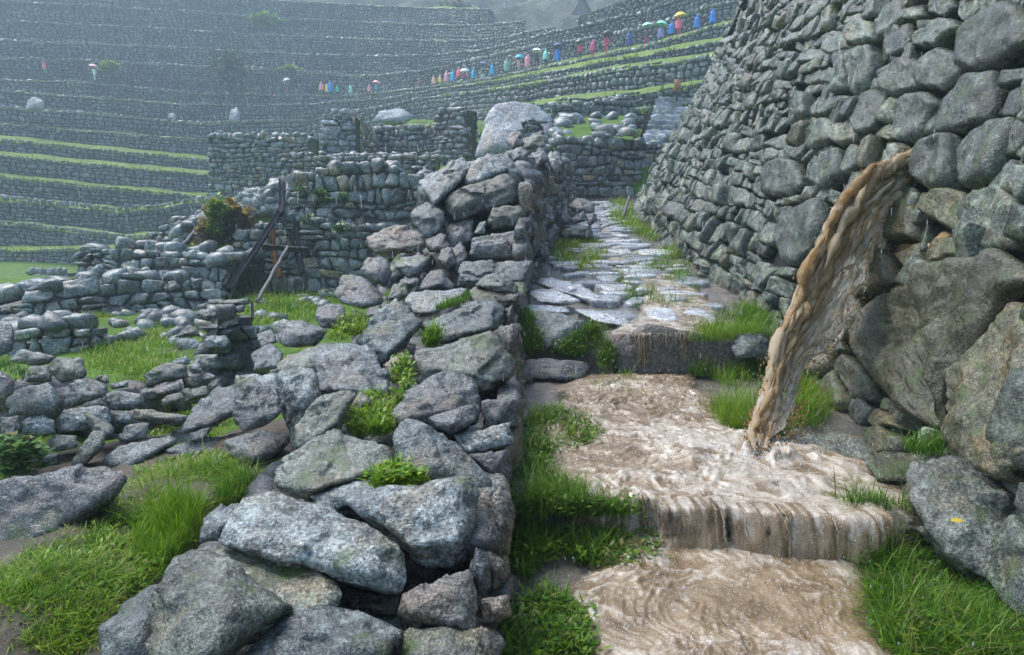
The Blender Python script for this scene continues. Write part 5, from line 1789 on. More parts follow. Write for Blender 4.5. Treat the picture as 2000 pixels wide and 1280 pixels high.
def build_rubble():
    """loose stones strewn over the courtyard"""
    rng = np.random.RandomState(15)
    t = empty('rubble', (-5, 11, -.1), 'loose grey stones strewn over the grassy courtyard', 'rubble')
    areas = [(420, 570, 520, 640, 8, .26), (200, 600, 320, 640, 16, .30), (240, 640, 300, 670, 5, .26), (330, 580, 440, 640, 26, .34), (320, 640, 400, 690, 12, .30), (570, 540, 660, 610, 24, .28), (500, 600, 560, 660, 10, .28),
             (0, 610, 130, 660, 20, .34), (440, 560, 620, 600, 8, .22), (260, 430, 420, 480, 40, .5), (478, 372, 556, 425, 70, .55), (490, 670, 560, 730, 8, .26)]
    for (x0, y0, x1, y1, n, s) in areas:
        for k in range(n):
            p = ground_at(rng.uniform(x0, x1), rng.uniform(y0, y1))
            if p is None or p[1] > 34:
                continue
            z = float(G(p[0], p[1]))
            sz = s * rng.uniform(.5, 1.3)
            V, F = boulder(rng, sz, 2, flat=(1.1, 1, .7))
            V = V @ rotm(rng.normal() * .35, rng.normal() * .35, rng.rand() * 6).T
            put('loose_stone', mesh('loose_stone', V + (p[0], p[1], z + sz * .16), F, rng.rand()), M['ruin'] if rng.rand() < .8 else M['granite_c'], t)
    for k in range(46):
        f = rng.rand()
        q = at(rng.uniform(1084, 1240), itp(f, [0, 1], [272, 230]), itp(f, [0, 1], [23.0, 32.5]))
        if 1125 < project(q)[0] < 1215 and rng.rand() < .7:
            continue
        sz = rng.uniform(.3, .8)
        V, F = boulder(rng, sz, 2, flat=(1.1, 1, .7))
        put('loose_stone', mesh('loose_stone', V @ rotm(rng.normal() * .35, rng.normal() * .35, rng.rand() * 6).T + q + np.array([0, 0, .1]), F, rng.rand()), M['ruin'], t)


build_rubble()

# ------------------------------------------------------------------ timber shoring


def beam(name, a, b, w, mat, label, taper=1.0, rnd=False):
    a, b = np.array(a), np.array(b)
    d = b - a
    L = np.linalg.norm(d)
    d /= L
    s = np.cross(d, [0, 1, .02]); s /= np.linalg.norm(s)
    q = np.cross(d, s)
    m = 8
    ang = np.linspace(0, 2 * np.pi, m, endpoint=False) + np.pi / 8
    ring = np.stack([np.cos(ang), np.sin(ang)], -1)
    if not rnd:
        ring = np.sign(ring) * np.array([[1, .82] if i % 2 else [.82, 1] for i in range(m)])
    ks = np.linspace(0, 1, 14)
    rr = np.random.RandomState(int(abs(a[0] * 1000)) % 9999)
    V = []
    for k in ks:
        wob = (s * rr.normal() + q * rr.normal()) * w * .06
        V.append(a + d * L * k + wob + (s * ring[:, :1] + q * ring[:, 1:]) * w / 2 * (1 + (taper - 1) * k))
    V = np.concatenate(V + [[a], [b]])
    F = []
    for k in range(13):
        for i in range(m):
            x, y = k * m + i, k * m + (i + 1) % m
            F += [(x, y, y + m), (x, y + m, x + m)]
    for i in range(m):
        F += [(i, len(V) - 2, (i + 1) % m), (13 * m + i, 13 * m + (i + 1) % m, len(V) - 1)]
    return put(name, mesh(name, V, F, .5, smooth=False), mat, None, label, 'timber')


beam('timber_prop', at(448, 566, 15.4), at(550, 408, 17.6), .13, M['wood'], 'long dark diagonal timber prop leaning on the rubble wall')
beam('timber_prop', at(438, 560, 15.6), at(464, 500, 16.4), .13, M['wood'], 'short dark timber prop beside the long diagonal one')
beam('timber_post', at(550, 418, 17.4), at(551, 352, 18.0), .14, M['wood'], 'upright black post at the corner of the high rubble wall')
beam('timber_post', at(532, 482, 16.6), at(532, 448, 16.6), .12, M['wood_raw'], 'orange stained timber post under the small ledge')
beam('timber_post', at(580, 486, 16.6), at(578, 430, 16.7), .15, M['wood'], 'thick black post above the wooden cross beam')
beam('timber_post', at(590, 534, 16.3), at(582, 486, 16.55), .15, M['wood'], 'black post below the cross beam beside a raw orange end')
beam('timber_beam', at(514, 482, 16.4), at(604, 490, 16.4), .13, M['wood'], 'dark horizontal cross beam of the shoring')
beam('timber_post', at(546, 542, 16.2), at(534, 490, 16.4), .13, M['wood_raw'], 'raw orange strut slanting under the cross beam')
beam('timber_pole', at(502, 590, 14.2), at(562, 482, 16.2), .09, M['wood_grey'], 'thin grey pole leaning from the grass to the cross beam', .8, True)
beam('timber_prop', at(352, 488, 18.4), at(392, 440, 19.6), .14, M['wood'], 'far dark pole leaning on the crumbling bank', 1, True)
# dark doorway hollow in the lower wall
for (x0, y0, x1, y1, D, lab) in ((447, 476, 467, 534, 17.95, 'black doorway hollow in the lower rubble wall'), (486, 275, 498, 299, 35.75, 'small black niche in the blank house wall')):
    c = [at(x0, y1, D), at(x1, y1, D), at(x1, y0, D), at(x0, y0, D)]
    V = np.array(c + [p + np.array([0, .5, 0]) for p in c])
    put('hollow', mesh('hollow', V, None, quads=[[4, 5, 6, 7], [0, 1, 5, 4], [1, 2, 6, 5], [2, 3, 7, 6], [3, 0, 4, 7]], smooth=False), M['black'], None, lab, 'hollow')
# stake, sign, cone
beam('wooden_stake', at(1217, 424, 16.5), at(1229, 386, 17.3), .09, M['wood_grey'], 'pale wooden stake leaning at the foot of the leaning wall', .7, True)
sg = empty('sign', at(1323, 182, 33), 'small orange notice board on a post above the stair', 'sign')
p = at(1323, 166, 33)
for nm, bx, mm in (('board', (.14, .03, .24), M['orange']), ('post', (.04, .04, .75), M['wood'])):
    h = np.array(bx)
    o = p if nm == 'board' else p + np.array([0, .08, -.55])
    V = np.array([[x, y, z] for x in (-1, 1) for y in (-1, 1) for z in (-1, 1)]) * h + o
    put(nm, mesh(nm, V, None, quads=[[0, 1, 3, 2], [4, 6, 7, 5], [0, 4, 5, 1], [2, 3, 7, 6], [0, 2, 6, 4], [1, 5, 7, 3]], smooth=False), mm, sg)
ang = np.linspace(0, 2 * np.pi, 14, endpoint=False)


def lathe(prof, m, c, sq=None):
    a = np.linspace(0, 2 * np.pi, m, endpoint=False)
    V = np.concatenate([np.stack([np.cos(a) * r, np.sin(a) * r, np.full(m, z)], -1) for r, z in prof])
    F = []
    for k in range(len(prof) - 1):
        for i in range(m):
            x, y = k * m + i, k * m + (i + 1) % m
            F += [(x, y, y + m), (x, y + m, x + m)]
    return V + np.asarray(c), np.array(F)


V, F = lathe([(.17, 0), (.17, .03), (.12, .035), (.03, .42), (0.001, .43)], 14, at(250, 494, 19.5))
put('traffic_cone', mesh('traffic_cone', V, F, .5), M['orange'], None, 'tiny orange cone among the rubble walls', 'cone')

# hut on the misty ridge
hut = empty('stone_hut', at(1136, 50, 105), 'steep gabled stone hut on the misty ridge', 'hut')
cx, cz, wd, ht = at(1136, 48, 105)[0], at(1136, 52, 105)[2], 1.85, 4.0
b = np.array([(-wd, 0, -1.5), (wd, 0, -1.5), (wd, 0, .6), (0, 0, ht), (-wd, 0, .6)])
V = np.concatenate([b, b + np.array([0, 5, 0])]) + np.array([cx, 105, cz])
put('gable_wall', mesh('gable_wall', V, [(0, 1, 2), (0, 2, 4), (4, 2, 3), (5, 7, 6), (5, 9, 7), (9, 8, 7)], quads=[[0, 4, 9, 5], [1, 6, 7, 2]], smooth=False), M['ruin_tan'], hut)
for s in (-1, 1):
    r = np.array([(s * (wd + .35), -.3, .1), (0, -.3, ht + .25), (0, 5.3, ht + .25), (s * (wd + .35), 5.3, .1)])
    V = np.concatenate([r, r + np.array([s * .12, 0, .16])]) + np.array([cx, 105, cz])
    put('roof', mesh('roof', V, None, quads=[[0, 1, 2, 3], [4, 5, 6, 7], [0, 1, 5, 4], [1, 2, 6, 5], [2, 3, 7, 6], [3, 0, 4, 7]], smooth=False), M['dry'], hut)

# ------------------------------------------------------------------ flood water


def lipf(x):
    """how far the worn edge of the first step bows forward or back"""
    x = np.asarray(x, float)
    return itp(x, [.2, 1.9], [.12, -.12]) + .055 * fbm(np.stack([x * 2.6, 0 * x, 0 * x + 3.3], -1), 3, 33)


def water_sheet(name, y0, y1, x0f, x1f, lift, label, foamf, amp, nx=150, ny=230, seed=0, full_top=0.0, stretch=(8, 14), lip_on=False):
    ys = np.linspace(y0, y1, ny)
    U, Y = np.meshgrid(np.linspace(0, 1, nx), ys, indexing='ij')
    a, b = x0f(Y), x1f(Y)
    edge = fbm(np.stack([Y * 3, 0 * Y + seed, 0 * Y], -1), 3, 3) * .10
    X = a + edge + (b - a - edge * .5) * U
    Pn = np.stack([X, Y, 0 * X + seed], -1)
    warp = np.stack([fbm(Pn * 5, 2, 1), fbm(Pn * 5, 2, 2), 0 * X], -1) * .08
    q = Pn + warp
    st_ = np.array(stretch + (1,))
    rid = 1 - np.abs(fbm(q * st_, 3, 4))
    rid2 = 1 - np.abs(fbm(q * st_ * 2.6, 2, 7))
    calm = .55 + .75 * sstep(-.5, .6, fbm(Pn * 2.1 + 9, 3, 27))
    h = amp * calm * (.55 * rid ** 2 + .45 * rid2 ** 2 + .5 * fbm(q * 4, 2, 9))
    if lip_on:                             # churned water where the jet strikes
        rr = np.hypot((X - land[0] + .04) / 1.25, Y - land[1] + .08)
        h = h + np.exp(-(rr / .20) ** 2) * (.035 + .075 * np.maximum(0, fbm(Pn * 17, 3, 37))) + .022 * np.exp(-((rr - .36) / .10) ** 2) * (1 + fbm(Pn * 9, 2, 39))
    taper = np.minimum(sstep(0, .22, U), sstep(1, .80, U))
    taper = np.minimum(taper, np.maximum(sstep(y1, y1 - .25, Y), full_top))
    lip = sstep(y0, y0 + .02, Y)
    Z = zpath(np.clip(Y, y0 + .01, y1 - .01)) + lift * taper - .02 * (1 - taper) + h * (.3 + .7 * taper)
    fo = np.clip(foamf(X, Y) + .35 * (rid - .75) * 2 + .3 * fbm(q * 3, 2, 12), 0, 1)
    if lip_on:
        Y = Y + lipf(X) * np.clip(1 - (Y - y0) / .6, 0, 1)
    V = np.stack([X, Y, Z], -1).reshape(-1, 3)
    return put(name, mesh(name, V, None, quads=grid_faces(nx, ny), attrs={'foam': fo.ravel(), 'edge': (taper * .9 + .02).ravel()}), M['water_film'], None, label, 'water', kind='structure', centre=False)


land = at(1490, 868, 4.05)
# lower pool, below the first step
water_sheet('water', .5, 3.32, lambda y: itp(y, [.5, 2.2, 2.9, 3.3], [-.02, .0, .12, .36]), lambda y: itp(y, [.5, 1.9, 2.6, 3.0, 3.32], [1.2, 1.36, 1.58, 1.80, 1.92]), .02,
            'brown rippling flood water below the first step', lambda x, y: .68 + .25 * sstep(2.6, 3.2, y) - .30 * sstep(1.0, 1.4, x) * sstep(2.5, 1.9, y), .024, 230, 300, 3, 1.0, (11, 9))
# middle pool, on the first step
water_sheet('water', 3.26, 6.22, lambda y: itp(y, [3.3, 3.6, 4.2, 5.2, 6.2], [.22, .02, .0, .2, .5]), lambda y: itp(y, [3.3, 3.5, 3.9, 4.3, 4.6, 6.2], [2.12, 2.32, 2.42, 1.95, 1.70, 1.68]), .022,
            'foaming tan flood water where the jet lands on the step', lambda x, y: .66 + .45 * np.exp(-((x - land[0] + .2) ** 2 + (y - land[1] + .1) ** 2) / .35) + .25 * sstep(4.0, 3.4, y), .026, 230, 260, 5, 0.0, (9, 16), True)
# thin run over the upper path
water_sheet('water', 6.34, 9.6, lambda y: itp(y, [6.3, 7, 8, 9.6], [.85, 1.1, 1.45, 1.7]), lambda y: itp(y, [6.3, 7, 8, 9.6], [1.95, 2.15, 2.35, 2.25]), .016,
            'shallow pinkish water running over the upper paving', lambda x, y: .95 + 0 * x, .016, 100, 160, 8)
water_sheet('water', 9.3, 15.5, lambda y: itp(y, [9, 12, 16], [1.25, 1.5, 2.0]), lambda y: itp(y, [9, 12, 16], [1.95, 2.1, 2.4]), -.012,
            'thin bright film of water further up the path', lambda x, y: 1.0 + 0 * x, .010, 60, 200, 9)


def curtain(name, label, xs, ys, zt, zb, throw, seed, nx=150, nk=26):
    """the sheet of water that folds over a step edge and breaks up as it drops"""
    U, Kk = np.meshgrid(np.linspace(0, 1, nx), np.linspace(0, 1, nk), indexing='ij')
    X = itp(U, [0, 1], xs)
    Y0 = itp(U, [0, 1], ys) + (lipf(X) if nx > 60 else 0)
    lump = fbm(np.stack([X * 9, Kk * .6, 0 * X + seed], -1), 3, 3)
    fine = fbm(np.stack([X * 38, Kk * 1.6, 0 * X + seed], -1), 2, 6)
    wide = fbm(np.stack([X * 3.1, 0 * X, 0 * X + seed + 20], -1), 2, 31)
    th = throw * (.70 + .16 * lump + .30 * wide)
    s = np.clip((Kk - .14) / .86, 0, 1)
    mid = fbm(np.stack([X * 17, Kk * 2.2, 0 * X + seed + 8], -1), 3, 13)
    Y = Y0 + .10 - .10 * np.clip(Kk / .14, 0, 1) - th * s ** .55 + .007 * fine + .014 * mid * s
    bot = fbm(np.stack([X * 4, 0 * X, 0 * X + seed + 3], -1), 2, 9) * .02
    Z = zt + .03 + .012 * lump * (1 - s) - (zt - zb + .02 + bot) * s ** 1.6
    fo = np.clip(.85 - .70 * s + .5 * fine + .45 * mid, 0, 1)
    ed = np.minimum(sstep(0, .08, U), sstep(1, .94, U)) * np.clip(.66 - .44 * s + .45 * lump + .25 * fine + .75 * wide * s, .0, 1)
    at_ = {'foam': fo.ravel(), 'edge': ed.ravel(), 'fu': (X * 26 + 1.2 * lump).ravel(), 'fv': (Kk * 2.2 + mid).ravel()}
    put(name, mesh(name, np.stack([X, Y, Z], -1).reshape(-1, 3), None, quads=grid_faces(nx, nk), attrs=at_), M['water_fall'], None, label, 'waterfall', kind='stuff')


def falls(name, pts, label, ncol, seed, zt, zb, throw=.10, full=.75):
    """water slipping over a step: strands and a broken sheet"""
    rng = np.random.RandomState(seed)
    bag = Bag()
    foam = []
    for k in range(ncol):
        u = rng.rand()
        x = itp(u, [0, 1], pts[0]); y = itp(u, [0, 1], pts[1])
        if rng.rand() > full:
            continue
        w = rng.uniform(.004, .014)
        th = throw * rng.uniform(.3, 1.1)
        ks = np.linspace(0, 1, 12)
        drop = (zt - zb) * rng.uniform(.75, 1.05)
        cx = x + rng.normal() * .006 + np.cumsum(rng.normal(size=12)) * .003
        cy = y + .06 - th * ks ** .5 - .06 * (ks > 0)
        cz = zt + .025 - drop * ks ** 1.7
        ww = w * (1 - .55 * ks) * (1 + .3 * rng.normal(size=12))
        m = 6
        a = np.linspace(0, 2 * np.pi, m, endpoint=False)
        V = np.stack([cx[:, None] + np.cos(a) * ww[:, None], cy[:, None] + np.sin(a) * ww[:, None] * .45, np.broadcast_to(cz[:, None], (12, m))], -1)
        V[:, :, 2] += rng.normal(size=(12, m)) * .003
        F = []
        for q in range(11):
            for i in range(m):
                F += [(q * m + i, q * m + (i + 1) % m, (q + 1) * m + (i + 1) % m), (q * m + i, (q + 1) * m + (i + 1) % m, (q + 1) * m + i)]
        bag.add(V, F, .5)
        foam.append(np.broadcast_to((rng.uniform(-.1, .55) * (1 - .3 * ks))[:, None], (12, m)).ravel())
    me = mesh(name, np.concatenate(bag.V), np.concatenate(bag.F), None, attrs={'foam': np.concatenate(foam)})
    put(name, me, M['water'], None, label, 'waterfall', kind='stuff')


curtain('waterfall', 'curtain of brown water spilling over the first step', [.70, 1.86], [3.24, 3.24], .20, .03, .13, 5, 190)
falls('waterfall', ([.82, 1.72], [3.26, 3.18]), 'loose strands of water in front of the brown curtain', 9, 5, .215, .03, .16, .9)
falls('waterfall', ([.58, .86], [3.38, 3.36]), 'thin strands of water at the left end of the first step', 14, 6, .205, .06, .05)
curtain('waterfall', 'narrow brown sheet of water falling over the second step', [1.12, 1.29], [6.25, 6.25], .625, .33, .12, 12, 30)
falls('waterfall', ([1.155, 1.235], [6.25, 6.25]), 'brown strands inside the narrow fall of the second step', 12, 7, .63, .33, .10)
falls('waterfall', ([1.555, 1.60], [6.25, 6.25]), 'thin white trickle beside the narrow fall', 3, 8, .63, .36, .06, 1)
falls('waterfall', ([1.10, 1.68], [6.26, 6.26]), 'fine drips along the edge of the second step', 14, 9, .625, .5, .04, .8)

# the jet bursting from the wall: fast upper edge (ropes) and slower lower edge (veil)
JU = np.array([(1790, 286), (1748, 304), (1700, 335), (1670, 365), (1640, 410), (1610, 465), (1582, 535), (1556, 585), (1536, 635), (1518, 690), (1502, 750), (1486, 800), (1478, 835), (1486, 872)], float)
JL = np.array([(1800, 360), (1780, 404), (1750, 440), (1725, 482), (1705, 522), (1690, 560), (1660, 600), (1640, 640), (1615, 682), (1572, 694), (1546, 760), (1548, 800), (1532, 836), (1502, 874)], float)


def build_jet():
    rng = np.random.RandomState(2)
    nt_, nw = 230, 64
    kt = np.linspace(0, 1, len(JU))
    tt = np.linspace(0, 1, nt_)

    def smooth(a):
        o = np.stack([np.interp(tt, kt, a[:, i]) for i in (0, 1)], -1)
        k = np.hanning(25); k /= k.sum()
        return np.stack([np.convolve(np.pad(o[:, i], 12, mode='reflect', reflect_type='odd'), k, 'valid') for i in (0, 1)], -1)
    U, Lw = smooth(JU), smooth(JL)
    w0 = to_wall(np.array([1794.]), np.array([318.]))
    Y0 = float(wallP(w0[0], w0[1])[0, 1]) + .06
    Yt = Y0 + (4.02 - Y0) * (tt * .55 + .45 * tt ** 1.6)
    W = np.linspace(0, 1, nw)
    px = U[:, None, 0] * (1 - W) + Lw[:, None, 0] * W
    py = U[:, None, 1] * (1 - W) + Lw[:, None, 1] * W
    Yg = Yt[:, None] + .20 * W[None] * np.sin(tt * np.pi)[:, None]
    C = at(px, py, Yg)
    q = np.stack([np.broadcast_to(tt[:, None] * 9, (nt_, nw)), np.broadcast_to(W[None] * 3.2, (nt_, nw)), np.zeros((nt_, nw))], -1)
    warp = fbm(q * .8, 2, 3)[..., None] * .35
    rope = fbm((q + warp) * np.array([1.0, 2.4, 1]), 3, 8)
    fine = 1 - np.abs(fbm((q + warp) * np.array([2.6, 5.5, 1]), 2, 14))
    thickp = (.040 * (1 - sstep(.05, .6, W)) + .020)[None] * (1 - .45 * sstep(.45, 1, tt))[:, None] + .0
    edgew = np.minimum(sstep(0, .07, W), sstep(1, .9, W))[None]
    lumps = fbm(C * 7.5, 3, 21)
    th = thickp * (.62 + .75 * lumps + .25 * rope)
    for j, (w0_, am, wd_) in enumerate(((.06, .016, .045), (.17, .014, .05), (.30, .012, .06), (.45, .010, .07))):
        cw = w0_ + .035 * fbm(np.stack([tt * 7, 0 * tt + j * 5, 0 * tt], -1), 3, 17)
        amp_ = am * (1 + .9 * fbm(np.stack([tt * 22, 0 * tt + j * 3, 0 * tt], -1), 2, 19))
        th = th + amp_[:, None] * np.exp(-((W[None] - cw[:, None]) / wd_) ** 2)
    th = th * edgew
    th = np.clip(th, .002, None)
    # ragged leading edge
    rag = fbm(np.stack([tt * 9, 0 * tt, 0 * tt + 4], -1), 4, 5, .6) * .030
    dirn = C[:, 0] - C[:, 8]
    dirn /= np.linalg.norm(dirn, axis=1)[:, None] + 1e-9
    C = C + dirn[:, None] * (rag[:, None] * (1 - sstep(0, .3, W))[None])[..., None]
    lag = fbm(np.stack([tt * 11, 0 * tt + 3, 0 * tt], -1), 3, 15) * .06
    C = C - dirn[:, None] * (lag[:, None] * sstep(.6, 1, W)[None])[..., None]
    nrm = np.array([-.35, -.93, .05])
    Fv = C + nrm * th[..., None]
    Bv = C - nrm * th[..., None]
    V = np.concatenate([Fv.reshape(-1, 3), Bv.reshape(-1, 3)])
    g = grid_faces(nt_, nw)
    nn = nt_ * nw
    q4 = np.concatenate([g, g[:, ::-1] + nn])
    i = np.arange(nt_ - 1)
    e0 = np.stack([i * nw, i * nw + nn, (i + 1) * nw + nn, (i + 1) * nw], -1)
    e1 = np.stack([i * nw + nw - 1, (i + 1) * nw + nw - 1, (i + 1) * nw + nw - 1 + nn, i * nw + nw - 1 + nn], -1)
    q4 = np.concatenate([q4, e0, e1])
    veil = np.clip(sstep(.18, .95, W)[None] * (.45 + .55 * sstep(.02, .2, tt))[:, None] - .20 * rope * (W[None] > .35), 0, 1)
    veil = veil * np.ones((nt_, nw))
    veil *= (1 - .35 * sstep(.78, .95, tt))[:, None]
    me = mesh('water_jet', V, None, quads=q4, attrs={'veil': np.concatenate([veil.ravel(), veil.ravel()])})
    t = empty('water_jet', C[-1, 0], 'jet of muddy tan water bursting out of the leaning wall', 'water jet')
    put('stream', me, M['jet'], t)
    # torn ropes of water: dense along the leading edge, sparse in the veil behind it
    rope_b = Bag()
    for j in range(340):
        lead = rng.rand() < .52
        w0_ = abs(rng.normal()) * .20 - .02 if lead else rng.uniform(.2, 1.02)
        t0 = rng.uniform(-.15, .8)
        if t0 < .08 and lead:
            w0_ = rng.uniform(0, .75)
        ln = rng.uniform(.08, .40) if lead else rng.uniform(.04, .20)
        a, b_ = max(t0, 0.0), min(t0 + ln, 1.0)
        if b_ - a < .03:
            continue
        ns = int(16 + 190 * (b_ - a))
        ts = np.linspace(a, b_, ns)
        ph = rng.rand(3) * 60
        z0_ = 0 * ts
        wc = w0_ + .11 * fbm(np.stack([ts * 5 + ph[0], z0_, z0_], -1), 4, 3, .6) * (1 if lead else 1.6)
        fi, fw = ts * (nt_ - 1), np.clip(wc, -.1, 1.1) * (nw - 1)
        i0 = np.clip(fi.astype(int), 0, nt_ - 2); ff = (fi - i0)[:, None]
        j0 = np.clip(np.floor(fw).astype(int), 0, nw - 2); gg = (fw - j0)[:, None]
        cc = (C[i0, j0] * (1 - ff) + C[i0 + 1, j0] * ff) * (1 - gg) + (C[i0, j0 + 1] * (1 - ff) + C[i0 + 1, j0 + 1] * ff) * gg
        depth = rng.normal() * (.035 if lead else .03) + .04 * fbm(np.stack([ts * 9 + ph[1], z0_, z0_], -1), 2, 5)
        cc = cc + nrm * (depth + (.03 if lead else .01))[:, None]
        rad = (rng.uniform(.009, .030) if lead else rng.uniform(.004, .016)) * (1 - .35 * ts)
        rad = rad * np.clip(1 + .80 * fbm(np.stack([ts * 28 + ph[2], z0_, z0_], -1), 4, 7, .65), .15, 2.1)
        u = (ts - a) / (b_ - a)
        rad = rad * np.minimum(sstep(0, .22 if a > 0 else 0.001, u + .002), sstep(1, .75 if b_ < 1 else .999, u - .002)) + .0008
        d = np.gradient(cc, axis=0); d /= np.linalg.norm(d, axis=1)[:, None] + 1e-9
        s1 = np.cross(d, [0, 1, 0]); s1 /= np.linalg.norm(s1, axis=1)[:, None] + 1e-9
        s2 = np.cross(d, s1)
        m = 8
        an = np.linspace(0, 2 * np.pi, m, endpoint=False)
        lob = 1 + .20 * np.sin(an[None] * 2 + ts[:, None] * 50 + ph[0]) + .12 * np.sin(an[None] * 3 - ts[:, None] * 60)
        ring = cc[:, None] + (s1[:, None] * np.cos(an)[None, :, None] + s2[:, None] * np.sin(an)[None, :, None]) * (rad[:, None] * lob)[..., None]
        Fr = []
        for q_ in range(ns - 1):
            for i in range(m):
                x_, y_ = q_ * m + i, q_ * m + (i + 1) % m
                Fr += [(x_, y_, y_ + m), (x_, y_ + m, x_ + m)]
        rope_b.add(ring.reshape(-1, 3), Fr, float(np.clip((.46 if lead else .85) + rng.normal() * .24, 0, 1)))
    put('rope', rope_b.mesh('rope'), M['rope'], t, kind='stuff')
    # flung blobs and strands
    bag = Bag()
    for k in range(2600):
        a = rng.rand() ** .8
        i = int(a * (nt_ - 1))
        wv = rng.choice([0, nw - 1], p=[.45, .55])
        c = C[i, wv] + rng.normal(size=3) * (.07 if wv else .035)
        s = rng.uniform(.0018, .0065)
        Vb, Fb = ico(1)
        bag.add(Vb * s * np.array([1, 1, rng.uniform(1, 2.4)]) + c, Fb, .5)
    me = mesh('droplet', np.concatenate(bag.V), np.concatenate(bag.F), None, attrs={'foam': np.full(bag.n, .35)})
    put('droplet', me, M['rope'], t, kind='stuff')


build_jet()


def build_splash():
    """rain and jet splash standing off the water"""
    rng = np.random.RandomState(4)
    bag = Bag()
    Vb, Fb = ico(1)
    for k in range(3400):
        if k < 1100:
            r = abs(rng.normal()) * .26
            an = rng.rand() * 6.283
            x, y = land[0] - .1 + r * math.cos(an) * 1.3, land[1] - .12 + r * math.sin(an) * .8
            z = float(zpath(np.clip(y, 3.34, 6.2))) + .05 + rng.exponential(.035)
        else:
            y = rng.uniform(1.6, 12)
            x = rng.uniform(float(face_x(y)) + .25, float(np.interp(y, _fy, _fx)) - .35)
            z = float(zpath(y)) + .03 + rng.exponential(.018)
        s = rng.uniform(.0016, .0042)
        bag.add(Vb * s * np.array([1, 1, rng.uniform(.8, 3.0)]) + (x, y, z), Fb, .5)
    put('splash', mesh('splash', np.concatenate(bag.V), np.concatenate(bag.F), None, attrs={'foam': np.full(bag.n, .9)}), M['drop'], None, 'flying droplets and rain splashes above the flooded steps', 'splash', kind='stuff')


build_splash()

# ------------------------------------------------------------------ grass


def poly_samples(poly, n, rng):
    q = np.array(poly, float)
    lo, hi = q.min(0), q.max(0)
    out = []
    while len(out) < n:
        p = lo + rng.rand(2) * (hi - lo)
        if inside(p, q):
            out.append(p)
    return np.array(out)


def blades(bases, rng, h, w, bend, tint, segs=3, up=None):
    """curved grass blades; bases (n,3)"""
    n = len(bases)
    az = rng.rand(n) * 6.283
    d = np.stack([np.cos(az), np.sin(az), 0 * az], -1)
    s = np.stack([-np.sin(az), np.cos(az), 0 * az], -1)
    H = h * np.clip(rng.lognormal(-.15, .42, n), .35, 2.2)
    B = bend * rng.uniform(.2, 1.4, n)
    W = w * rng.uniform(.6, 1.3, n)
    V = []
    for k in range(segs + 1):
        a = k / segs
        c = bases + d * (H * B * a ** 2)[:, None] + np.array([0, 0, 1]) * (H * (a - .42 * np.minimum(B, 1.2) * a ** 2))[:, None]
        ww = (W * (1 - a ** 1.6) * (.7 + .6 * a))[:, None] * .5
        if k < segs:
            V += [c - s * ww, c + s * ww]
        else:
            V += [c]
    K = 2 * segs + 1
    V = np.stack(V, 1)
    F = []
    for k in range(segs - 1):
        a = 2 * k
        F += [(a, a + 1, a + 3), (a, a + 3, a + 2)]
    a = 2 * (segs - 1)
    F.append((a, a + 1, a + 2))
    F = np.array(F)
    Fi = (F[None] + (np.arange(n) * K)[:, None, None]).reshape(-1, 3)
    t = np.repeat(np.clip(tint, 0, 1), K)
    # base darker in colour, tip yellower
    t = np.clip(t + np.tile(np.repeat(np.linspace(-.12, .12, segs + 1), 2)[:K], n), 0, 1)
    return V.reshape(-1, 3), Fi, t


def leaves(bases, rng, L, w, tint):
    """small splayed lance leaves"""
    n = len(bases)
    az = rng.rand(n) * 6.283
    el = rng.uniform(.1, .9, n)
    d = np.stack([np.cos(az) * np.cos(el), np.sin(az) * np.cos(el), np.sin(el)], -1)
    s = np.stack([-np.sin(az), np.cos(az), 0 * az], -1)
    ll = (L * rng.uniform(.5, 1.3, n))[:, None]
    ww = (w * rng.uniform(.6, 1.3, n))[:, None]
    a = bases
    b = bases + d * ll * .45 + np.array([0, 0, .06]) * ll
    c = bases + d * ll - np.array([0, 0, .10]) * ll
    V = np.stack([a, b - s * ww, b + s * ww, c], 1)
    F = np.array([(0, 1, 2), (1, 3, 2)])
    Fi = (F[None] + (np.arange(n) * 4)[:, None, None]).reshape(-1, 3)
    return V.reshape(-1, 3), Fi, np.repeat(np.clip(tint, 0, 1), 4)


def base_points(poly, n, rng, mode, clump=.6):
    p = poly_samples(poly, int(n * 1.0), rng)
    if clump:
        c = fbm(np.stack([p[:, 0] / 34., p[:, 1] / 24., 0 * p[:, 0] + 7], -1), 3, 3)
        p = p[(c + rng.uniform(-.5, .6, len(p))) > -.35 * clump]
    if isinstance(mode, tuple):      # a patch standing between two distances
        lo, hi = min(v[1] for v in poly), max(v[1] for v in poly)
        return at(p[:, 0], p[:, 1], mode[0] + (mode[1] - mode[0]) * (p[:, 1] - lo) / (hi - lo))
    f = G if mode == 'ground' else (lambda x, y: zpath(y))
    ys = np.geomspace(1.15, 24, 260)
    d = ray(p[:, 0], p[:, 1])
    d = d / d[:, 1:2]
    P = EYE + d[:, None] * ys[None, :, None]
    below = P[..., 2] < f(P[..., 0], P[..., 1])
    hit = below.any(1)
    k = below.argmax(1)
    b = P[np.arange(len(p)), k][hit]
    b[:, 1] *= rng.uniform(.985, 1.0, len(b))
    b[:, 2] = f(b[:, 0], b[:, 1]) - (.015 if mode == 'ground' else .03)
    return b


def clumpify(b, rng, per, spread):
    m = len(b)
    return np.repeat(b, per, 0) + np.concatenate([rng.normal(size=(m * per, 2)) * spread, np.zeros((m * per, 1))], 1)


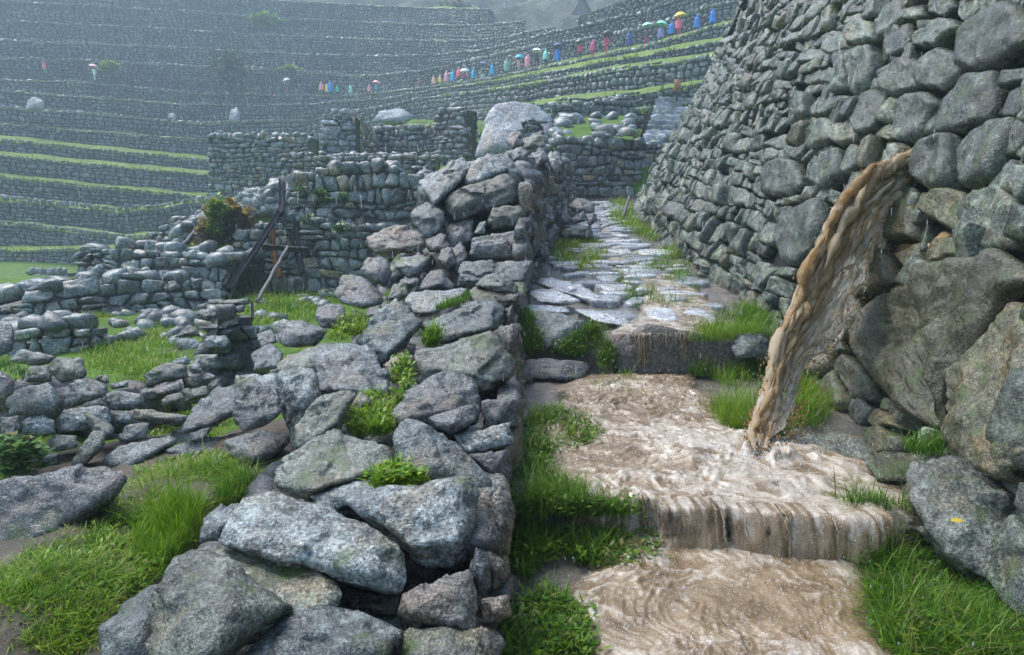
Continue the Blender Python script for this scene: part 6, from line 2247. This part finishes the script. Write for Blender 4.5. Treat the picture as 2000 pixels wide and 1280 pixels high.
def grass(name, poly, n, mode, label, h=.10, w=.006, bend=.8, mat='grass', t=(.5, .22), per=5, spread=.02, leaf=0, clump=.6, seed=0, ll=.05, lw=.009):
    rng = np.random.RandomState(seed + int(poly[0][0]) * 7 + int(poly[0][1]))
    b = base_points(poly, n, rng, mode, clump)
    if not len(b):
        return
    b2 = clumpify(b, rng, per, spread)
    hs = 1 + .5 * fbm(b2 * 3.0, 2, 5)
    V, F, tn = blades(b2, rng, h * hs, w, bend, rng.normal(t[0], t[1], len(b2)) + .15 * fbm(b2 * 2, 2, 8))
    V, F, tn = [V], [F], [tn]
    if leaf:
        lb = clumpify(b[rng.rand(len(b)) < leaf], rng, 9, spread * 1.3)
        lb[:, 2] += rng.uniform(.0, h * .8, len(lb))
        a, f, c = leaves(lb, rng, ll, lw, rng.normal(.55, .25, len(lb)))
        F.append(f + len(V[0])); V.append(a); tn.append(c)
    put(name, mesh(name, np.concatenate(V), np.concatenate(F), np.concatenate(tn), smooth=False), M[mat], None, label, 'grass', kind='stuff', centre=False)


# bare wet soil showing between the tufts on the left bank
xs_, ys_ = np.linspace(-3.4, -1.0, 70), np.linspace(1.9, 5.2, 90)
Xs, Ys = np.meshgrid(xs_, ys_, indexing='ij')
Zs = G(Xs, Ys) + fbm(np.stack([Xs, Ys, 0 * Xs], -1) * 2.2, 4, 2) * (sstep(.0, 3.0, np.abs(Xs - 1.3) - .6) * .05 + .012) + .012 * np.minimum(np.minimum(sstep(-3.4, -3.2, Xs), sstep(-1.0, -1.2, Xs)), np.minimum(sstep(1.9, 2.1, Ys), sstep(5.2, 5.0, Ys))) * 2 - .010 + .012 * fbm(np.stack([Xs, Ys, 0 * Xs], -1) * 9, 2, 6)
put('soil', mesh('soil', np.stack([Xs, Ys, Zs], -1).reshape(-1, 3), None, .5, quads=grid_faces(70, 90)), M['soil'], None, 'dark wet soil under the grass of the left bank', 'soil', kind='structure', centre=False)
grass('grass', [(0, 1120), (60, 1090), (130, 1030), (230, 985), (250, 935), (330, 880), (440, 820), (450, 880), (520, 925), (540, 950), (440, 990), (395, 1000), (390, 1060), (330, 1090), (310, 1130), (240, 1170), (190, 1225), (185, 1290), (0, 1290)],
      6200, 'ground', 'lush green grass and weeds on the bank at lower left', h=.062, w=.0055, bend=1.0, per=7, spread=.016, leaf=.10, ll=.038, lw=.006, clump=.8, t=(.62, .28))
grass('grass', [(300, 1110), (270, 1050), (330, 1010), (385, 1000), (395, 1040), (350, 1085)], 420, 'ground', 'thick upright grass tuft beside the pointed foreground boulder', h=.13, w=.006, bend=.5, per=9, spread=.02, t=(.6, .15), clump=0)
grass('grass', [(390, 900), (450, 930), (520, 930), (530, 955), (440, 985), (400, 960)], 320, 'ground', 'long arching grass under the small dark boulder', h=.13, w=.006, bend=1.0, per=7, spread=.025, t=(.5, .2), clump=.2)
grass('grass', [(250, 880), (330, 830), (430, 780), (450, 830), (420, 900), (300, 930)], 900, 'ground', 'pale yellowish grass on the bank beside the low wall', h=.06, w=.006, per=6, spread=.03, t=(.85, .2), leaf=.2)
grass('grass', [(0, 840), (40, 860), (45, 930), (0, 940)], 260, 'ground', 'dark grass in the shade of the low wall', h=.12, mat='grass_dark', per=6, spread=.03)
grass('grass', [(0, 712), (50, 712), (50, 745), (0, 735)], 160, (5.0, 4.6), 'small mossy grass cushion on the low wall', h=.07, mat='grass_dark', per=6, spread=.03, leaf=.3)
# between the boulders
grass('grass', [(684, 830), (700, 790), (740, 760), (790, 700), (808, 735), (800, 770), (765, 800), (762, 850), (715, 856), (690, 850)], 620, (4.55, 3.45), 'bright broad-leaved grass in the gap between the boulders', h=.085, w=.008, per=6, spread=.016, t=(.68, .2), leaf=.3, clump=.2, ll=.05, lw=.009)
grass('grass', [(700, 958), (720, 938), (780, 915), (800, 930), (830, 938), (810, 948)], 200, (2.85, 2.66), 'broad green weed tuft behind the square block', h=.055, w=.008, per=6, spread=.012, t=(.62, .15), leaf=.5, clump=.2)
grass('grass', [(640, 668), (655, 640), (700, 615), (725, 625), (715, 655), (670, 672)], 180, (5.6, 5.0), 'small yellowish plants between the mid boulders', h=.08, per=6, spread=.02, t=(.8, .2), leaf=.4)
grass('grass', [(850, 606), (880, 588), (915, 575), (918, 586), (880, 604)], 150, (6.2, 5.7), 'grass tuft on the flat pale slab of the tumbled wall', h=.07, per=6, spread=.02, t=(.5, .2), mat='grass_dark')
grass('grass', [(825, 680), (838, 655), (858, 660), (852, 678)], 60, (5.0, 4.8), 'tiny green sprig between two slabs of the tumbled wall', h=.09, w=.01, per=5, spread=.015, leaf=.6)
# along the path
grass('grass', [(1010, 620), (1035, 615), (1045, 660), (1070, 690), (1110, 672), (1160, 640), (1190, 650), (1195, 700), (1185, 735), (1150, 700), (1060, 690), (1020, 700)], 1500, (6.7, 6.08), 'grass bank on the left of the second step', h=.12, per=5, spread=.03, mat='grass_dark', t=(.5, .25), leaf=.25, clump=.2)
grass('grass', [(1018, 880), (1030, 815), (1080, 800), (1130, 820), (1170, 850), (1140, 880), (1060, 890)], 700, 'path', 'grass clump at the left side of the middle pool', h=.11, per=6, spread=.03, mat='grass_dark', leaf=.3, clump=.4)
grass('grass', [(1150, 770), (1170, 730), (1230, 735), (1240, 770), (1190, 780)], 150, 'path', 'sparse grass under the narrow fall', h=.09, per=6, spread=.03, clump=.5)
grass('grass', [(1005, 900), (1050, 895), (1130, 960), (1180, 1000), (1290, 1075), (1280, 1095), (1200, 1120), (1080, 1060), (1020, 1130), (1000, 1050)], 2400, 'path', 'trailing grass over the left end of the first step', h=.11, per=5, spread=.028, mat='grass_dark', t=(.55, .28), leaf=.12, clump=.6)
grass('grass', [(960, 1290), (965, 1230), (1010, 1180), (1060, 1150), (1140, 1200), (1150, 1290)], 1500, 'path', 'weedy grass at the foot of the tumbled wall, bottom middle', h=.085, per=5, spread=.022, mat='grass_dark', t=(.5, .28), leaf=.35, clump=.6, ll=.05, lw=.009)
grass('grass', [(1330, 705), (1400, 660), (1500, 665), (1560, 720), (1600, 745), (1612, 800), (1560, 850), (1540, 830), (1500, 850), (1400, 830), (1390, 790), (1440, 760)], 3400, 'path', 'soft green grass between the water jet and the second step', h=.13, w=.005, per=6, spread=.03, t=(.5, .22), clump=.15)
grass('grass', [(1340, 655), (1390, 600), (1450, 585), (1510, 620), (1515, 655), (1450, 655)], 1200, 'path', 'grass patch on the upper path by the wall foot', h=.10, per=6, spread=.04, t=(.45, .22), clump=.3)
grass('grass', [(1265, 470), (1290, 450), (1325, 455), (1350, 500), (1330, 520), (1290, 490)], 520, 'path', 'grass at the wall foot halfway up the path', h=.16, w=.010, per=7, spread=.06, t=(.58, .2), clump=.1)
grass('grass', [(1185, 400), (1230, 385), (1240, 430), (1275, 465), (1225, 450), (1195, 430)], 500, 'path', 'bright grass at the wall foot near the path head', h=.18, w=.016, per=7, spread=.08, t=(.65, .2), clump=.1)
grass('grass', [(1075, 470), (1160, 460), (1175, 500), (1150, 530), (1090, 510)], 620, 'path', 'bright moss and grass among the paving left of the path', h=.12, w=.012, per=7, spread=.07, t=(.72, .18), clump=.1)
grass('grass', [(1190, 540), (1260, 470), (1340, 520), (1370, 580), (1340, 600), (1240, 600)], 420, 'path', 'scattered grass in the joints of the upper paving', h=.11, w=.010, per=7, spread=.05, t=(.5, .2), clump=1.2)
grass('grass', [(1640, 1100), (1650, 1020), (1700, 1000), (1760, 1010), (1790, 1060), (1830, 1120), (1760, 1130)], 1500, 'path', 'dark glossy grass clump at the right end of the first step', h=.13, w=.007, per=6, spread=.03, mat='grass_dark', t=(.45, .25), clump=.1)
grass('grass', [(1690, 1130), (1800, 1100), (1900, 1110), (2000, 1150), (2000, 1290), (1750, 1290), (1720, 1200)], 3400, 'path', 'deep green grass in the lower right corner', h=.105, w=.0055, bend=1.1, per=7, spread=.035, mat='grass_dark', t=(.55, .28), clump=.4, leaf=.02)
grass('grass', [(1770, 870), (1800, 850), (1850, 860), (1850, 890), (1790, 890)], 240, (3.9, 3.6), 'grass tuft in the crevice under the big slab', h=.07, per=6, spread=.025, mat='grass_dark', clump=.1)
# courtyard
grass('grass', [(180, 690), (240, 660), (330, 620), (400, 640), (360, 690), (300, 740), (240, 750), (200, 720)], 2600, 'ground', 'short worn turf in the grassy courtyard', h=.10, w=.016, per=6, spread=.12, t=(.6, .22), clump=.2)
grass('grass', [(400, 580), (500, 555), (640, 555), (650, 600), (560, 650), (500, 640), (500, 600)], 2600, 'ground', 'vivid grass at the feet of the timber props', h=.16, w=.022, per=6, spread=.15, t=(.62, .2), clump=.1)
grass('grass', [(30, 640), (200, 612), (300, 598), (300, 608), (200, 626), (40, 650)], 900, 'ground', 'bright narrow grass strip along the low ruin wall', h=.12, w=.018, per=6, spread=.1, t=(.78, .15), clump=0)

# ------------------------------------------------------------------ bushes on the ruins


def bush(name, label, c, r, n, mat, rng, leaf=.12, drop=0.0, stem=True):
    t = empty(name, np.asarray(c) - np.array([0, 0, r[2]]), label, 'bush')
    d = rng.normal(size=(n, 3))
    d /= np.linalg.norm(d, axis=1)[:, None]
    rad = rng.rand(n) ** .45
    lump = 1 + .35 * fbm(d * 2.2 + 5, 2, 4)
    b = np.asarray(c) + d * (rad * lump)[:, None] * np.asarray(r)
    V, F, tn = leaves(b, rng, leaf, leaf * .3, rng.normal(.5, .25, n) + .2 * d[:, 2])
    put('foliage', mesh('foliage', V, F, tn, smooth=False), M[mat], t)
    if stem:
        bag = Bag()
        for k in range(7):
            e = np.asarray(c) + rng.normal(size=3) * np.asarray(r) * .35
            a = np.asarray(c) - np.array([0, 0, r[2] * 1.05]) + rng.normal(size=3) * .05
            ks = np.linspace(0, 1, 6)[:, None]
            P = a * (1 - ks) + e * ks + rng.normal(size=(6, 3)) * .02
            an = np.linspace(0, 6.283, 5, endpoint=False)
            Q = np.concatenate([P[i] + np.stack([np.cos(an), np.sin(an), 0 * an], -1) * (.03 * r[2]) * (1 - .7 * i / 5) for i in range(6)])
            Fq = []
            for i in range(5):
                for j in range(5):
                    x, y = i * 5 + j, i * 5 + (j + 1) % 5
                    Fq += [(x, y, y + 5), (x, y + 5, x + 5)]
            bag.add(Q, Fq, .5)
        put('stem', bag.mesh('stem'), M['wood'], t)
    return t


rb = np.random.RandomState(77)
bush('bush', 'lime green bush hanging on the crumbling bank', at(425, 412, 18.0), (.30, .26, .36), 520, 'lime', rb, .17)
bush('bush', 'dry brown grass hanging down the crumbling bank', at(450, 440, 18.5), (.72, .3, .60), 1100, 'dry', rb, .30)
bush('bush', 'olive and brown weeds at the foot of the dry grass', at(402, 468, 18.2), (.30, .25, .55), 420, 'dry', rb, .2)
bush('bush', 'small lime sprig under the brown grass', at(422, 446, 18.0), (.22, .2, .3), 350, 'lime', rb, .13)
bush('bush', 'dim dark shrub on the terraces, blurred by rain', at(448, 135, 83.5), (2.7, 1.2, 2.6), 900, 'shrub', rb, .55)
bush('bush', 'yellowish plant beside the walker with the pink umbrella', at(216, 132, 82), (1.25, .6, .55), 420, 'lime', rb, .6)
bush('bush', 'yellowish plant above the red trousered walker', at(566, 140, 90.5), (1.5, .6, .7), 460, 'lime', rb, .6)
bush('bush', 'dim green shrub high on the misty terraces', at(515, 42, 104), (2.6, 1.2, 1.3), 900, 'grass', rb, .6)
bush('bush', 'dark misty shrub near the top of the slope', at(890, 30, 112), (2.8, 1.5, 2.6), 1000, 'shrub', rb, .7)
for x, y, D, n in ((590, 375, 18.1, 90), (625, 382, 18.1, 130), (672, 388, 18.0, 160), (602, 432, 17.0, 130), (665, 448, 16.9, 150), (640, 395, 18.0, 90)):
    bush('wall_plant', {590: 'left small fern in the upper rubble wall', 625: 'dark fern high in the rubble wall', 672: 'hanging green plant in the middle of the rubble wall', 602: 'green plant beside the white round stone on the lower wall', 665: 'mossy plant along the ledge of the rubble wall', 640: 'small hanging fern between two larger ones'}[x],
         at(x, y, D), (.22, .12, .16), n, 'weed', rb, .12, stem=False)
bush('flower', 'small pinkish flower head at the corner of the tumbled wall', at(1014, 710, 5.9), (.055, .05, .03), 160, 'petal', rb, .03, stem=False)
bush('nettle', 'dark weeds in the left foreground below the low wall', at(30, 890, 4.3), (.22, .15, .16), 320, 'weed', rb, .09)
# yellow leaf on the ribbed boulder
p0 = at(1868, 1018, 2.72)
V = np.array([(-.035, 0, 0), (-.01, .028, .008), (.03, .012, .012), (.036, -.016, .006), (-.008, -.03, .004), (0, 0, .012)]) * .7 + p0
put('fallen_leaf', mesh('fallen_leaf', V, [(0, 4, 5), (4, 3, 5), (3, 2, 5), (2, 1, 5), (1, 0, 5)], .6, smooth=False), M['yellow_leaf'], None, 'single yellow leaf on the ribbed boulder at lower right', 'leaf')

# ------------------------------------------------------------------ walkers in the rain


def body_mesh(walk):
    """one continuous figure, 1.68 m tall, grown from a skeleton"""
    J = {'pel': (0, 0, .92, .13), 'bel': (0, .0, 1.08, .125), 'che': (0, .01, 1.28, .15), 'nec': (0, .01, 1.44, .055), 'hea': (0, -.01, 1.56, .098), 'top': (0, -.01, 1.63, .07)}
    E = [('pel', 'bel'), ('bel', 'che'), ('che', 'nec'), ('nec', 'hea'), ('hea', 'top')]
    for s, n in ((-1, 'l'), (1, 'r')):
        st = walk * s
        J.update({'hip' + n: (s * .10, 0, .86, .095), 'kne' + n: (s * .11, -.10 * st - .02, .48, .062), 'ank' + n: (s * .11, .12 * -st + .02, .08, .042), 'toe' + n: (s * .12, .12 * -st - .14, .035, .035),
                  'sho' + n: (s * .19, .02, 1.38, .065), 'elb' + n: (s * .26, .06 * st, 1.12, .048), 'wri' + n: (s * .20, -.16 + .05 * st, .98, .034), 'han' + n: (s * .18, -.24, .98, .036)})
        E += [('pel', 'hip' + n), ('hip' + n, 'kne' + n), ('kne' + n, 'ank' + n), ('ank' + n, 'toe' + n), ('che', 'sho' + n), ('sho' + n, 'elb' + n), ('elb' + n, 'wri' + n), ('wri' + n, 'han' + n)]
    names = list(J)
    me = bpy.data.meshes.new('body')
    me.from_pydata([J[k][:3] for k in names], [(names.index(a), names.index(b)) for a, b in E], [])
    o = bpy.data.objects.new('body_tmp', me)
    COL.objects.link(o)
    o.modifiers.new('skin', 'SKIN')
    sub = o.modifiers.new('sub', 'SUBSURF')
    sub.levels = sub.render_levels = 1
    for i, k in enumerate(names):
        sv = me.skin_vertices[0].data[i]
        sv.radius = (J[k][3], J[k][3])
        sv.use_root = (k == 'pel')
    dg = bpy.context.evaluated_depsgraph_get()
    r = bpy.data.meshes.new_from_object(o.evaluated_get(dg))
    bpy.data.objects.remove(o)
    r.name = 'body'
    r.materials.clear()
    r.materials.append(M['cloth'])
    r.materials.append(M['skin'])
    for p in r.polygons:
        p.use_smooth = True
        p.material_index = 1 if (p.center.z > 1.45 or (abs(p.center.y + .24) < .06 and .9 < p.center.z < 1.03)) else 0
    return r


BODY = [body_mesh(1.0), body_mesh(-1.0), body_mesh(.2)]


def cloth_shell(prof, seed, m=22, front=0.0):
    rng = np.random.RandomState(seed)
    V, F = lathe(prof, m, (0, 0, 0))
    z = V[:, 2]
    a = np.arctan2(V[:, 1], V[:, 0])
    r = np.hypot(V[:, 0], V[:, 1])
    fold = 1 + .10 * np.sin(a * 5 + seed) * sstep(1.3, .6, z) + .06 * np.sin(a * 9 + seed * 2) * sstep(1.2, .5, z)
    sq = np.where(z > 1.1, .72, .85)
    V = np.stack([np.cos(a) * r * fold, np.sin(a) * r * fold * sq - .02, z + .05 * np.sin(a * 3 + seed) * (z < .7)], -1)
    return mesh('poncho', V, F, .5)


PONCHO = [cloth_shell([(.29, .66), (.30, .85), (.30, 1.08), (.29, 1.26), (.255, 1.38), (.10, 1.465), (.12, 1.57), (.115, 1.65), (.075, 1.71), (.01, 1.73)], 3)] + [cloth_shell([(.31, .42), (.31, .62), (.30, .85), (.30, 1.08), (.29, 1.26), (.255, 1.38), (.10, 1.465), (.12, 1.57), (.115, 1.65), (.075, 1.71), (.01, 1.73)], s) for s in (1, 4)]
JACKET = [cloth_shell([(.235, .80), (.225, .95), (.225, 1.12), (.24, 1.27), (.215, 1.39), (.10, 1.46), (.07, 1.47)], s) for s in (2, 5)]


def umb_mesh():
    m = 16
    V, F = [], []
    prof = [(.002, .30), (.15, .275), (.30, .20), (.43, .08), (.50, -.02)]
    for r, z in prof:
        a = np.linspace(0, 2 * np.pi, m, endpoint=False)
        sc = np.where(np.arange(m) % 2 == 0, 1.0, .95)
        V.append(np.stack([np.cos(a) * r * sc, np.sin(a) * r * sc, np.full(m, z) + (sc < 1) * .03 * r / .5], -1))
    V = np.concatenate(V)
    for k in range(4):
        for i in range(m):
            x, y = k * m + i, k * m + (i + 1) % m
            F += [(x, y, y + m), (x, y + m, x + m)]
    n = len(V)
    V2 = V - np.array([0, 0, .012])
    return mesh('canopy', np.vstack([V, V2]), np.vstack([F, np.array(F)[:, ::-1] + n]), .5)


UMB = umb_mesh()
_v, _f = lathe([(.012, -.72), (.012, .36), (.004, .40)], 7, (0, 0, 0))
SHAFT = mesh('shaft', _v, _f, .5)
for me_ in PONCHO + JACKET + [UMB]:
    me_.materials.append(M['cloth'])
SHAFT.materials.append(M['wood'])

C_ = dict(pink=(.78, .13, .18), rose=(.80, .30, .36), mag=(.62, .05, .18), red=(.60, .03, .05), blue=(.01, .19, .62), cyan=(.02, .36, .66), navy=(.02, .06, .20), green=(.02, .42, .22), mint=(.25, .66, .50), sage=(.22, .42, .32),
          yellow=(.80, .58, .04), peach=(.82, .48, .34), white=(.78, .80, .80), grey=(.42, .44, .48), dark=(.03, .035, .045), violet=(.25, .22, .50), sky=(.42, .62, .74), black=(.015, .015, .018), brown=(.25, .04, .05))
# px, feet py, top py, garment, colour, trouser colour, umbrella, label
PPL = [
    (88, 143, 123, 'p', 'pink', 'green', None, 'walker in a bright pink poncho alone at the far left'),
    (185, 156, 131, 'j', 'white', 'white', 'rose', 'walker dressed in white under a pink umbrella'),
    (561, 184, 158, 'j', 'dark', 'mag', 'grey', 'walker in red trousers and dark jacket under a grey umbrella'),
    (628, 187, 160, 'p', 'rose', 'dark', None, 'walker in a salmon pink poncho leading the left cluster'),
    (639, 186, 163, 'p', 'yellow', 'dark', None, 'walker in a yellow poncho behind the salmon pink one'),
    (646, 187, 158, 'p', 'blue', 'dark', None, 'walker in a blue poncho next to the yellow one'),
    (659, 188, 166, 'p', 'green', 'dark', None, 'short walker in a dark green poncho after the blue one'),
    (685, 187, 165, 'p', 'mint', 'green', None, 'lone walker in a mint green poncho'),
    (722, 189, 170, 'p', 'rose', 'dark', None, 'walker in a faded pink poncho beside a pink umbrella'),
    (736, 191, 171, 'p', 'cyan', 'dark', 'rose', 'walker in blue poncho holding a pink umbrella'),
    (820, 178, 160, 'p', 'brown', 'dark', None, 'crouching walker in dark red before the dense group'),
    (847, 170, 148, 'p', 'peach', 'dark', None, 'walker in a peach poncho at the start of the dense group'),
    (860, 169, 151, 'p', 'yellow', 'white', None, 'small walker in yellow after the peach poncho'),
    (872, 170, 138, 'p', 'rose', 'white', None, 'tall walker in pink poncho with white trousers'),
    (884, 166, 137, 'p', 'cyan', 'dark', None, 'walker in a cyan poncho inside the dense group'),
    (896, 162, 132, 'p', 'pink', 'dark', None, 'walker in a pink hooded poncho after the cyan one'),
    (907, 163, 142, 'j', 'mag', 'dark', 'white', 'walker in magenta under a white umbrella'),
    (925, 160, 134, 'p', 'cyan', 'dark', None, 'walker in a light blue poncho before the white trousers'),
    (943, 158, 128, 'j', 'black', 'white', 'violet', 'walker in black jacket and white trousers under violet umbrella'),
    (961, 154, 124, 'p', 'cyan', 'dark', None, 'walker in a sky blue poncho before the sage green one'),
    (990, 147, 115, 'p', 'sage', 'dark', None, 'walker in a sage green poncho'),
    (1014, 142, 113, 'j', 'rose', 'grey', 'cyan', 'walker in pink and grey under a blue umbrella'),
    (1031, 138, 106, 'p', 'rose', 'white', None, 'walker in pale pink poncho between two umbrellas'),
    (1048, 134, 101, 'j', 'black', 'dark', 'white', 'walker all in black under a white umbrella'),
    (1066, 131, 95, 'p', 'mint', 'dark', None, 'walker in a whitish green poncho with raised hood'),
    (1089, 127, 92, 'p', 'blue', 'sky', 'navy', 'walker in blue with pale blue trousers under dark umbrella'),
    (1132, 119, 83, 'j', 'red', 'dark', 'dark', 'walker in red jacket under a dark umbrella'),
    (1157, 113, 78, 'p', 'mag', 'red', None, 'walker in a magenta poncho without an umbrella'),
    (1184, 108, 68, 'j', 'red', 'red', 'black', 'walker all in red under a black umbrella'),
    (1229, 98, 60, 'p', 'navy', 'dark', None, 'bulky walker in a navy poncho'),
    (1262, 91, 52, 'j', 'dark', 'mag', 'sky', 'walker in dark top and red trousers under pale umbrella'),
    (1290, 82, 49, 'p', 'violet', 'green', 'mint', 'walker in violet under a pale green umbrella'),
    (1311, 75, 42, 'p', 'blue', 'dark', None, 'walker in blue half hidden behind the yellow umbrella'),
    (1325, 72, 32, 'p', 'pink', 'mag', 'yellow', 'walker in pink under the yellow umbrella'),
    (1360, 64, 29, 'p', 'blue', 'navy', None, 'walker in a royal blue poncho after the yellow umbrella'),
    (1391, 54, 17, 'p', 'blue', 'navy', None, 'rightmost walker in a long blue poncho by the wall'),
]
TP = TL[9][0]
TPx, TPy, _ = project(TP)


def build_people():
    rng = np.random.RandomState(6)
    for k, (px, fy, ty, g, colr, tro, umb, lab) in enumerate(PPL):
        i = np.argmin(np.abs(TPx - px))
        D = TP[i, 1] + .55
        foot = at(px, fy, D)
        edge = at(px, np.interp(px, TPx, TPy), TP[i, 1])
        foot[2] = max(edge[2] + .10, foot[2])
        head = at(px, ty, D)
        s = float(np.clip((head[2] - foot[2]) / 1.72, .72, 1.12))
        t = empty('person', foot, lab, 'person', group='walkers in the rain on the terrace path')
        rz = math.pi / 2 * (1 if rng.rand() < .7 else -1) + rng.normal() * .5
        if px > 950:
            rz = rng.normal() * .9 + .6
        t.rotation_euler = (0, 0, rz)
        t.scale = (s * 1.08, s * 1.08, s)

        def part(nm, me, c):
            o = bpy.data.objects.new(nm, me)
            COL.objects.link(o)
            o.parent = t
            o.color = (*[min(1.0, v * 1.25) for v in C_[c]], 1)
            return o
        part('body', BODY[k % 3], tro)
        part('poncho' if g == 'p' else 'jacket', PONCHO[k % 3] if g == 'p' else JACKET[k % 2], colr)
        if umb:
            u = empty('umbrella', foot + np.array([.04, -.12, 1.72 * s]), umb_label(colr, umb, lab), 'umbrella', group='umbrellas of the walkers')
            u.rotation_euler = (rng.normal() * .12, rng.normal() * .15, rng.rand() * 6)
            u.scale = (1.05, 1.05, 1.0)
            for nm, me, c in (('canopy', UMB, umb), ('shaft', SHAFT, 'dark')):
                o = bpy.data.objects.new(nm, me)
                COL.objects.link(o)
                o.parent = u
                o.color = (*[min(1.0, v * 1.25) for v in C_[c]], 1)


UMB_NAME = {'rose': 'pink', 'sky': 'pale blue', 'cyan': 'bright blue', 'mint': 'pale green', 'dark': 'charcoal'}


def umb_label(colr, umb, lab):
    who = lab.replace('walker ', '').split(' under ')[0].split(' holding ')[0]
    return '%s umbrella held by the walker %s' % (UMB_NAME.get(umb, umb), who)


build_people()

# ------------------------------------------------------------------ falling rain and the misty air


def build_rain():
    rng = np.random.RandomState(9)
    n = 5200
    Y = rng.uniform(3.0, 26, n)
    px = rng.uniform(-60, 2060, n)
    py = rng.uniform(-40, 1000, n)
    keep = rng.rand(n) < np.where(py < 520, 1.0, .25)
    c = at(px, py, Y)[keep]
    c[:, 0] += rng.normal(size=len(c)) * .5
    m = len(c)
    L = rng.uniform(.03, .075, m) * (.6 + .06 * c[:, 1])
    w = rng.uniform(.0016, .0030, m) * (.6 + .07 * c[:, 1])
    d = np.stack([rng.normal(.02, .015, m), 0 * L, -np.ones(m)], -1)
    a = np.linspace(0, 2 * np.pi, 4, endpoint=False)
    ring = np.stack([np.cos(a), np.sin(a), 0 * a], -1)
    V = np.concatenate([(c - d * L[:, None] * .5)[:, None], (c + d * L[:, None] * .25)[:, None] + ring[None] * w[:, None, None], (c + d * L[:, None] * .5)[:, None]], 1)
    F = []
    for i in range(4):
        j = (i + 1) % 4
        F += [(0, 1 + i, 1 + j), (5, 1 + j, 1 + i)]
    Fi = (np.array(F)[None] + (np.arange(m) * 6)[:, None, None]).reshape(-1, 3)
    put('rain', mesh('rain', V.reshape(-1, 3), Fi, None), M['drop'], None, 'drops of heavy rain falling through the air', 'rain', kind='stuff', centre=False)


build_rain()

hz = bpy.data.materials.new('rain_haze')
hz.use_nodes = True
ht_ = hz.node_tree
ht_.nodes.clear()
ho = ht_.nodes.new('ShaderNodeOutputMaterial')
hv = ht_.nodes.new('ShaderNodeVolumePrincipled')
hv.inputs['Color'].default_value = (.68, .85, 1.0, 1)
hv.inputs['Density'].default_value = HAZE
hv.inputs['Anisotropy'].default_value = .2
ht_.links.new(hv.outputs[0], ho.inputs['Volume'])
x0, x1, y0, y1, z0, z1 = -200, 200, -130, 250, -6, 100
V = [(x, y, z) for x in (x0, x1) for y in (y0, y1) for z in (z0, z1)]
put('haze', mesh('haze', V, None, quads=[[0, 1, 3, 2], [4, 6, 7, 5], [0, 4, 5, 1], [2, 3, 7, 6], [0, 2, 6, 4], [1, 5, 7, 3]], smooth=False), hz, None, 'rain mist filling the air over the whole site', 'haze', kind='stuff', centre=False)
